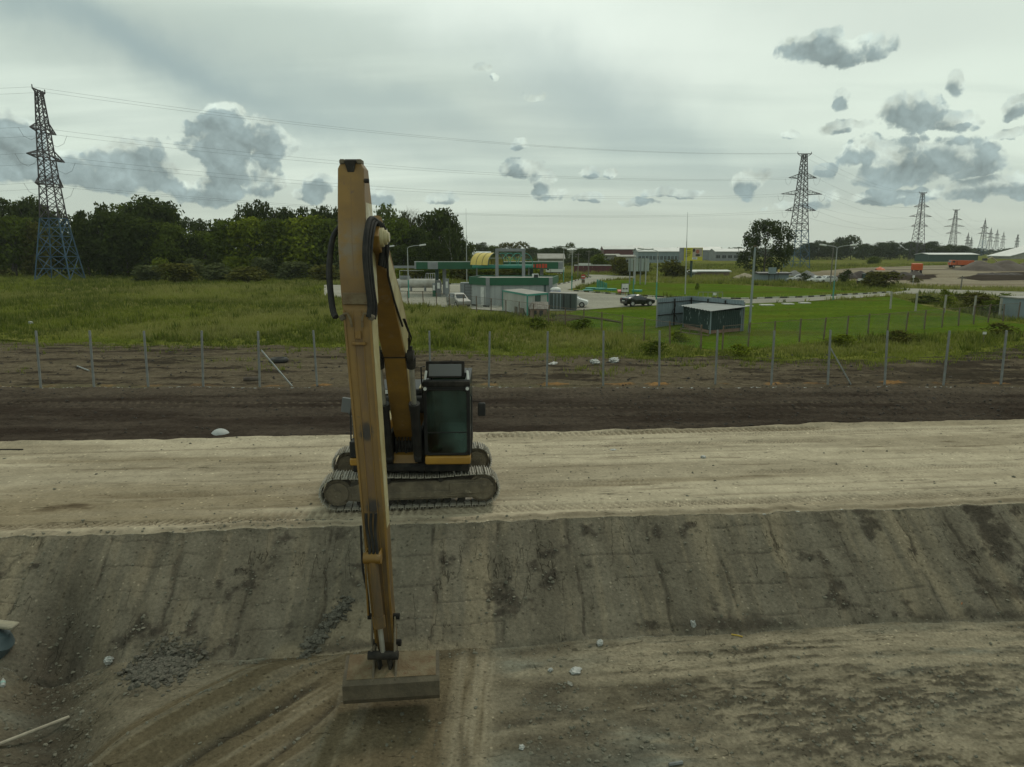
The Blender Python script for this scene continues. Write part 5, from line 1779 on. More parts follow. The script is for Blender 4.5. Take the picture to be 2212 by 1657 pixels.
def tower(lab, P, rz, Ht=38.7, base=4.6, tk=0.15, arms=((30.6, 5.2), (25.2, 7.6), (19.7, 5.7)), top=2.5, blue=13.0, pointed=False, slim=1.0, ak=1.0):
    t = thing('power_pylon', lab, 'pylon', P, rz, 'lattice power pylons')
    k = Ht / 38.7

    def hw(z):
        z = z / k
        return float(np.interp(z, [0, 13, 19.7, 30.6, 38.7], [base / slim, 2.25, 1.75, 1.15, 0.15 if pointed else 0.62])) * k * slim
    lv = [0, 5.0, 9.3, 13.0, 15.4, 17.6, 19.7, 21.6, 23.4, 25.2, 27.0, 28.8, 30.6, 32.3, 34.0, 35.6, 37.2, 38.7]
    lv = [z * k for z in lv]
    lo, hi_ = MB(), MB()
    for q in range(len(lv) - 1):
        z0_, z1_ = lv[q], lv[q + 1]
        h0, h1 = hw(z0_), hw(z1_)
        m_ = lo if z1_ <= blue * k + 0.1 else hi_
        c0 = [Vector((sx * h0, sy * h0, z0_)) for sx, sy in ((-1, -1), (1, -1), (1, 1), (-1, 1))]
        c1 = [Vector((sx * h1, sy * h1, z1_)) for sx, sy in ((-1, -1), (1, -1), (1, 1), (-1, 1))]
        for e in range(4):
            f_ = (e + 1) % 4
            m_.beam(c0[e], c1[e], tk * 1.35)
            m_.beam(c0[e], c1[f_], tk * 0.8)
            m_.beam(c0[f_], c1[e], tk * 0.8)
            if q < 4 or q % 3 == 0:
                m_.beam(c1[e], c1[f_], tk * 0.8)
            if q < 3:
                mid_ = (c0[e] + c1[f_]) / 2
                m_.beam((c0[e] + c1[e]) / 2, mid_, tk * 0.6)
                m_.beam((c0[f_] + c1[f_]) / 2, mid_, tk * 0.6)
    if lo.v:
        lo.build('tower_base', m_pylb, t)
    hi_.build('tower_body', m_pyl, t)
    tips = []
    for z, L_ in arms:
        z, L_ = z * k, L_ * k
        h = hw(z)
        for s_ in (-1, 1):
            m_ = MB()
            tip = Vector((s_ * L_, 0, z + 0.15))
            b0, b1 = Vector((s_ * h, -h, z)), Vector((s_ * h, h, z))
            t0, t1 = Vector((s_ * h, -h, z + 1.5 * k)), Vector((s_ * h, h, z + 1.5 * k))
            for P_ in (b0, b1, t0, t1):
                m_.beam(P_, tip, tk * 0.9 * ak)
            for u_ in (0.3, 0.6, 0.85):
                q0, q1, q2, q3 = b0.lerp(tip, u_), b1.lerp(tip, u_), t0.lerp(tip, u_), t1.lerp(tip, u_)
                m_.beam(q0, q1, tk * 0.6 * ak)
                m_.beam(q0, q2, tk * 0.6)
                m_.beam(q1, q3, tk * 0.6)
                m_.beam(q0, b0.lerp(tip, max(u_ - 0.3, 0)) + Vector((0, 0, 1.5 * k * (1 - u_))), tk * 0.5)
            m_.build('cross_arm', m_pyl, t)
            tips.append(tip)
            if tk > 0.145:
                jl = MB().tube([tip + Vector((0, -2.2, -0.1)), tip + Vector((0, -1.4, -1.8)), tip + Vector((0, 0, -2.5)), tip + Vector((0, 1.4, -1.8)), tip + Vector((0, 2.2, -0.1))], 0.03, 4)
                jl.build('jumper_cable', m_wire, t)
    m_ = MB()
    if not pointed:
        m_.beam((-top * k, 0, Ht), (top * k, 0, Ht), tk * 1.6)
        for s_ in (-1, 1):
            m_.beam((s_ * top * k, 0, Ht), (s_ * 0.5, 0, Ht - 1.3 * k), tk)
            m_.beam((s_ * top * k, 0, Ht), (s_ * top * k, 0, Ht + 0.7 * k), tk)
            tips.append(Vector((s_ * top * k, 0, Ht + 0.2)))
    else:
        m_.beam((0, 0, Ht - 0.5), (0, 0, Ht + 2 * k), tk * 1.4)
        tips += [Vector((0, 0, Ht)), Vector((0, 0, Ht))]
    m_.build('earth_wire_peak', m_pyl, t)
    while len(tips) < 8:
        tips = tips[:4] + tips[2:]
    Mx = Matrix.Translation(P) @ Matrix.Rotation(rz, 4, 'Z')
    return [Mx @ v for v in tips]


PL = Vector((at(126, 560, 155).x, 155, 0))
PR = Vector((at(1728, 470, 253).x, 253, 0))
T1 = tower('blue-based lattice pylon standing before the wood at the left', PL, R(97), base=3.5, slim=0.82, ak=1.5)
T2 = tower('dark lattice pylon with three wide arms behind the solitary tree', PR, R(8), base=3.2)


def pp(x, D):
    return Vector((at(x, 540, D).x, D, 0))


T3 = tower('slender pylon above the distant tree row, nearest of the far ones', pp(1981, 420), R(12), tk=0.14, base=3.0, blue=0)
T4 = tower('far pylon with a flat wide top to the right of the slender one', pp(2056, 596), R(-12), tk=0.16, base=3.4, blue=0)
T5 = tower('far blue-based pylon with a pointed top beside the big soil heap', pp(2121, 800), R(10), tk=0.22, pointed=True, arms=((30, 5.5), (24, 7.5)), blue=19)
FAR = [(2088, 1050, 30, 'small pointed pylon left of the blue pointed one'), (2096, 1150, 26, 'tiny pointed pylon touching the small pointed one'),
       (2136, 1100, 38, 'thin pylon just right of the blue pointed one'), (2150, 1250, 40, 'remote pylon second to the right of the blue pointed one'),
       (2164, 1500, 42, 'faintest remote pylon among the cluster at the right'), (2195, 1150, 30, 'pylon by itself near the right edge')]
for x, D, h_, lb in FAR:
    tower(lb, pp(x, D), R(10 + x % 7), Ht=h_, tk=0.24, pointed=x % 2 == 0, blue=0)
T0 = [v + Vector((-250, -26, 0)) for v in T1]
TS = [T0, T1, T2, T3, T4, T5]
LEV = ['top', 'middle', 'bottom']
SPAN = ['running off to the left of the blue-based pylon', 'between the blue-based pylon and the second pylon', 'from the second pylon to the slender far one',
        'from the slender far pylon to the flat-topped one', 'from the flat-topped pylon to the pointed one']
for s_ in range(5):
    A, B = TS[s_], TS[s_ + 1]
    for q in range(8):
        a_, b_ = A[q], B[q]
        # near side of the first pylon runs to the near side of the next
        pts = []
        sag = 0.018 * (a_ - b_).length
        for e in range(25):
            u_ = e / 24
            P = a_.lerp(b_, u_)
            P.z -= 4 * sag * u_ * (1 - u_)
            pts.append(P)
        side = 'camera-side' if (q % 2 == 0) else 'far-side'
        nm = f'{side} {LEV[q // 2]}-arm' if q < 6 else f'{side} peak'
        o = MB().tube(pts, 0.012 + 0.00003 * abs(pts[12].y), 4, cap=False).build('power_line', m_wire)
        tag(o, f'{nm} wire {SPAN[s_]}', 'power line', 'overhead power lines')

# ------------------------------------------------------------------ posts and fences
m_conc = mat('grey fence post', (0.21, 0.22, 0.21), (0.15, 0.155, 0.15), 3, 0.8)
m_rfence = mat('rusty fence steel', (0.105, 0.068, 0.045), (0.16, 0.12, 0.085), 5, 0.8)
m_net = mat('thin wire netting', (0.14, 0.14, 0.13), None, 3, 0.6)
first = None
for q, P in enumerate(POSTG):
    x0_ = POSTPX[q][0]
    tz = float(terrain(np.array([P.x]), np.array([P.y]))[0][0])
    ht = at(x0_, {0: 713}.get(q, 712 - 0.0 * q), P.y).z
    if first is None:
        mb = MB().bb(-0.042, 0.042, -0.042, 0.042, -0.15, 2.3)
        first = mb.build('fence_post', m_conc, bevel=0.008)
        o = first
    else:
        o = first.copy()
        COL.objects.link(o)
    o.location = (P.x, P.y, tz)
    o.scale = (1, 1, ht / 2.3)
    o.rotation_euler = (R(random.uniform(-1, 1)), R(random.uniform(-1.2, 1.2) - (1.6 if P.x > 4 else -2.0 if P.x < -12 else 0)), R(random.uniform(-8, 8)))
    lb = 'grey unfenced post in the front row, ' + (ORD[q - 2] + ' from the left edge' if q > 1 else 'outside the left edge ' + ORD[q])
    tag(o, lb, 'fence post', 'grey posts in the row along the disturbed ground')


def brace(a, b, lab, mm=m_steel):
    o = MB().beam(a, b, 0.06, 0.05).build('brace', mm)
    return tag(o, lab, 'brace')


brace(at(564, 756, POSTG[6].y), g(631, 834), 'pale metal strut leaning against the fifth grey post from the left')
brace(at(1794, 752, POSTG[16].y), g(1838, 830), 'dull strut propping a grey post right of centre')


def resample(P, step):
    out, acc = [P[0].copy()], 0.0
    for a_, b_ in zip(P[:-1], P[1:]):
        L_ = (b_ - a_).length
        d_ = step - acc
        while d_ <= L_:
            out.append(a_.lerp(b_, d_ / L_))
            d_ += step
        acc = (acc + L_) % step
    return out


def fence(name, lab, px, step, ht, mpost, wpost, rails, net=True, lean=2.0, mrail=None, world=None):
    line = world or [g(*p) for p in px]
    pts = resample(line, step)
    t = thing(name, lab, 'fence', pts[0])
    me = None
    tops = []
    for P in pts:
        if me is None:
            o = MB().bb(-wpost, wpost, -wpost, wpost, -0.1, ht).build('post', mpost, t)
            me = o.data
        else:
            o = bpy.data.objects.new('post', me)
            COL.objects.link(o)
            o.parent = t
        o.location = P - pts[0]
        o.rotation_euler = (R(random.uniform(-lean, lean)), R(random.uniform(-lean, lean)), random.uniform(-.2, .2))
        o.scale = (1, 1, random.uniform(0.95, 1.05))
        tops.append(P)
    for z in rails:
        mb = MB()
        for a_, b_ in zip(tops[:-1], tops[1:]):
            mb.beam(a_ + Vector((0, 0, z * ht)), b_ + Vector((0, 0, z * ht)), 0.025 if z > 0.9 else 0.012)
        mb.build('rail' if z > 0.9 else 'wire', mrail or mpost, t, world=True)
    if net:
        mb = MB()
        for a_, b_ in zip(tops[:-1], tops[1:]):
            L_ = (b_ - a_).length
            k_ = int(L_ / 0.16)
            d_ = (b_ - a_)
            for e in range(k_):
                u_ = e / k_
                for sg in (1, -1):
                    du = 0.35 * ht / L_ * 1.6
                    a0 = a_ + d_ * u_ + Vector((0, 0, ht * (0.05 if sg > 0 else 0.95)))
                    a1 = a_ + d_ * min(u_ + du, 1) + Vector((0, 0, ht * (0.95 if sg > 0 else 0.05)))
                    mb.beam(a0, a1, 0.004)
        o = mb.build('netting', m_net, t, world=True)
        o['kind'] = 'stuff'
    return t, pts


fence('rusty_fence', 'long rusty mesh fence curving round the filling station and lawn', [(835, 652), (862, 656), (925, 661), (1000, 670), (1090, 682), (1180, 698), (1262, 712), (1330, 725), (1420, 742), (1520, 757), (1556, 757)],
      2.75, 1.62, m_rfence, 0.045, (0.97,), net=True, mrail=m_rfence)
fence('rusty_fence', 'rusty mesh fence in front of the lawn at the lower right, beyond the green shed', [(1560, 757), (1600, 752), (1700, 742), (1850, 728), (1960, 716), (2060, 706), (2140, 697), (2225, 689)],
      2.6, 1.62, m_rfence, 0.04, (0.97,), net=True, mrail=m_rfence)
fence('concrete_post_fence', 'fence of pale concrete posts with sagging wires above the right-hand lawn', [(1923, 668), (1962, 671), (2000, 675), (2040, 676), (2083, 679), (2122, 683), (2166, 688)],
      3.05, 1.85, mat('pale concrete', (0.36, 0.35, 0.29), (0.28, 0.27, 0.23), 3, 0.85), 0.075, (0.97, 0.6, 0.3), net=False, mrail=m_rfence)
# a rusty gate frame in front of the green shed
A, B = g(1470, 748), g(1530, 757)
t = thing('gate', 'low rusty gate frame lying against the fence below the green shed', 'gate', A)
mb = MB()
for z in (0.95, 1.2):
    mb.beam(A + Vector((0, 0.1, z)), B + Vector((0, 0.1, z)), 0.05)
mb.build('gate_rail', m_rfence, t, world=True)
mb = MB()
for u_ in (0.0, 0.33, 0.66, 1.0):
    P = A.lerp(B, u_) + Vector((0, 0.1, 0))
    mb.beam(P + Vector((0, 0, 0.9)), P + Vector((0, 0, 1.25)), 0.05)
mb.build('gate_stile', m_rfence, t, world=True)

# ------------------------------------------------------------------ lamp posts and masts
m_pole = mat('grey lamp post', (0.36, 0.37, 0.35), (0.30, 0.31, 0.29), 2, 0.6)
m_teal = mat('teal painted steel', (0.05, 0.26, 0.20), (0.04, 0.21, 0.17), 2, 0.6)
m_wood = mat('old timber pole', (0.13, 0.12, 0.10), (0.18, 0.165, 0.14), 3, 0.9)


def lamp(x, yb, yt, lab, dirx=1, arm=1.6, teal=0.36, double=False, w=0.09):
    P = g(x, yb)
    h = at(x, yt, P.y).z
    t = thing('street_lamp', lab, 'street lamp', P)
    MB().tube([(0, 0, 0), (0, 0, h * teal)], [w, w * 0.92], 10).build('lower_pole', m_teal, t, smooth=True)
    MB().tube([(0, 0, h * teal), (0, 0, h - 0.5)], [w * 0.85, w * 0.55], 10).build('upper_pole', m_pole, t, smooth=True)
    for s_ in ((dirx, -dirx) if double else (dirx,)):
        c_ = MB().tube(smooth_path([(0, 0, h - 0.5), (s_ * 0.1, 0, h - 0.15), (s_ * arm * 0.5, -0.1, h + 0.05), (s_ * arm, -0.2, h + 0.12)], 4), 0.04, 7).build('lamp_arm', m_pole, t, smooth=True)
        m_ = Matrix.Rotation(-s_ * R(8), 3, 'Y')
        MB().box((s_ * (arm + 0.35), -0.25, h + 0.16), (0.85, 0.34, 0.20), m_).build('lamp_head', m_white, c_, bevel=0.06, seg=2)
    return t


lamp(883, 645, 532, 'street lamp with a teal foot in front of the gas tank', 1, 1.7)
lamp(823, 628, 534, 'street lamp whose head shows beside the excavator boom', 1, 1.6)
lamp(1235, 628, 538, 'street lamp beside the exit road with a fan of floodlights', -1, 0.9, double=True)
lamp(1217, 610, 535, 'street lamp behind the right end of the canopy', -1, 1.6)
lamp(1368, 636, 541, 'street lamp in front of the blank hoarding, head turned right', 1, 1.9)
lamp(1417.5, 648, 540, 'street lamp by the grey blue pen, head turned left', -1, 1.9)
lamp(1799, 648, 532, 'street lamp beside the kerb of the right-hand road', 1, 1.6, double=True)
lamp(1008, 592, 527, 'short lamp seen above the yellow barrel roof', -1, 1.6)
P = g(1008.5, 612)
t = thing('lightning_mast', 'tall thin mast rising above the left end of the store', 'mast', P)
h = at(1008.5, 450, P.y).z
MB().tube([(0, 0, 0), (0, 0, h * 0.6)], [0.10, 0.07], 8).build('lower_pole', m_pole, t)
MB().tube([(0, 0, h * 0.6), (0, 0, h)], [0.045, 0.02], 6).build('rod', m_steel, t)
P = g(1480, 636)
t = thing('lightning_mast', 'tall thin mast crossing the left part of the yellow billboard', 'mast', P, 0)
h = at(1485, 458, P.y).z
dx_ = at(1485.5, 458, P.y).x - P.x
MB().tube([(0, 0, 0), (dx_ * .65, 0, h * 0.65)], [0.10, 0.06], 8).build('lower_pole', m_pole, t)
MB().tube([(dx_ * .65, 0, h * 0.65), (dx_, 0, h)], [0.04, 0.02], 6).build('rod', m_steel, t)
P = g(1618, 719)
t = thing('utility_pole', 'bare grey pole leaning right beside the green shed', 'pole', P)
MB().tube([(0, 0, -0.1), at(1631.5, 531, P.y) - P], [0.10, 0.07], 10).build('shaft', mat('blue grey pole', (0.19, 0.23, 0.23), (0.24, 0.26, 0.25), 1, 0.7), t, smooth=True)
MB().box(at(1631.5, 532, P.y) - P, (0.22, 0.18, 0.14)).build('cap', m_mud, t)
for x, yb, yt, lb in ((1793, 618, 527, 'timber pole just left of the right-hand street lamp'), (1248, 600, 546, 'wooden pole among the dark trees behind the exit road'),
                      (1271, 596, 540, 'wooden pole behind the maroon fence'), (2075, 626, 596, 'small post beside the right-hand road'),):
    P = g(x, yb)
    t = thing('utility_pole', lb, 'pole', P)
    h = at(x, yt, P.y).z
    MB().tube([(0, 0, 0), (0.05, 0, h)], [0.12, 0.08], 8).build('shaft', m_wood, t, smooth=True)
    MB().beam((-0.7, 0, h - 0.4), (0.7, 0, h - 0.4), 0.1).build('cross_bar', m_wood, t)

# ------------------------------------------------------------------ filling station
m_green = mat('green fascia', (0.004, 0.085, 0.036), (0.006, 0.070, 0.030), 0.6, 0.45)
m_clad = mat('grey white cladding', (0.36, 0.38, 0.37), (0.27, 0.285, 0.28), 0.5, 0.6, streak=(1, 1, 0.3))
m_grey2 = mat('mid grey cladding', (0.22, 0.235, 0.24), (0.18, 0.19, 0.195), 1, 0.6)
m_roofg = mat('grey roof sheet', (0.30, 0.29, 0.26), (0.24, 0.225, 0.20), 0.6, 0.8)
m_yroof = mat('yellow barrel sheet', (0.62, 0.47, 0.10), (0.55, 0.41, 0.09), 1, 0.4)
m_dk = mat('dark opening', (0.015, 0.017, 0.016), None, 1, 0.5)
m_brick = mat('brown brick', (0.20, 0.12, 0.085), (0.26, 0.17, 0.12), 6, 0.9)
m_tile = mat('grey roof tile', (0.23, 0.20, 0.175), (0.34, 0.30, 0.26), 3, 0.8)
m_dgreen = mat('dark green sheet', (0.020, 0.050, 0.042), (0.03, 0.065, 0.055), 2, 0.55)
m_maroon = mat('maroon sheet', (0.10, 0.022, 0.026), (0.075, 0.018, 0.022), 1, 0.6)
m_orange = mat('orange truck paint', (0.55, 0.10, 0.015), (0.45, 0.085, 0.02), 2, 0.5)
m_bluegrey = mat('blue grey metal', (0.17, 0.215, 0.235), (0.20, 0.25, 0.27), 0.8, 0.5, streak=(1, 1, 0.3))


def polybox(name, poly, z0, z1, m, parent, **k):
    """upright prism on a footprint of world points"""
    mb = MB().prism([(p[0], p[1]) for p in poly], z0, z1, 'z')
    return mb.build(name, m, parent, world=True, **k)


def off(poly, d):
    """footprint grown outwards by d"""
    c = sum((Vector((p[0], p[1], 0)) for p in poly), Vector()) / len(poly)
    out = []
    for p in poly:
        v = Vector((p[0], p[1], 0)) - c
        out.append(c + v * (1 + d / v.length))
    return out


# store
A, B = g(1016, 657.5), g(1054, 661.5)
C = g(1189, 660.5)
D_ = C + Vector((1.2, 7.0, 0))
E_ = A + Vector((1.0, 5.5, 0))
st = thing('store_building', 'white-walled station shop with a green band round its flat roof', 'shop', B)
foot = [A, B, C, D_, E_]
zt = at(1100, 600, B.y).z
zb = at(1100, 616.5, B.y).z
polybox('wall', foot, 0, zb, m_clad, st)
polybox('roof', off(foot, -0.2), zt - 0.25, zt - 0.15, m_roofg, st)
for P0, P1 in ((A, B), (B, C), (C, D_), (D_, E_), (E_, A)):
    d_ = (P1 - P0).normalized()
    nrm = Vector((d_.y, -d_.x, 0))
    MB().beam(P0 + nrm * 0.08 + Vector((0, 0, (zt + zb) / 2)), P1 + nrm * 0.08 + Vector((0, 0, (zt + zb) / 2)), 0.16, zt - zb).build('fascia', m_green, st, world=True)
for P in (B, C):
    MB().bb(P.x - 0.22, P.x + 0.22, P.y - 0.26, P.y - 0.02, 0, zt + 0.01).build('corner_pillar', m_grey2, st, world=True)
MB().bb(B.x + 1.7, B.x + 1.8, B.y - 0.12, B.y - 0.03, 0, zb).build('downpipe', m_grey2, st, world=True)
MB().bb(C.x - 0.75, C.x - 0.55, C.y - 0.14, C.y - 0.03, 0, zb).build('downpipe', m_dgreen, st, world=True)
q0 = A.lerp(B, 0.62)
q1 = A.lerp(B, 0.80)
dr = MB().beam(q0 + Vector((0, -0.06, 1.1)), q1 + Vector((0, -0.06, 1.1)), 0.08, 2.1).build('door', m_white, st, world=True)
MB().box(q1 + Vector((-0.1, -0.13, 1.0)), (0.05, 0.06, 0.15)).build('handle', m_blk, dr, world=True)
for q in range(1, 9):
    P = B.lerp(C, q / 9)
    MB().bb(P.x - 0.015, P.x + 0.015, P.y - 0.03, P.y - 0.002, 0, zb).build('cladding_seam', m_grey2, st, world=True)
o = MB().box(at(1156.5, 596, 85), (0.9, 0.5, 0.55))
t = thing('air_conditioner', 'white air conditioner unit on the shop roof near its right end', 'air conditioner', (at(1156.5, 596, 85).x, 85, zt - 0.15))
MB().bb(-0.38, 0.38, -0.25, 0.25, 0, 0.50).build('casing', m_white, t, bevel=0.02)
MB().bb(-0.18, 0.32, -0.262, -0.252, 0.05, 0.45).build('grille', m_dk, t)
# annex with ladders
t = thing('annex', 'grey clad annex with black ladder racks at the left of the shop', 'annex', g(1000, 656))
P = g(1004, 655.5)
P.y = 87
zz_ = at(1000, 611, 87).z
MB().bb(at(994, 620, 87).x, at(1018, 620, 87).x, 87, 89, 0, zz_).build('wall', m_grey2, t, world=True)
mb = MB()
x0_, x1_, x2_ = at(1004, 620, 85).x, at(1017, 620, 85).x, at(1027, 620, 85).x
zz_ = at(1000, 614, 85).z
for x_ in (x0_, x1_, x2_):
    mb.bb(x_ - 0.03, x_ + 0.03, 84.97, 85.03, 0, zz_)
for q in range(7):
    z = 0.3 + q * (zz_ - 0.3) / 6
    mb.bb(x0_, x1_ - 0.03, 84.98, 85.02, z - 0.015, z + 0.015)
    mb.bb(x1_ + 0.05, x2_, 84.98, 85.02, z - 0.035, z - 0.005)
mb.build('ladder_rack', m_blk, t, world=True)
# canopy
DC = 101.0
x0_, x1_ = at(895, 572, DC).x, at(1216, 572, DC).x
z0_, z1_ = at(1000, 580.5, DC).z, at(1000, 566, DC).z
cn = thing('canopy', 'long green-edged filling station canopy with grey end panels', 'canopy', ((x0_ + x1_) / 2, DC, 0))
MB().bb(x0_ + 0.1, x1_ - 0.1, DC + 0.1, DC + 7, z0_, z1_ - 0.06).build('roof', m_roofg, cn, world=True)
xs_ = [at(v, 572, DC).x for v in (899, 924, 946, 1206)]
for a_, b_, m_ in ((x0_, xs_[0], m_grey2), (xs_[0], xs_[1], m_green), (xs_[1], xs_[2], m_grey2), (xs_[2], xs_[3], m_green), (xs_[3], x1_, m_grey2)):
    MB().bb(a_ + 0.01, b_ - 0.01, DC - 0.08, DC + 0.06, z0_ - 0.05, z1_).build('fascia_panel', m_, cn, world=True)
MB().bb(x0_, x1_, DC + 0.0, DC + 0.2, z1_ + 0.005, z1_ + 0.08).build('edge_trim', m_white, cn, world=True)
for x_ in (xs_[2],):
    pass
for px_ in (944, 960, 1148, 1170):
    x_ = at(px_, 600, DC + 2).x
    MB().bb(x_ - 0.24, x_ + 0.24, DC + 1.8, DC + 2.2, 0, z0_ - 0.01).build('column', m_grey2 if px_ in (960, 1170) else m_dgreen, cn, world=True)
xa, xb = at(1160, 572, DC).x, at(1180, 572, DC).x
P = Vector((at(1168, 574, DC).x, DC - 0.10, at(1168, 574.5, DC).z))
m_sign = mat('red sign letters', (0.42, 0.05, 0.015), None, 1, 0.5)
for q, (w_, h_) in enumerate(((.30, .34), (.24, .42), (.34, .5), (.30, .55), (.34, .6), (.28, .55))):
    MB().bb(-1.5 + q * .42, -1.5 + q * .42 + w_, -0.04, 0.0, -h_ / 2, h_ / 2).xf(Matrix.Translation(P - cn.location)).build('sign_letter', m_sign, cn)
# barrel vault, ribs and platform
DV = 97.0
bc = at(1052, 572, DV)
bv = thing('barrel_roof', 'yellow half-barrel roof standing on the canopy', 'barrel roof', bc, R(-40))
rv = bc.z
rv = at(1052, 546, DV).z - bc.z


def vault(mb, r0, r1, y0, y1, n=16):
    vs, fs = [], []
    for i_ in range(n + 1):
        a_ = math.pi * i_ / n
        for rr_ in (r0, r1):
            for y_ in (y0, y1):
                vs.append((y_, rr_ * math.cos(a_), rr_ * math.sin(a_)))
    for i_ in range(n):
        a_, b_ = i_ * 4, i_ * 4 + 4
        fs += [(a_, a_ + 1, b_ + 1, b_), (a_ + 2, b_ + 2, b_ + 3, a_ + 3), (a_, b_, b_ + 2, a_ + 2), (a_ + 1, a_ + 3, b_ + 3, b_ + 1)]
    return mb.add(vs, fs)


for q in range(3):
    vault(MB(), rv - 0.03, rv, -1.6 + q * 1.07, -1.6 + (q + 1) * 1.07 - 0.05).build('roof_sheet', m_yroof, bv, smooth=True)
for q in range(4):
    vault(MB(), rv - 0.08, rv + 0.03, -1.62 + q * 1.07, -1.57 + q * 1.07).build('rib', m_dgreen, bv, smooth=True)
mb = MB().beam((1.6, -rv, 0.9), (1.6, rv, 0.9), 0.05)
mb.build('cross_tube', m_white, bv)
t = thing('platform', 'teal edged platform ring carrying the barrel roof and bare arches', 'platform', (at(1080, 575, DV).x, DV, 0))
xa, xb = at(1020, 575, DV).x, at(1152, 575, DV).x
zc_ = at(1080, 572.5, DV).z
mb = MB()
poly = []
for q in range(13):
    a_ = math.pi * q / 12
    poly.append(((xa + xb) / 2 - (xb - xa) / 2 * math.cos(a_), DV - 1.6 * math.sin(a_)))
poly += [(xb, DV + 3), (xa, DV + 3)]
mb.prism(poly, zc_ - 0.32, zc_, 'z')
mb.build('deck', mat('teal fascia', (0.02, 0.20, 0.14), (0.02, 0.17, 0.12), 1, 0.5), t, world=True)
for px_ in (1030, 1142):
    x_ = at(px_, 600, DV + 2).x
    MB().bb(x_ - 0.1, x_ + 0.1, DV + 1.9, DV + 2.1, 0, zc_ - 0.33).build('leg', m_grey2, t, world=True)
t = thing('arch_frame', 'row of bare green arch ribs beside the yellow barrel roof', 'frame', at(1110, 572.5, DV + 1), R(-40))
for q in range(4):
    vault(MB(), rv - 0.06, rv, -2.2 + q * 1.4, -2.14 + q * 1.4).build('rib', m_teal, t, smooth=True)
for a_ in (0.5, 1.57, 2.6):
    MB().beam((-2.2, rv * math.cos(a_), rv * math.sin(a_)), (2.0, rv * math.cos(a_), rv * math.sin(a_)), 0.06).build('purlin', m_teal, t)
# grey portal above the shop, and the portal at the left
DP = 90.5
t = thing('portal_frame', 'grey square portal frame rising behind the shop roof', 'frame', (at(1100, 560, DP).x, DP, 0))
xa, xb = at(1073.5, 570, DP).x, at(1131, 570, DP).x
ztp = at(1100, 537, DP).z
for x_ in (xa, xb):
    MB().bb(x_ - 0.2, x_ + 0.2, DP - 0.2, DP + 0.2, 0, ztp - 0.36).build('post', m_grey2, t, world=True, bevel=0.02)
MB().bb(xa - 0.2, xb + 0.2, DP - 0.2, DP + 0.2, ztp - 0.355, ztp).build('beam', m_grey2, t, world=True, bevel=0.02)
DP = 104
t = thing('portal_frame', 'low grey portal frame joining the left end of the canopy', 'frame', (at(850, 600, DP).x, DP, 0))
xa, xb = at(850, 590, DP).x, at(916, 590, DP).x
ztp = at(870, 574, DP).z
MB().bb(xa - 0.18, xa + 0.18, DP - 0.15, DP + 0.15, 0, ztp - 0.36).build('post', m_grey2, t, world=True)
MB().bb(xa - 0.18, xb, DP - 0.15, DP + 0.15, ztp - 0.355, ztp).build('beam', m_grey2, t, world=True)
mb = MB().tube([(xa + 0.9, DP, 0.6), (xa + 0.9, DP, ztp - 0.7), (xb, DP, ztp - 0.7)], 0.04, 6)
mb.build('white_pipe', m_white, t, world=True)
# gas tank
DT = 112
t = thing('gas_tank', 'long white horizontal gas tank on saddles behind the fence', 'tank', (at(903, 610, DT).x, DT, 0))
xa, xb = at(853, 612, DT).x, at(955, 612, DT).x
rt_ = 0.5 * (at(900, 602.5, DT).z - at(900, 622, DT).z)
zc_ = at(900, 612, DT).z
L_ = (xb - xa) / 2
prof = [(-L_, 0.05), (-L_ + 0.1, rt_ * 0.55), (-L_ + 0.3, rt_ * 0.85), (-L_ + 0.6, rt_), (L_ - 0.6, rt_), (L_ - 0.3, rt_ * 0.85), (L_ - 0.1, rt_ * 0.55), (L_, 0.05)]
mb = MB().tube([(p[0], 0, zc_) for p in prof], [p[1] for p in prof], 20)
mb.build('shell', mat('tank paint', (0.45, 0.44, 0.40), (0.33, 0.31, 0.27), 1, 0.5), t, smooth=True)
for x_ in (-L_ * 0.8, -L_ * 0.3, L_ * 0.3, L_ * 0.8):
    MB().bb(x_ - 0.1, x_ + 0.1, -0.6, 0.6, 0, zc_ - rt_ * 0.5).build('saddle', m_grey2, t)
for q in range(9):
    x_ = -L_ * 0.6 + q * L_ * 0.15
    MB().tube([(x_, 0, zc_ + rt_ - 0.05), (x_, 0, zc_ + rt_ + 0.28)], 0.05, 6).build('valve', m_grey2, t)
mb = MB()
x_ = L_ * 0.35
for q in range(5):
    mb.tube([(x_ + q * 0.35, -0.3, zc_ + rt_ * 0.8), (x_ + q * 0.35, -0.3, zc_ + rt_ + 0.85)], 0.03, 5)
mb.tube([(x_, -0.3, zc_ + rt_ + 0.85), (x_ + 1.4, -0.3, zc_ + rt_ + 0.85)], 0.03, 5)
mb.build('railing', m_white, t)
MB().bb(-L_ * 0.75, -L_ * 0.35, -0.4, 0.4, zc_ + rt_ + 0.01, zc_ + rt_ + 0.45).build('equipment_box', m_grey2, t)
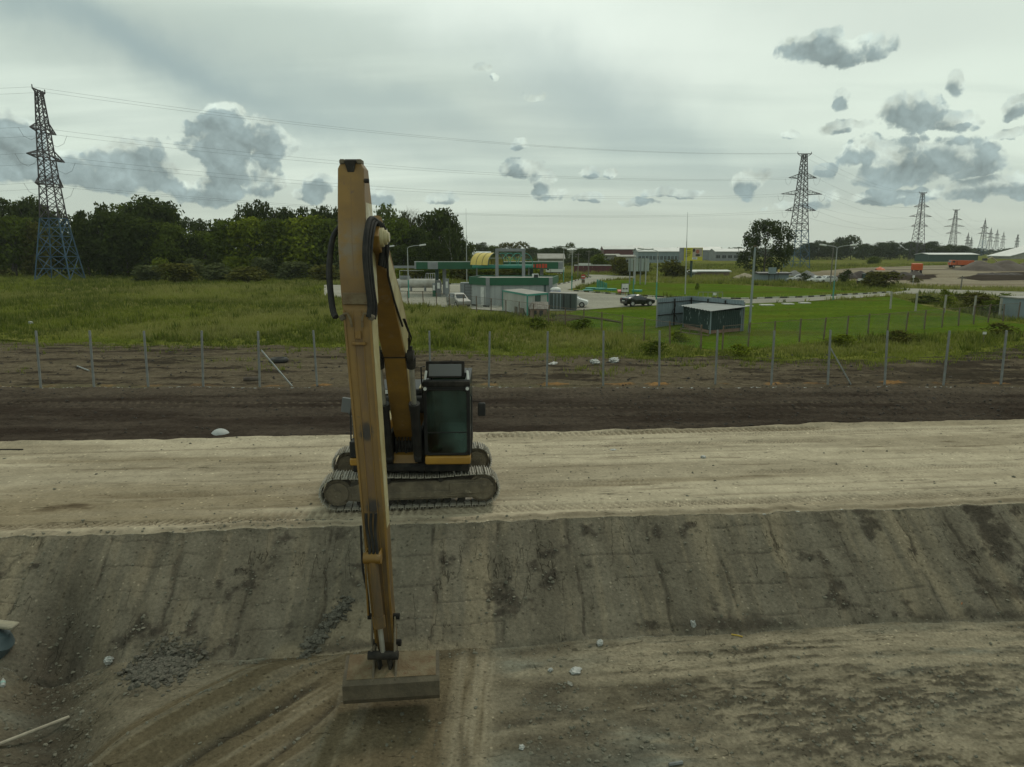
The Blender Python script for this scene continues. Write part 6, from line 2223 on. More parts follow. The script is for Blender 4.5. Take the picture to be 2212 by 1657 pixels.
# pumps
for px_, w_, h0, lb, m_ in ((938, 0.35, 1.9, 'green and white fuel pump left of the canopy column', m_green), (948, 0.55, 2.3, 'dark grey pump cabinet between the canopy columns', m_grey), (966, 0.45, 2.5, 'tall grey pump with a white panel right of the canopy column', m_grey2)):
    P = Vector((at(px_, 630, 99).x, 99, 0))
    t = thing('fuel_pump', lb, 'fuel pump', P)
    MB().bb(-w_ * 0.6, w_ * 0.6, -0.3, 0.3, 0, h0 * 0.45).build('base', m_, t, bevel=0.02)
    MB().bb(-w_ * 0.6, w_ * 0.6, -0.25, 0.25, h0 * 0.451, h0).build('cabinet', m_grey2 if m_ != m_grey else m_, t, bevel=0.02)
    MB().bb(-w_ * 0.35, w_ * 0.35, -0.27, -0.251, h0 * 0.5, h0 * 0.85).build('display_panel', m_white, t)
    MB().tube(smooth_path([(w_ * 0.6, -0.1, h0 * 0.8), (w_ * 0.85, -0.15, h0 * 0.5), (w_ * 0.62, -0.1, h0 * 0.25)]), 0.025, 6).build('hose', m_rub, t)
# white site cabin
Lp, Np, Rp = g(1086.5, 671), g(1139, 685), g(1182.5, 680)
Bp = Lp + Rp - Np
zc_ = at(1139, 636, Np.y).z
cb = thing('site_cabin', 'white cabin with green corner trims and one small window', 'cabin', Np)
foot = [Lp, Np, Rp, Bp]
polybox('wall', foot, 0.05, zc_ - 0.16, mat('off-white panel', (0.40, 0.41, 0.38), (0.31, 0.31, 0.28), 0.8, 0.7, streak=(1, 1, .4)), cb)
polybox('roof_edge', off(foot, 0.12), zc_ - 0.155, zc_, m_teal, cb)
polybox('roof', off(foot, 0.02), zc_ + 0.003, zc_ + 0.03, m_roofg, cb)
for P in foot:
    MB().bb(P.x - 0.07, P.x + 0.07, P.y - 0.07, P.y + 0.07, 0, zc_ - 0.16).build('corner_post', m_teal, cb, world=True)
d_ = (Rp - Np).normalized()
n_ = Vector((d_.y, -d_.x, 0))
P = Np.lerp(Rp, 0.5)
zw = at(1160, 645, P.y).z
mb = MB().beam(P - d_ * 0.42 + n_ * 0.03 + Vector((0, 0, zw)), P + d_ * 0.42 + n_ * 0.03 + Vector((0, 0, zw)), 0.05, 0.66)
wn = mb.build('window', m_dgreen, cb, world=True)
MB().beam(P - d_ * 0.34 + n_ * 0.065 + Vector((0, 0, zw)), P + d_ * 0.34 + n_ * 0.065 + Vector((0, 0, zw)), 0.01, 0.52).build('pane', m_dk, wn, world=True)
d2 = (Lp - Np).normalized()
n2 = Vector((-d2.y, d2.x, 0))
for u_, w_ in ((0.18, 0.5), (0.42, 0.35)):
    P = Np.lerp(Lp, u_)
    MB().beam(P - d2 * w_ + n2 * 0.06 + Vector((0, 0, 0.42)), P + d2 * w_ + n2 * 0.06 + Vector((0, 0, 0.42)), 0.08, 0.7).build('leaning_board', m_mud, cb, world=True)
# grey container with ribs
Lp, Rp = g(1187, 668.5), g(1245, 671.5)
dpt = Vector((0.3, 2.4, 0))
zc_ = at(1215, 632, Lp.y).z
ct = thing('shipping_container', 'dark green grey ribbed container beside the white cabin', 'container', Lp)
m_cont = mat('grey green container paint', (0.055, 0.075, 0.070), (0.075, 0.095, 0.088), 1, 0.6, streak=(1, 1, .3))
foot = [Lp, Rp, Rp + dpt, Lp + dpt]
polybox('body', foot, 0.05, zc_ - 0.06, m_cont, ct)
polybox('roof', off(foot, 0.06), zc_ - 0.055, zc_, m_roofg, ct)
d_ = (Rp - Lp)
for q in range(16):
    P = Lp + d_ * ((q + 0.5) / 16)
    m_ = m_bluegrey if q in (2, 4, 6) else (m_dk if q in (8, 12) else m_cont)
    MB().bb(P.x - 0.055, P.x + 0.055, P.y - 0.06, P.y - 0.01, 0.1, zc_ - 0.1).build('rib', m_, ct, world=True)
# mobile toilet behind
P = Vector((at(1200, 628, 81).x, 81, 0))
t = thing('toilet_cabin', 'portable toilet with a white domed roof and blue band behind the container', 'toilet', P)
zr = at(1200, 620.5, 81).z
MB().bb(-0.55, 0.55, -0.55, 0.55, 0, zr - 0.38).build('body', mat('blue plastic', (0.02, 0.07, 0.28), None, 1, 0.5), t, bevel=0.03)
MB().lathe([(0.60, 0), (0.62, 0.12), (0.55, 0.25), (0.38, 0.35), (0.1, 0.39)], (0, 0, zr - 0.375), 18).build('roof', m_white, t, smooth=True)
# tiled kennel
Lp, Rp = g(1145, 684), g(1181, 683.5)
P = (Lp + Rp) / 2
w_ = (Rp - Lp).length / 2
t = thing('kennel', 'small brick kennel with a tiled pitched roof in front of the white cabin', 'kennel', P)
ze, zr = at(1160, 666, P.y).z, at(1160, 652, P.y + 0.6).z
MB().prism([(-0.65, 0), (0.65, 0), (0.65, ze), (0, zr - 0.05), (-0.65, ze)], -w_, w_, 'x').build('wall', m_brick, t)
for x_ in (-w_ * 0.45, w_ * 0.3):
    MB().bb(x_ - 0.18, x_ + 0.18, -0.67, -0.652, 0.1, ze - 0.15).build('opening', m_dk, t)
sl = Vector((0, -0.75, ze - 0.06 - zr))
mb = MB()
for rr_ in range(5):
    for cc_ in range(9):
        P0 = Vector((-w_ - 0.12 + (2 * w_ + 0.24) * (cc_ + 0.5) / 9, 0, zr + 0.03)) + sl * ((rr_ + 0.5) / 5)
        Mx = Matrix.Rotation(math.atan2(sl.z, sl.y) + math.pi, 3, 'X')
        mb.box(P0 + Vector((0, 0, 0.02 * (cc_ % 2))), (0.19, 0.19, 0.05), Mx)
o = mb.build('roof_tiles', m_tile, t)
o['kind'] = 'stuff'
MB().prism([(0, zr), (0.78, ze - 0.06), (0.78, ze - 0.02), (0, zr + 0.05)], -w_ - 0.12, w_ + 0.12, 'x').build('rear_roof', m_tile, t)

# kerbs, black and white
m_kw = mat('white kerb paint', (0.50, 0.49, 0.44), (0.38, 0.37, 0.33), 4, 0.8)
m_kb = mat('black kerb paint', (0.035, 0.035, 0.033), (0.06, 0.058, 0.052), 4, 0.8)


def kerb(lab, px, step, hgt=0.22):
    pts = resample([g(*p) for p in px], step)
    t = thing('kerb', lab, 'kerb', pts[0])
    for q, (a_, b_) in enumerate(zip(pts[:-1], pts[1:])):
        d_ = (b_ - a_).normalized() * 0.03
        MB().beam(a_ + d_ + Vector((0, 0, hgt / 2 - 0.02)), b_ - d_ + Vector((0, 0, hgt / 2 - 0.02)), 0.2, hgt + 0.06).build('kerb_stone', m_kw if q % 2 else m_kb, t, world=True)


kerb('black and white kerb along the far side of the road past the lawn', [(1240, 629.5), (1300, 634), (1340, 637.5), (1415, 642.5), (1599, 647), (1728, 643.5), (1850, 637), (1925, 632.5)], 1.25)
kerb('painted kerb climbing the left side of the exit road', [(1192, 618), (1225, 612), (1258, 603.5), (1276, 599.5)], 2.0)
kerb('painted kerb in front of the shop wall', [(1020, 661), (1054, 664.5), (1086, 666)], 1.1)
kerb('kerb behind the tank island at the far side of the forecourt', [(850, 617.2), (900, 616), (960, 615), (1000, 614.6)], 2.2)

# things on the green island
for q, (x, y, w_, lb) in enumerate(((1270, 630, 1.0, 'nearest left teal tank cover beside the kerb'), (1276, 625.5, 1.1, 'teal tank cover left of the pipe cluster'), (1297, 626.5, 1.1, 'teal tank cover in front of the pipe cluster'), (1321, 627.5, 1.0, 'teal tank cover right of the pipe cluster'),
                                    (1376, 630.5, 1.0, 'teal cover beside the lamp post on the island'))):
    P = g(x, y)
    t = thing('tank_cover', lb, 'tank cover', P, 0, 'teal covers of the buried tanks')
    MB().lathe([(w_ * 0.8, 0), (w_ * 0.8, 0.22)], n=14).build('collar', m_teal, t)
    MB().lathe([(w_ * 0.85, 0.221), (w_ * 0.82, 0.32), (0.1, 0.36)], n=14).build('lid', m_teal, t)
P = g(1300, 624)
t = thing('vent_pipes', 'cluster of teal vent pipes on the grass island', 'pipes', P)
for q in range(6):
    MB().tube([(-0.75 + q * 0.3, 0.1 * (q % 2), 0), (-0.75 + q * 0.3, 0.1 * (q % 2), 1.55 - 0.12 * q)], 0.12, 8).build('pipe', m_teal, t, smooth=True)
P = g(1343, 636.5)
t = thing('sand_box', 'red fire sand box with a sloping lid at the kerb', 'sand box', P)
m_red = mat('red paint', (0.40, 0.05, 0.03), (0.33, 0.05, 0.035), 2, 0.6)
MB().bb(-0.55, 0.55, -0.35, 0.35, 0, 0.45).build('box', m_red, t)
MB().prism([(-0.42, 0.452), (0.42, 0.452), (0.42, 0.72), (-0.42, 0.50)], -0.6, 0.6, 'x').build('lid', mat('pink red lid', (0.45, 0.13, 0.10), None, 2, 0.6), t)
P = g(1350, 637)
t = thing('road_sign', 'square white sign board with two black cars drawn on it', 'sign', P)
z0_, z1_ = at(1350, 631, P.y).z, at(1350, 613, P.y).z
MB().bb(-0.5, 0.5, -0.02, 0.02, z0_, z1_).build('board', m_white, t)
MB().bb(-0.55, 0.55, 0.021, 0.06, z0_ - 0.05, z1_ + 0.05).build('frame', m_dk, t)
for x_ in (-0.22, 0.2):
    zc_ = z0_ + (z1_ - z0_) * 0.4
    MB().prism([(x_ - 0.17, zc_ - 0.08), (x_ + 0.17, zc_ - 0.08), (x_ + 0.17, zc_ + 0.02), (x_ + 0.08, zc_ + 0.10), (x_ - 0.08, zc_ + 0.10), (x_ - 0.17, zc_ + 0.02)], -0.03, -0.021, 'y').build('printed_car', m_dk, t)
for x_ in (-0.5, 0.5):
    MB().bb(x_ - 0.04, x_ + 0.04, 0.0, 0.06, 0, z0_).build('leg', m_dk, t)
# no-entry sign
P = g(1259.6, 619)
t = thing('road_sign', 'round red no-entry sign beside the exit road', 'sign', P)
zc_ = at(1260, 597.5, P.y).z
MB().tube([(0, 0.04, 0), (0, 0.04, zc_)], 0.05, 6).build('pole', m_pole, t)
MB().cyl((0, 0, zc_), 0.42, 0.03, (0, 1, 0), 20).build('disc', m_red, t)
MB().bb(-0.3, 0.3, -0.03, -0.016, zc_ - 0.07, zc_ + 0.07).build('white_bar', m_white, t)
MB().bb(-0.3, 0.3, -0.01, 0.01, zc_ - 1.1, zc_ - 0.5).build('plate', m_mud, t)
P = g(2124, 742)
t = thing('notice', 'small white notice on a thin stake in the grass at the lower right', 'notice', P)
zc_ = at(2122, 720, P.y).z
MB().bb(-0.02, 0.02, 0, 0.04, 0, zc_).build('stake', m_mud, t)
MB().bb(-0.13, 0.13, -0.02, -0.001, zc_ - 0.07, zc_ + 0.10).build('plate', m_white, t)
for x, y, z_, lb in ((1972, 614, 597, 'small white-headed sign beside the big scrub bush'), (1312, 620, 606, 'thin white stake sign on the island')):
    P = g(x if x > 1400 else 1291 - 100, y)
    t = thing('road_sign', lb, 'sign', P)
    zc_ = at(x, z_, P.y).z
    MB().bb(-0.04, 0.04, 0, 0.08, 0, zc_).build('stake', m_pole, t)
    MB().bb(-0.22, 0.22, -0.02, -0.001, zc_ - 0.25, zc_ + 0.2).build('plate', m_white, t)

# blank hoarding seen from behind
P = g(1380, 614.5)
t = thing('billboard', 'blank grey back of a hoarding on four thin legs', 'billboard', P)
z0_, z1_ = at(1380, 586, P.y).z, at(1380, 558.5, P.y).z
xa, xb = at(1357, 572, P.y).x - P.x, at(1403, 572, P.y).x - P.x
m_back = mat('pale board back', (0.33, 0.37, 0.35), (0.28, 0.31, 0.29), 0.5, 0.7)
for q in range(4):
    a_, b_ = xa + (xb - xa) * q / 4, xa + (xb - xa) * (q + 1) / 4
    MB().bb(a_ + 0.06, b_ - 0.06, -0.04, 0.04, z0_, z1_).build('panel', m_back, t)
for q in range(4):
    x_ = xa + (xb - xa) * (q + 0.33) / 4
    MB().bb(x_ - 0.1, x_ + 0.1, -0.2, -0.05, 0, z1_ + 0.05).build('leg', m_pole if q % 2 else m_grey2, t)
# yellow billboard
P = g(1493, 601)
t = thing('billboard', 'yellow advertising billboard on one dark pole', 'billboard', P)
z0_, z1_ = at(1490, 563, P.y).z, at(1490, 535, P.y).z
xa, xb = at(1477.5, 550, P.y).x - P.x, at(1517.5, 550, P.y).x - P.x
W_, H_ = xb - xa, z1_ - z0_
MB().bb(xa - 0.9, xb, 0.0, 0.9, z0_, z1_).build('box', m_grey2, t)
MB().bb(xa, xb, -0.12, -0.004, z0_, z1_).build('poster', mat('yellow poster', (0.50, 0.45, 0.02), (0.45, 0.42, 0.03), 0.4, 0.5), t)
m_ink = mat('dark print', (0.03, 0.03, 0.02), None, 1, 0.6)


def rect(u0, u1, v0, v1, m_, nm, dy=-0.135):
    MB().bb(xa + u0 * W_, xa + u1 * W_, dy, -0.122, z0_ + v0 * H_, z0_ + v1 * H_).build(nm, m_, t)


rect(0.45, 0.97, 0.30, 0.96, mat('pale photo print', (0.42, 0.37, 0.31), (0.30, 0.25, 0.21), 1, 0.6), 'printed_photo')
rect(0.44, 0.72, 0.08, 0.26, m_white, 'price_patch')
for (v, L_) in ((0.87, 0.26), (0.67, 0.28), (0.55, 0.30), (0.43, 0.22), (0.32, 0.16)):
    k_ = 0
    x_ = 0.06
    while x_ < 0.06 + L_:
        w_ = 0.022 + 0.012 * ((k_ * 7) % 3)
        rect(x_, x_ + w_, v - 0.032, v + 0.032 - 0.01 * (k_ % 2), m_ink, 'printed_letter')
        x_ += w_ + 0.012
        k_ += 1
m_p1 = mat('reddish print', (0.33, 0.10, 0.06), (0.26, 0.12, 0.08), 2, 0.6)
for u, v, rx_, rz_, m_, nm in ((0.52, 0.80, 0.065, 0.14, m_ink, 'printed_shape'), (0.72, 0.70, 0.10, 0.16, m_p1, 'printed_shape'), (0.74, 0.42, 0.13, 0.09, m_ink, 'printed_shape')):
    mb = MB().prism([(xa + (u + rx_ * math.cos(a_ * math.pi / 6)) * W_, z0_ + (v + rz_ * math.sin(a_ * math.pi / 6)) * H_) for a_ in range(12)], -0.16, -0.14, 'y')
    mb.build(nm, m_, t)
lettering('229', H_ * 0.16, mat('blue print', (0.03, 0.04, 0.2), None, 1, 0.6), t, (xa + 0.57 * W_, -0.15, z0_ + 0.165 * H_), (math.pi / 2, 0, 0))
MB().tube([(0, 0.45, 0), (0, 0.45, z0_)], 0.28, 10).build('pole', m_dgreen, t, smooth=True)

# grey blue pen and the green shed
def corrugated(name, A, B, z0, z1, m, parent, pitch=0.3, amp=0.035, world=True):
    d = B - A
    L_ = d.length
    u = d.normalized()
    n_ = Vector((u.y, -u.x, 0))
    k = max(2, int(L_ / pitch) * 4)
    mb = MB()
    vs, fs = [], []
    for i_ in range(k + 1):
        o_ = amp * (1 if (i_ // 2) % 2 else -1)
        for th in (0.0, 0.012):
            for z in (z0, z1):
                vs.append(tuple(A + u * (L_ * i_ / k) + n_ * (o_ + th) + Vector((0, 0, z))))
    for i_ in range(k):
        a_, b_ = i_ * 4, i_ * 4 + 4
        fs += [(a_, b_, b_ + 1, a_ + 1), (a_ + 2, a_ + 3, b_ + 3, b_ + 2), (a_ + 1, b_ + 1, b_ + 3, a_ + 3)]
    mb.add(vs, fs)
    return mb.build(name, m, parent, world=world)


A, Bq, C = g(1417, 708), Vector(), g(1603, 715)
Bq = Vector((at(1492, 660, 62.5).x, 62.5, 0))
zp = at(1417, 644.5, A.y).z
pn_ = thing('metal_screen', 'grey blue corrugated screen fence folded round the green shed', 'fence', A)
L_ = (Bq - A)
for q in range(4):
    corrugated('sheet', A + L_ * (q / 4) + Vector((0, 0.004 * q, 0)), A + L_ * ((q + 1) / 4), 0.05, zp, m_bluegrey, pn_)
L2_ = C - Bq
for q in range(5):
    corrugated('sheet', Bq + L2_ * (q / 5), Bq + L2_ * ((q + 1) / 5), 0.05, zp, m_bluegrey, pn_)
for z in (zp * 0.42, zp * 0.84):
    MB().beam(A + Vector((0.05, -0.1, z)), Bq + Vector((0, -0.1, z)), 0.05, 0.06).build('rail', m_blkm, pn_, world=True)
    MB().beam(Bq + Vector((0, -0.1, z)), C + Vector((0, -0.1, z)), 0.05, 0.06).build('rail', m_blkm, pn_, world=True)
for P in (A, A.lerp(Bq, 0.5), Bq, Bq.lerp(C, 0.33), Bq.lerp(C, 0.66), C):
    MB().bb(P.x - 0.05, P.x + 0.05, P.y - 0.22, P.y - 0.13, 0, zp * 0.95).build('post', m_grey2 if P in (A, C) else m_blkm, pn_, world=True)
P = A.lerp(Bq, 0.47) + Vector((0, -0.35, 0))
o = MB().tube(smooth_path([P + Vector((0, 0, zp * 0.88)), P + Vector((0.12, 0, zp * 0.7)), P + Vector((-0.12, 0, zp * 0.5)), P + Vector((0.18, 0, zp * 0.35)), P + Vector((0.3, 0, zp * 0.2))]), 0.03, 6).build('hanging_rope', m_rub)
tag(o, 'dark rope looped over a rail inside the grey blue screen', 'rope')
F, Lp, Rp = g(1533, 722), g(1475, 707), g(1600, 716)
Bp = Lp + Rp - F
zf = at(1533, 672, F.y).z
m_peel = bpy.data.materials.new('peeling dark green paint')
m_peel.use_nodes = True
N = NT(m_peel.node_tree)
tc = N.n('ShaderNodeTexCoord').outputs['Object']
f_ = N.noise(N.v('MULTIPLY', tc, (3.2, 3.2, 0.75)), 1.25, 5, 0.7)
col = N.mix(N.ss(f_, 0.60, 0.64), N.mix(N.noise(tc, 0.8, 3), (0.009, 0.026, 0.023), (0.016, 0.042, 0.037)), (0.22, 0.27, 0.27))
bs = N.n('ShaderNodeBsdfPrincipled', {'Base Color': col, 'Roughness': 0.6})
N.t.links.new(bs.outputs[0], N.n('ShaderNodeOutputMaterial').inputs[0])
sh_ = thing('shed', 'dark green shed with peeling paint and a sloping corrugated roof', 'shed', F)
foot = [Lp, F, Rp, Bp]
polybox('plinth', off(foot, -0.05), 0, 0.32, m_brick, sh_)
corrugated('wall', Lp, F, 0.3, zf - 0.02, m_peel, sh_, 0.22, 0.02)
corrugated('wall', F, Rp, 0.3, zf - 0.02, m_peel, sh_, 0.22, 0.02)
corrugated('wall', Rp, Bp, 0.3, zf - 0.02, m_peel, sh_, 0.22, 0.02)
corrugated('wall', Bp, Lp, 0.3, zf - 0.02, m_peel, sh_, 0.22, 0.02)
for P in (F, Rp, Lp):
    MB().bb(P.x - 0.05, P.x + 0.05, P.y - 0.10, P.y - 0.03, 0, zf).build('corner_trim', m_bluegrey, sh_, world=True)
# roof: ribs run across from the left edge to the right
e1, e2 = (F - Lp), (Rp - F)
r0 = Lp - e1.normalized() * 0.1 - e2.normalized() * 0.45
r1 = F + e1.normalized() * 0.55 - e2.normalized() * 0.45
kx = 44
vs, fs = [], []
len2 = e2.length + 0.7
for i_ in range(kx + 1):
    P0 = r0.lerp(r1, i_ / kx)
    o_ = 0.045 if (i_ // 2) % 2 else 0.0
    for (dd, z) in ((0, zf + 0.03), (len2, zf + 0.22)):
        for th in (0, 0.015):
            v = P0 + e2.normalized() * dd
            vs.append((v.x, v.y, z + o_ + th))
for i_ in range(kx):
    a_, b_ = i_ * 4, i_ * 4 + 4
    fs += [(a_, b_, b_ + 2, a_ + 2), (a_ + 1, a_ + 3, b_ + 3, b_ + 1), (a_, a_ + 1, b_ + 1, b_)]
MB().add(vs, fs).build('roof', mat('weathered roof sheet', (0.20, 0.225, 0.22), (0.155, 0.175, 0.17), 1, 0.65), sh_, world=True)
# cabin at the right edge
P = g(2196, 690)
t = thing('site_cabin', 'blue grey metal cabin cut off by the right edge', 'cabin', P)
zc_ = at(2200, 643, P.y).z
MB().bb(0, 4.5, 0, 2.6, 0, zc_ - 0.12).build('body', m_bluegrey, t)
MB().bb(-0.12, 4.6, -0.12, 2.7, zc_ - 0.115, zc_).build('roof', m_roofg, t)
# manhole slabs and little railing
for x, y, w_, lb in ((1656, 660.5, 0.75, 'pale concrete cover slab nearest the shed on the lawn'), (1702, 658, 0.6, 'pale cover slab in the middle of three on the lawn'), (1738, 656, 0.6, 'pale cover slab farthest right of three on the lawn'), (1612, 662.5, 0.7, 'pale cover slab half behind the corner of the blue grey screen')):
    o = MB().bb(-w_, w_, -0.5, 0.5, 0, 0.16).build('cover_slab', m_kw, bevel=0.02)
    o.location = g(x, y)
    tag(o, lb, 'cover slab', 'concrete cover slabs on the lawn')
P = g(1535, 643.5)
t = thing('railing', 'low thin railing with a small white plate behind the blue screen', 'railing', P)
xa, xb = at(1508, 640, P.y).x - P.x, at(1561, 640, P.y).x - P.x
mb = MB()
for q in range(6):
    x_ = xa + (xb - xa) * q / 5
    mb.bb(x_ - 0.03, x_ + 0.03, -0.03, 0.03, 0, 0.75)
mb.build('uprights', m_grey2, t)
MB().bb(xa, xb, -0.03, 0.03, 0.752, 0.81).build('top_rail', m_grey2, t)
MB().bb(0.3, 0.75, -0.06, -0.035, 0.35, 0.7).build('plate', m_white, t)


# ------------------------------------------------------------------ vehicles
m_win = mat('car glass', (0.02, 0.026, 0.028), None, 1, 0.08, spec=0.8)
m_tyre = mat('tyre rubber', (0.02, 0.02, 0.019), (0.035, 0.033, 0.03), 5, 0.85)
m_rim = mat('alloy rim', (0.4, 0.4, 0.38), None, 1, 0.4, metal=0.4)
m_lampw = mat('headlamp', (0.6, 0.6, 0.58), None, 1, 0.2)
m_lampr = mat('tail lamp', (0.35, 0.02, 0.02), None, 1, 0.3)


def car(label, P, rz, paint, L=4.2, Wd=1.72, Hh=1.45, kind='hatch', group=None, name='parked_car', detail=True):
    t = thing(name, label, 'car', P, rz, group)
    w = Wd / 2
    if kind == 'hatch':
        # x, low z, belt z, roof z, half width at roof
        stn = [(L * .5, .35, .62, .62, w * .80), (L * .47, .24, .74, .74, w * .90), (L * .27, .22, .92, .93, w * .93), (L * .13, .22, .97, Hh * .93, w * .74),
               (L * .04, .22, .98, Hh, w * .76), (-L * .25, .22, 1.0, Hh * .985, w * .76), (-L * .40, .22, 1.0, Hh * .90, w * .74), (-L * .475, .26, .95, .98, w * .86), (-L * .5, .36, .80, .80, w * .84)]
        win = (3, 6)
    else:
        stn = [(L * .5, .35, .60, .60, w * .80), (L * .47, .24, .70, .70, w * .90), (L * .20, .22, .88, .89, w * .92), (L * .08, .22, .92, Hh * .90, w * .70),
               (-L * .02, .22, .93, Hh, w * .72), (-L * .18, .22, .95, Hh * .97, w * .72), (-L * .33, .22, .96, 1.02, w * .82), (-L * .48, .26, .94, .95, w * .86), (-L * .5, .38, .80, .80, w * .84)]
        win = (3, 6)
    vs, fs = [], []
    for x, zl, zb_, zr, hr in stn:
        vs += [(x, -w * .92, zl), (x, -w, (zl + zb_) / 2), (x, -w * .97, zb_), (x, -hr, zr), (x, hr, zr), (x, w * .97, zb_), (x, w, (zl + zb_) / 2), (x, w * .92, zl)]
    for i_ in range(len(stn) - 1):
        for k_ in range(8):
            a_, b_ = i_ * 8 + k_, i_ * 8 + (k_ + 1) % 8
            fs.append((a_, b_, b_ + 8, a_ + 8))
    fs.append(tuple(range(8)))
    fs.append(tuple(range((len(stn) - 1) * 8, len(stn) * 8)))
    MB().add(vs, fs).build('body', paint, t, smooth=True, bevel=0.03)
    # glass, a little proud of the pillars

    def quad(nm, pts, n_, m_=m_win, th=0.012):
        pts = [Vector(p) for p in pts]
        n_ = Vector(n_).normalized()
        c_ = sum(pts, Vector()) / len(pts)
        pts = [c_ + (p - c_) * 0.90 for p in pts]
        k_ = len(pts)
        vv = [p + n_ * 0.004 for p in pts] + [p + n_ * (0.004 + th) for p in pts]
        MB().add(vv, [tuple(range(k_)), tuple(range(k_, 2 * k_))] + [(i_, (i_ + 1) % k_, (i_ + 1) % k_ + k_, i_ + k_) for i_ in range(k_)]).build(nm, m_, t)
    a_, b_ = stn[2], stn[3]
    quad('windscreen', [(a_[0], -a_[4] * .9, a_[3]), (a_[0], a_[4] * .9, a_[3]), (b_[0], b_[4], b_[3]), (b_[0], -b_[4], b_[3])], (1, 0, 0.9))
    a_, b_ = stn[7] if kind == 'hatch' else stn[6], stn[6] if kind == 'hatch' else stn[5]
    quad('rear_window', [(a_[0], -a_[4] * .85, a_[3]), (a_[0], a_[4] * .85, a_[3]), (b_[0], b_[4], b_[3]), (b_[0], -b_[4], b_[3])], (-1, 0, 0.5))
    for s_ in (-1, 1):
        for i_, j_ in ((2, 3), (3, 4), (4, 5), (5, 6), (6, 7))[1:(4 if kind == 'hatch' else 3)]:
            p_, q_ = stn[i_], stn[j_]
            quad('side_window', [(p_[0], s_ * w * .965, p_[2] + .02), (q_[0], s_ * w * .965, q_[2] + .02), (q_[0], s_ * q_[4], q_[3] - .04), (p_[0], s_ * p_[4], p_[3] - .04)], (0, s_, 0.25))
        for x_ in (L * .32, -L * .30):
            wh = MB().cyl((x_, s_ * (w - .09), .31), .315, .2, (0, 1, 0), 18).build('wheel', m_tyre, t, smooth=True)
            if detail:
                MB().cyl((x_, s_ * (w + .012), .31), .19, .03, (0, 1, 0), 14).build('rim', m_rim, wh)
        MB().box((L * .478, s_ * w * .68, .66), (.06, .34, .13)).build('headlight', m_lampw, t, bevel=.02)
        MB().box((-L * .49, s_ * w * .70, .80), (.05, .26, .16)).build('tail_light', m_lampr, t)
        MB().box((L * .15, s_ * (w + .08), .98), (.12, .16, .11)).build('door_mirror', paint, t, bevel=.02)
    MB().box((L * .492, 0, .50), (.05, w * 1.0, .16)).build('grille', m_dk, t)
    MB().box((-L * .505, 0, .62), (.02, .5, .12)).build('number_plate', m_white, t)
    return t


m_silver = mat('silver paint', (0.34, 0.33, 0.30), (0.30, 0.29, 0.265), 1, 0.28, metal=0.3)
m_black = mat('black car paint', (0.012, 0.013, 0.016), None, 1, 0.15, spec=0.7)
m_wcar = mat('white car paint', (0.6, 0.6, 0.58), None, 1, 0.25)
Pq = Vector((at(990, 650, 81.5).x, 81.5, 0.07))
car('silver compact car parked facing the camera at the left of the shop', Pq, R(-62), m_silver, 3.5, 1.62, 1.52)
Pq = Vector((at(1377, 655, 82.3).x, 82.3, 0.07))
car('black coupe standing on the forecourt beside the grass', Pq, R(22), m_black, 3.75, 1.6, 1.28, 'sedan')
Pq = Vector((at(1236, 650, 80.5).x, 80.5, 0.07))
car('white car whose nose shows past the dark container', Pq, R(-10), m_wcar, 3.6, 1.6, 1.35)
for q, (x, D) in enumerate(((1722, 148), (1740, 146), (1762, 142), (1785, 142))):
    car(f'pale parked car behind the weeds left of the street lamp, {ORD[q]} from the left', Vector((at(x, 606, D).x, D, 0)), R(160 + 12 * q), m_wcar if q != 1 else m_silver, 4.2, 1.7, 1.4, 'hatch' if q % 2 else 'sedan', 'cars parked beyond the second lawn', detail=False)


def truck(label, P, rz, k=1.0, cabm=m_orange, boxm=m_orange, van=False, raised=0):
    t = thing('dump_truck' if not van else 'box_truck', label, 'truck', P, rz)
    t.scale = (k, k, k)
    L = 7.6
    MB().bb(-L / 2, L / 2, -.45, .45, .75, .98).build('chassis', m_blkm, t)
    MB().prism([(1.9, 1.0), (3.8, 1.0), (3.85, 1.9), (3.55, 2.75), (1.95, 2.75)], -1.2, 1.2, 'y').build('cab', cabm, t, bevel=.06)
    MB().prism([(3.87, 1.95), (3.90, 1.95), (3.62, 2.6), (3.59, 2.6)], -1.0, 1.0, 'y').build('windscreen', m_win, t)
    for s_ in (-1, 1):
        MB().bb(2.5, 3.45, s_ * 1.202 - .01, s_ * 1.202 + .01, 1.9, 2.5).build('side_window', m_win, t)
        MB().bb(3.82, 3.92, s_ * .9 - .18, s_ * .9 + .18, 1.15, 1.4).build('headlight', m_lampw, t)
        for x_ in (2.9, -1.3, -2.6):
            wh = MB().cyl((x_, s_ * 1.05, .52), .52, .35, (0, 1, 0), 16).build('wheel', m_tyre, t, smooth=True)
            MB().cyl((x_, s_ * 1.24, .52), .26, .04, (0, 1, 0), 12).build('rim', m_rim if not van else m_white, wh)
    z1 = 2.7 if not van else 3.1
    b_ = MB().prism([(-L / 2 - .1, 1.05), (1.7, 1.05), (1.75, z1), (-L / 2 - .3, z1)], -1.25, 1.25, 'y').build('tipper_body' if not van else 'box_body', boxm, t)
    if not van:
        for q in range(5):
            x_ = -3.3 + q * 1.15
            for s_ in (-1, 1):
                MB().bb(x_, x_ + .1, s_ * 1.28 - .03, s_ * 1.28 + .03, 1.1, z1).build('stiffener', boxm, b_)
    return t


truck('orange dump truck seen from behind at the end of the soil heaps', Vector((at(1988, 590, 196).x, 198, 0)), R(63))
truck('orange dump truck driving left across the distant earthworks', Vector((at(2074, 576, 262).x, 262, 0)), R(176), 1.0)
truck('white box truck behind the right end of the canopy', Vector((at(1199, 588, 190).x, 190, 0)), R(172), 0.62, m_wcar, m_wcar, van=True)
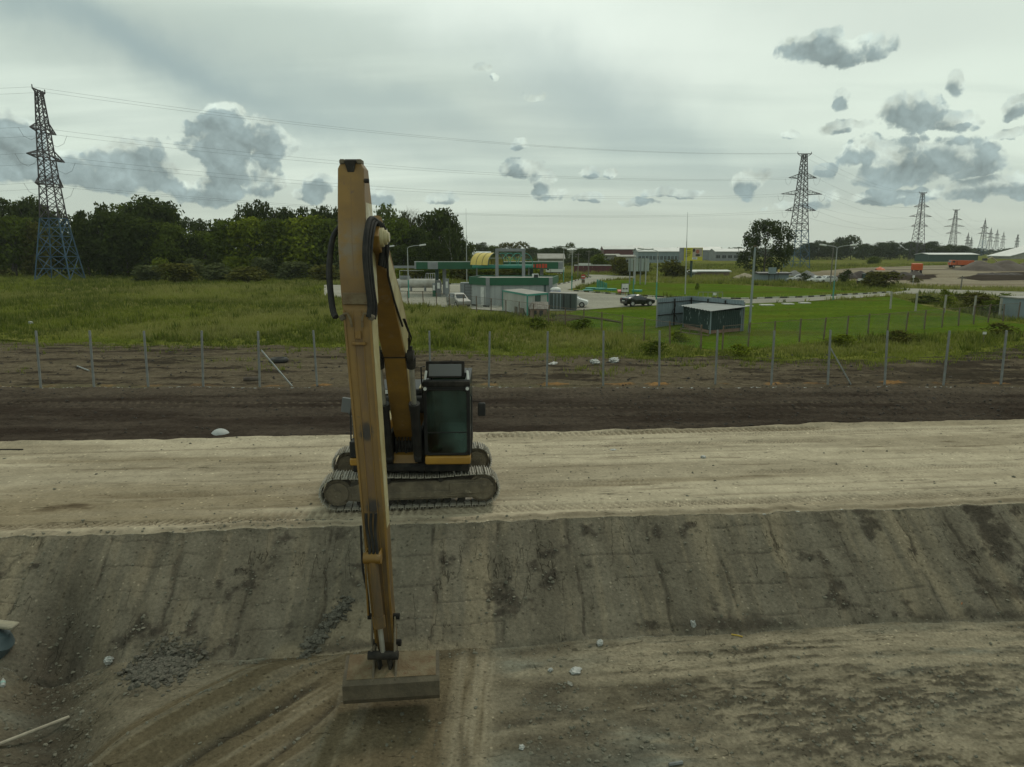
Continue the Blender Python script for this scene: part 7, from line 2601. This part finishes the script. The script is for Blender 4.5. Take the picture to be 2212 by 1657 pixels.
# tractor
P = Vector((at(1869, 610, 137).x, 137, 0))
t = thing('tractor', 'small tractor with a glazed cab in front of the soil heap', 'tractor', P, R(195))
t.scale = (0.82, 0.82, 0.82)
MB().bb(.6, 1.9, -.32, .32, .75, 1.25).build('bonnet', m_white, t, bevel=.05)
MB().bb(-.75, .6, -.35, .35, .6, 1.1).build('frame', m_blk, t)
c = MB()
for x_ in (-.7, .5):
    for y_ in (-.6, .6):
        c.bb(x_ - .05, x_ + .05, y_ - .05, y_ + .05, 1.0, 2.35)
c = c.build('cab', m_blk, t)
MB().bb(-.65, .45, -.56, .56, 1.1, 2.3).build('cab_glass', m_cabglass, c)
MB().bb(-.82, .62, -.7, .7, 2.36, 2.5).build('cab_roof', m_grey2, c, bevel=.03)
for s_ in (-1, 1):
    MB().cyl((-.35, s_ * .75, .72), .72, .38, (0, 1, 0), 18).build('rear_wheel', m_tyre, t, smooth=True)
    MB().cyl((1.45, s_ * .62, .42), .42, .28, (0, 1, 0), 16).build('front_wheel', m_tyre, t, smooth=True)
    MB().bb(-.9, .2, s_ * .75 - .2, s_ * .75 + .2, 1.46, 1.52).build('mudguard', m_white, t)
o = tag(MB().bb(-.9, .9, -.5, .5, 0, .7).build('concrete_block', m_conc), 'low concrete block just right of the tractor', 'block')
o.location = Vector((at(1892, 616, 132).x, 132, 0))
# far digger
P = Vector((at(2118, 574, 300).x, 300, 0))
t = thing('digger', 'distant dull yellow digger near the foot of the big soil heap', 'digger', P)
MB().bb(-2, 2, -1.3, 1.3, 0, .9).build('tracks', m_blkm, t)
MB().bb(-2.2, 1.8, -1.3, 1.3, 1.0, 2.0).build('body', m_side, t, bevel=.1)
MB().bb(.4, 1.8, -1.2, 0, 2.0, 3.0).build('cab', m_dk, t)
MB().tube([(1.5, 0.4, 1.8), (4.5, 0.4, 3.4), (7.5, 0.4, 1.2)], .3, 6).build('boom', m_side, t)


# ------------------------------------------------------------------ far buildings
def hall(lab, x0, x1, yt, ye, yb, D, wm, rm, name='warehouse', gable=None, dep=14, wins=0, winm=None, cat='warehouse'):
    A, B = at(x0, yb, D), at(x1, yb, D)
    P = Vector(((A.x + B.x) / 2, D, 0))
    w = (B.x - A.x) / 2
    zr, ze = at(x0, yt, D).z, at(x0, ye, D).z
    zr, ze = max(zr, 0.8), max(ze, 0.6)
    t = thing(name, lab, cat, P)
    MB().bb(-w, w, 0, dep, 0, ze).build('wall', wm, t)
    MB().prism([(-0.5, ze + .01), (dep / 2, zr), (dep + 0.5, ze + .01), (dep + .5, ze + .25), (dep / 2, zr + .3), (-0.5, ze + .25)], -w - .4, w + .4, 'x').build('roof', rm, t)
    for s_ in (-1, 1):
        MB().prism([(0.0, ze + .005), (dep / 2, zr - .02), (dep, ze + .005)], s_ * w - .1, s_ * w + .1, 'x').build('gable', gable or wm, t)
    for q in range(wins):
        x_ = -w + (q + .5) * 2 * w / wins
        f_ = MB().bb(x_ - w / wins * .62, x_ + w / wins * .62, -.10, -.01, ze * .30, ze * .62).build('window', winm or m_dk, t)
        MB().bb(x_ - .08, x_ + .08, -.14, -.11, ze * .30, ze * .62).build('pane', m_bluegrey, f_)
    return t


m_wroof = mat('white sheet roof', (0.55, 0.56, 0.54), (0.47, 0.48, 0.46), 0.2, 0.5)
m_concw = mat('pale concrete wall', (0.30, 0.295, 0.25), (0.24, 0.235, 0.2), 0.3, 0.8)
hall('long maroon hall on the horizon left of the white-roofed warehouse', 1304, 1390, 532, 539, 552, 420, m_maroon, m_wroof)
hall('white-roofed warehouse with bands of dark windows behind the hoarding', 1378, 1472, 536, 544, 560, 360, m_bluegrey, m_wroof, wins=12)
hall('grey hall with a pale roof right of the yellow billboard', 1545, 1622, 538, 544, 553, 430, m_grey2, m_wroof, wins=6)
hall('low white-roofed sheds behind the yellow billboard', 1470, 1560, 534, 541, 552, 460, m_grey2, m_wroof)
hall('two-storey pale concrete house below the maroon hall', 1308, 1338, 550, 552, 566, 330, m_concw, m_concw, 'house', wins=3, cat='house', dep=8)
hall('pale flat-roofed wing beside the two-storey house', 1334, 1372, 552, 555, 570, 325, m_concw, m_roofg, 'house', wins=3, cat='house', dep=8)
hall('grey gabled barn with a white roof patch behind the white truck', 1164, 1218, 550, 560, 588, 230, m_concw, m_roofg, 'barn', cat='barn', dep=9)
hall('white pitched roof peeping over the trees above the barrel roof', 1022, 1058, 545, 551, 562, 300, m_concw, m_wroof, 'house', cat='house', dep=8, wins=3)
hall('small pale shed roofs among trees at the centre', 1212, 1246, 537, 541, 552, 380, m_concw, m_wroof, 'house', cat='house', dep=8, wins=2)
hall('long pale-roofed sheds before the far trees at the right', 2006, 2112, 547.5, 550.5, 562, 400, m_dgreen, m_wroof)
hall('low brick garage block with a flat pale roof', 1500, 1575, 586, 587.5, 603, 180, mat('dull brown brick', (0.16, 0.11, 0.085), (0.2, 0.145, 0.115), 0.6, 0.85), m_wroof, 'garage_block', cat='garage', dep=6)
hall('grey door garage joined to the left of the brick block', 1482, 1501, 587, 588.5, 603, 178, m_grey2, m_wroof, 'garage_block', cat='garage', dep=6, wins=1)
hall('long grey sheet shed in front of the solitary tree', 1640, 1703, 591, 592.5, 608.5, 148, m_bluegrey, m_dk, cat='shed', name='sheet_shed', dep=4)
t = thing('road_sign', 'small pale sign board with a yellow lamp above the long grey sheet shed', 'sign', Vector((at(1668, 590, 147).x, 147, 0)))
zc_ = at(1668, 583, 147).z
for x_ in (-.6, .6):
    MB().bb(x_ - .05, x_ + .05, 0, .08, 0, zc_).build('leg', m_blkm, t)
MB().bb(-.8, .8, -.06, -.001, zc_ - .8, zc_ + .5).build('board', m_bluegrey, t)
MB().box((1.3, 0, zc_ - .2), (.3, .3, .6)).build('lamp', m_yroof, t)
MB().bb(1.27, 1.33, .1, .16, 0, zc_ - .5).build('lamp_post', m_blkm, t)
# maroon fence along the far road
A, B = at(1240, 583, 205), at(1330, 583, 205)
t = thing('sheet_fence', 'maroon sheet fence with a pale coping beyond the exit road', 'fence', Vector((A.x, 205, 0)))
zt_ = at(1280, 572, 205).z
for q in range(9):
    a_, b_ = A.x + (B.x - A.x) * q / 9, A.x + (B.x - A.x) * (q + 1) / 9
    MB().bb(a_, b_ - .05, 205, 205.1, 0, zt_ - .25).build('sheet', m_maroon, t, world=True)
MB().bb(A.x, B.x, 204.9, 205.3, zt_ - .24, zt_).build('coping', m_white, t, world=True)
o = tag(MB().bb(-4, 4, -1, 1, 0, 1.2).build('white_trailer', m_white), 'flat white trailer roof showing over the maroon fence', 'trailer')
o.location = Vector((at(1280, 570, 212).x, 212, zt_ - 0.9))
# far right: high white hangar roof and blue hill
t = thing('hangar', 'pale sloping hangar roof behind the big soil heap at the right edge', 'hangar', Vector((at(2225, 560, 520).x, 520, 0)))
MB().prism([(-14, 0), (-14, 1.5), (14, 9.5), (40, 9.5), (40, 0)], 0, 25, 'y').build('wall', m_concw, t)
MB().prism([(-15, 1.7), (14, 9.7), (40, 9.7), (40, 10.1), (14, 10.1), (-15, 2.1)], -.5, 25.5, 'y').build('roof', m_wroof, t)


# ------------------------------------------------------------------ heaps
def heap(name, lab, cat, x0, x1, yt, yb, m, seed, peaks=3, dep=None, kind=None):
    P0, P1 = g(x0, yb), g(x1, yb)
    D = P0.y
    w = (at(x1, yb, D).x - at(x0, yb, D).x) / 2
    cx_ = at((x0 + x1) / 2, yb, D).x
    h = max(at((x0 + x1) / 2, yt, D + w * 0.2).z, 0.5)
    dep = dep or max(w * 0.6, h * 1.6)
    nx, ny = 60, 26
    X, Y = np.meshgrid(np.linspace(-1, 1, nx), np.linspace(-1, 1, ny))
    z = np.zeros_like(X)
    rg = np.random.default_rng(seed)
    for q in range(peaks):
        c_ = -0.75 + 1.5 * (q + 0.5) / peaks
        wd = 1.25 / peaks
        hh_ = rg.uniform(0.75, 1.0)
        rr_ = np.sqrt(((X - c_) / wd) ** 2 + (Y / 0.85) ** 2)
        z = np.maximum(z, hh_ * np.clip(1 - rr_, 0, 1) ** 0.8)
    z = z * (1 + 0.5 * fbm(X * 3, Y * 3, 4, seed)) + 0.10 * fbm(X * 14, Y * 8, 4, seed) * (z > 0.03) - 0.02
    V = np.stack([cx_ + X * w, D + dep * 0.85 + Y * dep, z * h], -1).reshape(-1, 3)
    j_, i_ = np.meshgrid(np.arange(ny - 1), np.arange(nx - 1), indexing='ij')
    a_ = (j_ * nx + i_).ravel()
    o = np_mesh(name, V, np.stack([a_, a_ + 1, a_ + 1 + nx, a_ + nx], -1), m)
    return tag(o, lab, cat)


m_sandh = mat('pale sand', (0.30, 0.255, 0.18), (0.24, 0.20, 0.14), 0.6, 0.95)
m_soilh = mat('black soil', (0.035, 0.026, 0.022), (0.055, 0.043, 0.036), 0.5, 0.95, bump=0.6, bscale=1.5)
m_grav = mat('grey gravel', (0.13, 0.13, 0.13), (0.19, 0.185, 0.175), 0.6, 0.95, bump=0.5, bscale=3)
heap('sand_heap', 'pale conical sand heap left of the solitary tree', 'sand heap', 1590, 1642, 586, 603, m_sandh, 3, 1)
heap('gravel_heap', 'low grey gravel heap under the second pylon', 'gravel heap', 1700, 1776, 583, 599, m_grav, 4, 2)
heap('soil_heap', 'long row of black soil heaps behind the tractor', 'soil heap', 1815, 1925, 582, 601, m_soilh, 5, 3)
heap('soil_heap', 'black soil heaps running up to the back of the orange truck', 'soil heap', 1920, 2012, 583, 596, m_soilh, 6, 3)
heap('soil_heap', 'large brown soil mound at the right edge below the hangar', 'soil heap', 2095, 2330, 560, 586, mat('brown soil', (0.065, 0.048, 0.038), (0.10, 0.078, 0.06), 0.3, 0.95, bump=0.6, bscale=1.5), 7, 3)
heap('soil_heap', 'thin dark ridge of soil on the earthworks at the far right', 'soil heap', 2125, 2230, 588, 595, m_soilh, 8, 5)
heap('soil_heap', 'tiny orange-topped mound behind the tractor heap', 'soil heap', 1898, 1916, 575, 584, m_orange, 9, 1)

# ------------------------------------------------------------------ litter and finds close by
def zat(P):
    return float(terrain(np.array([P.x]), np.array([P.y]))[0][0])


def gz(x, y, z0=0.0):
    """the spot on the real terrain seen there"""
    P = g(x, y, z0)
    for _ in range(3):
        P = g(x, y, zat(P))
    return P


for x, y, r_, sq, lb in ((235, 1430, 0.085, (1, 1, .9), 'crumpled white plastic bag beside the rubble at the foot of the slope'),
                         (1296, 1391, 0.07, (1.1, .9, .8), 'white crumpled bag at the slope foot, right of the bucket'),
                         (1496, 1362, 0.10, (.7, .7, 1.5), 'greyish white lump of foam standing at the slope foot'),
                         (1244, 1450, 0.10, (1.4, 1, .35), 'flattened clear plastic sheet on the trench floor'),
                         (1189, 1449, 0.05, (1, .8, .7), 'small white scrap left of the clear plastic sheet'),
                         (1232, 1478, 0.05, (1.5, .8, .35), 'pale flat stone-like scrap under the clear sheet'),
                         (1127, 1616, 0.05, (1.2, .9, .6), 'cream scrap low on the trench floor right of the bucket'),
                         (1285, 785, 0.30, (1.3, .8, .55), 'white plastic bag left of the pair by the grass edge'),
                         (1326, 782, 0.34, (1.4, .8, .5), 'white and green plastic bags heap at the grass edge'),
                         (1195, 787, 0.22, (1.8, .7, .4), 'flat white scrap left of the plastic bags at the grass edge'),
                         (1519, 989, 0.08, (1.1, 1, .6), 'yellowish lump of foam on the sand road'),
                         (1325, 972, 0.07, (1.4, 1, .3), 'white paper scrap on the sand road right of the excavator'),
                         (1690, 1017, 0.05, (1.2, 1, .4), 'tiny white scrap in the middle of the sand road'),
                         (65, 700, 0.22, (1, 1, .7), 'white lump in the meadow above the first grey post'),
                         (452, 1290, 0.05, (1.8, .8, .3), 'white sliver near the front edge of the sand road'),
                         (28, 1350, 0.10, (1.4, .9, .6), 'pale broken slab above the dark drum at the left edge')):
    P = gz(x, y)
    if y > 1100 and x < 60:
        continue
    blob('plastic_bag' if 'bag' in lb else 'litter', lb, 'litter', (P.x, P.y, P.z + r_ * sq[2] * 0.5), r_, m_bag if 'stone' not in lb else m_stone, sq, x, 0.35, n=3)
# tyre
P = gz(603, 783)
t = thing('tyre', 'old black truck tyre lying on the disturbed ground near the leaning strut', 'tyre', (P.x, P.y, P.z + 0.14), 0.4)
pr = []
mb = MB()
nt, nc = 28, 10
vs, fs = [], []
for i_ in range(nt):
    a_ = 2 * math.pi * i_ / nt
    for k_ in range(nc):
        b_ = 2 * math.pi * k_ / nc
        rr_ = 0.40 + 0.15 * math.cos(b_)
        vs.append((rr_ * math.cos(a_), rr_ * math.sin(a_), 0.14 * math.sin(b_) * (1.05 if (i_ % 2) else 1)))
for i_ in range(nt):
    for k_ in range(nc):
        fs.append((i_ * nc + k_, ((i_ + 1) % nt) * nc + k_, ((i_ + 1) % nt) * nc + (k_ + 1) % nc, i_ * nc + (k_ + 1) % nc))
mb.add(vs, fs).build('casing', m_tyre, t, smooth=True)
P = gz(545, 824)
o = MB().tube([(-0.42, 0, 0), (-0.2, 0.02, 0.01), (0.4, 0.05, 0)], [0.13, 0.12, 0.14], 10).build('log', mat('wet log', (0.06, 0.045, 0.035), (0.10, 0.08, 0.06), 5, 0.9, bump=.4), smooth=True)
o.location = (P.x, P.y, P.z + 0.1)
tag(o, 'short dark log lying left of the fifth grey post', 'log')


def stick_(name, lab, cat, a, b, r_, m, n=8):
    A, B = gz(*a), gz(*b)
    A.z += r_ * 0.9
    B.z += r_ * 0.9
    M_ = A.lerp(B, 0.5)
    M_.z = max(M_.z, zat(M_) + r_ * 0.8)
    return tag(MB().tube([A, M_, B], r_, n).build(name, m, smooth=True), lab, cat)


stick_('wooden_pole', 'long pale wooden pole lying at the lower left corner', 'pole', (-30, 1622), (149, 1552), 0.032, mat('weathered pale wood', (0.34, 0.31, 0.24), (0.26, 0.23, 0.175), 5, 0.85, streak=(1, 1, 1)))
stick_('stick', 'grey stick lying on the soil near the second grey post', 'stick', (167, 792), (193, 802), 0.035, m_steel)
stick_('cable', 'thin dark cable on the sand road at the left edge', 'cable', (-10, 972), (50, 972), 0.02, m_blkm)
stick_('twig', 'dark bent twig lying on the slope right of the stick', 'twig', (1246, 1336), (1226, 1360), 0.012, m_blkm, 5)
stick_('twig', 'thin root sticking from the clay just right of the bucket cylinder', 'twig', (993, 1305), (1020, 1312), 0.008, m_blkm, 5)
stick_('plank', 'yellow splinter of wood at the foot of the slope right of the foam lump', 'wood', (1580, 1372), (1604, 1377), 0.018, mat('yellow wood', (0.42, 0.28, 0.04), None, 1, 0.7), 5)
stick_('plank', 'pale broken plank end at the bottom edge of the trench floor', 'wood', (1445, 1655), (1474, 1650), 0.03, m_conc, 6)
stick_('splinter', 'orange brown splinter near the slope foot at the far right', 'wood', (2065, 1330), (2085, 1322), 0.015, mat('orange wood', (0.32, 0.13, 0.05), None, 1, 0.7), 5)
# drum at the left edge, slab above it, bottle below
P = g(-22, 1400, -1.45)
t = thing('plastic_drum', 'dark blue grey drum half buried in the gully at the left edge', 'drum', P, 0)
mb = MB().tube([(-0.25, 0, -0.35), (-0.1, 0, -0.1), (0.12, 0.02, 0.20), (0.2, 0.04, 0.36)], [0.36, 0.37, 0.36, 0.20], 20)
mb.build('body', mat('blue grey plastic', (0.05, 0.075, 0.085), (0.07, 0.1, 0.11), 2, 0.35), t, smooth=True)
P = g(5, 1349, -1.0)
o = MB().box((0, 0, 0), (0.55, 0.25, 0.07), Matrix.Rotation(R(8), 3, 'Y')).build('stone_slab', mat('pale sandstone', (0.30, 0.27, 0.19), (0.22, 0.2, 0.15), 5, 0.9, bump=.4), bevel=0.03, seg=2)
o.location = P
tag(o, 'pale broken slab jutting from the bank above the drum', 'slab')
P = gz(7, 1480)
t = thing('plastic_bottle', 'white plastic bottle with a blue label at the left edge', 'bottle', (P.x, P.y, P.z + 0.05), 0.6)
MB().tube([(0, -0.14, 0), (0, -0.12, 0), (0, 0.06, 0), (0, 0.12, 0.0), (0, 0.16, 0)], [0.03, 0.045, 0.045, 0.02, 0.018], 12).build('body', m_bag, t, smooth=True)
MB().tube([(0, -0.06, 0), (0, 0.0, 0)], 0.047, 12).build('label', m_bagt, t, smooth=True)
# white dome beside the road
P = g(476, 946, -0.26)
t = thing('plastic_dome', 'white rounded tank top standing up behind the edge of the sand road', 'tank', P)
mb = MB()
prof = [(0.36 * math.cos(a_ * math.pi / 24), 0.34 * math.sin(a_ * math.pi / 24)) for a_ in range(0, 12)] + [(0.03, 0.345)]
mb.lathe([(0.44, -0.15)] + prof, n=24)
mb.build('dome', mat('dull white plastic', (0.36, 0.37, 0.36), (0.28, 0.29, 0.28), 3, 0.6), t, smooth=True)
# rubble at the slope foot: stones one can tell apart and the rest joined
rg = np.random.default_rng(77)
m_rub2 = mat('broken clay', (0.055, 0.051, 0.039), (0.125, 0.116, 0.09), 1.2, 0.95, bump=0.4)
rb = thing('rubble_heap', 'heap of broken clay and stones at the foot of the slope left of the bucket', 'rubble heap', gz(350, 1432))
proto = None
cnt = 0
pts = []
for q in range(2600):
    u_, v_ = rg.normal(0, 0.36), rg.normal(0, 0.42)
    x = 352 + 95 * u_ + 40 * v_ * 0.2
    y = 1434 - 26 * u_ * 0.9 + 34 * v_
    pts.append((x, y))
for q in range(700):
    u_ = rg.uniform(0, 1)
    pts.append((655 + 95 * u_ + rg.normal(0, 7), 1415 - 115 * u_ + rg.normal(0, 7)))
stones = []
for q, (x, y) in enumerate(pts):
    P = g(x, y, -1.62 if y > 1400 else -1.62 + (1400 - y) / 115 * 0.62)
    sz = 0.014 + 0.05 * rg.uniform() ** 3
    stones.append((P, sz))
_z = terrain(np.array([P.x for P, _ in stones]), np.array([P.y for P, _ in stones]))[0]
for (P, _), z_ in zip(stones, _z):
    P.z = float(z_)
stones.sort(key=lambda s_: -s_[1])
base = [(0, 0, 1), (.9, 0, .3), (.28, .85, .3), (-.72, .53, .3), (-.72, -.53, .3), (.28, -.85, .3), (.72, .53, -.4), (-.28, .85, -.4), (-.9, 0, -.4), (-.28, -.85, -.4), (.72, -.53, -.4)]
fcs = [(0, 1, 2), (0, 2, 3), (0, 3, 4), (0, 4, 5), (0, 5, 1), (1, 6, 2), (2, 7, 3), (3, 8, 4), (4, 9, 5), (5, 10, 1), (2, 6, 7), (3, 7, 8), (4, 8, 9), (5, 9, 10), (1, 10, 6), (6, 10, 9, 8, 7)]
mes = []
for q in range(5):
    rr_ = random.Random(q)
    mb = MB().add([(x * rr_.uniform(.7, 1.3), y * rr_.uniform(.7, 1.3), z * rr_.uniform(.5, .9)) for x, y, z in base], fcs)
    o = mb.build('stone', m_rub2)
    mes.append(o.data)
    bpy.data.objects.remove(o)
for q, (P, sz) in enumerate(stones[:150]):
    o = bpy.data.objects.new('stone', mes[q % 5])
    COL.objects.link(o)
    o.parent = rb
    o.location = P - rb.location + Vector((0, 0, sz * 0.5))
    o.scale = (sz * 1.2, sz * 1.2, sz)
    o.rotation_euler = (rg.uniform(-.5, .5), rg.uniform(-.5, .5), rg.uniform(0, 6))
Pn = np.array([tuple(P - rb.location) for P, _ in stones[150:]])
Sn = np.array([s_ for _, s_ in stones[150:]])
o = rocks('small_stones', Pn + np.array([0, 0, 0.01]), Sn, m_rub2, 78)
o.parent = rb

# ------------------------------------------------------------------ the air
hz = MB().bb(-1150, 1250, -30, 1600, -4.5, 45).build('haze', None if False else m_wire)
hz.data.materials.clear()
mh = bpy.data.materials.new('thin haze')
mh.use_nodes = True
N = NT(mh.node_tree)
N.t.links.new(N.n('ShaderNodeVolumePrincipled', {'Color': (0.80, 0.86, 0.84, 1), 'Density': 0.00013, 'Anisotropy': 0.2}).outputs[0],
              N.n('ShaderNodeOutputMaterial').inputs['Volume'])
hz.data.materials.append(mh)
hz['kind'] = 'stuff'
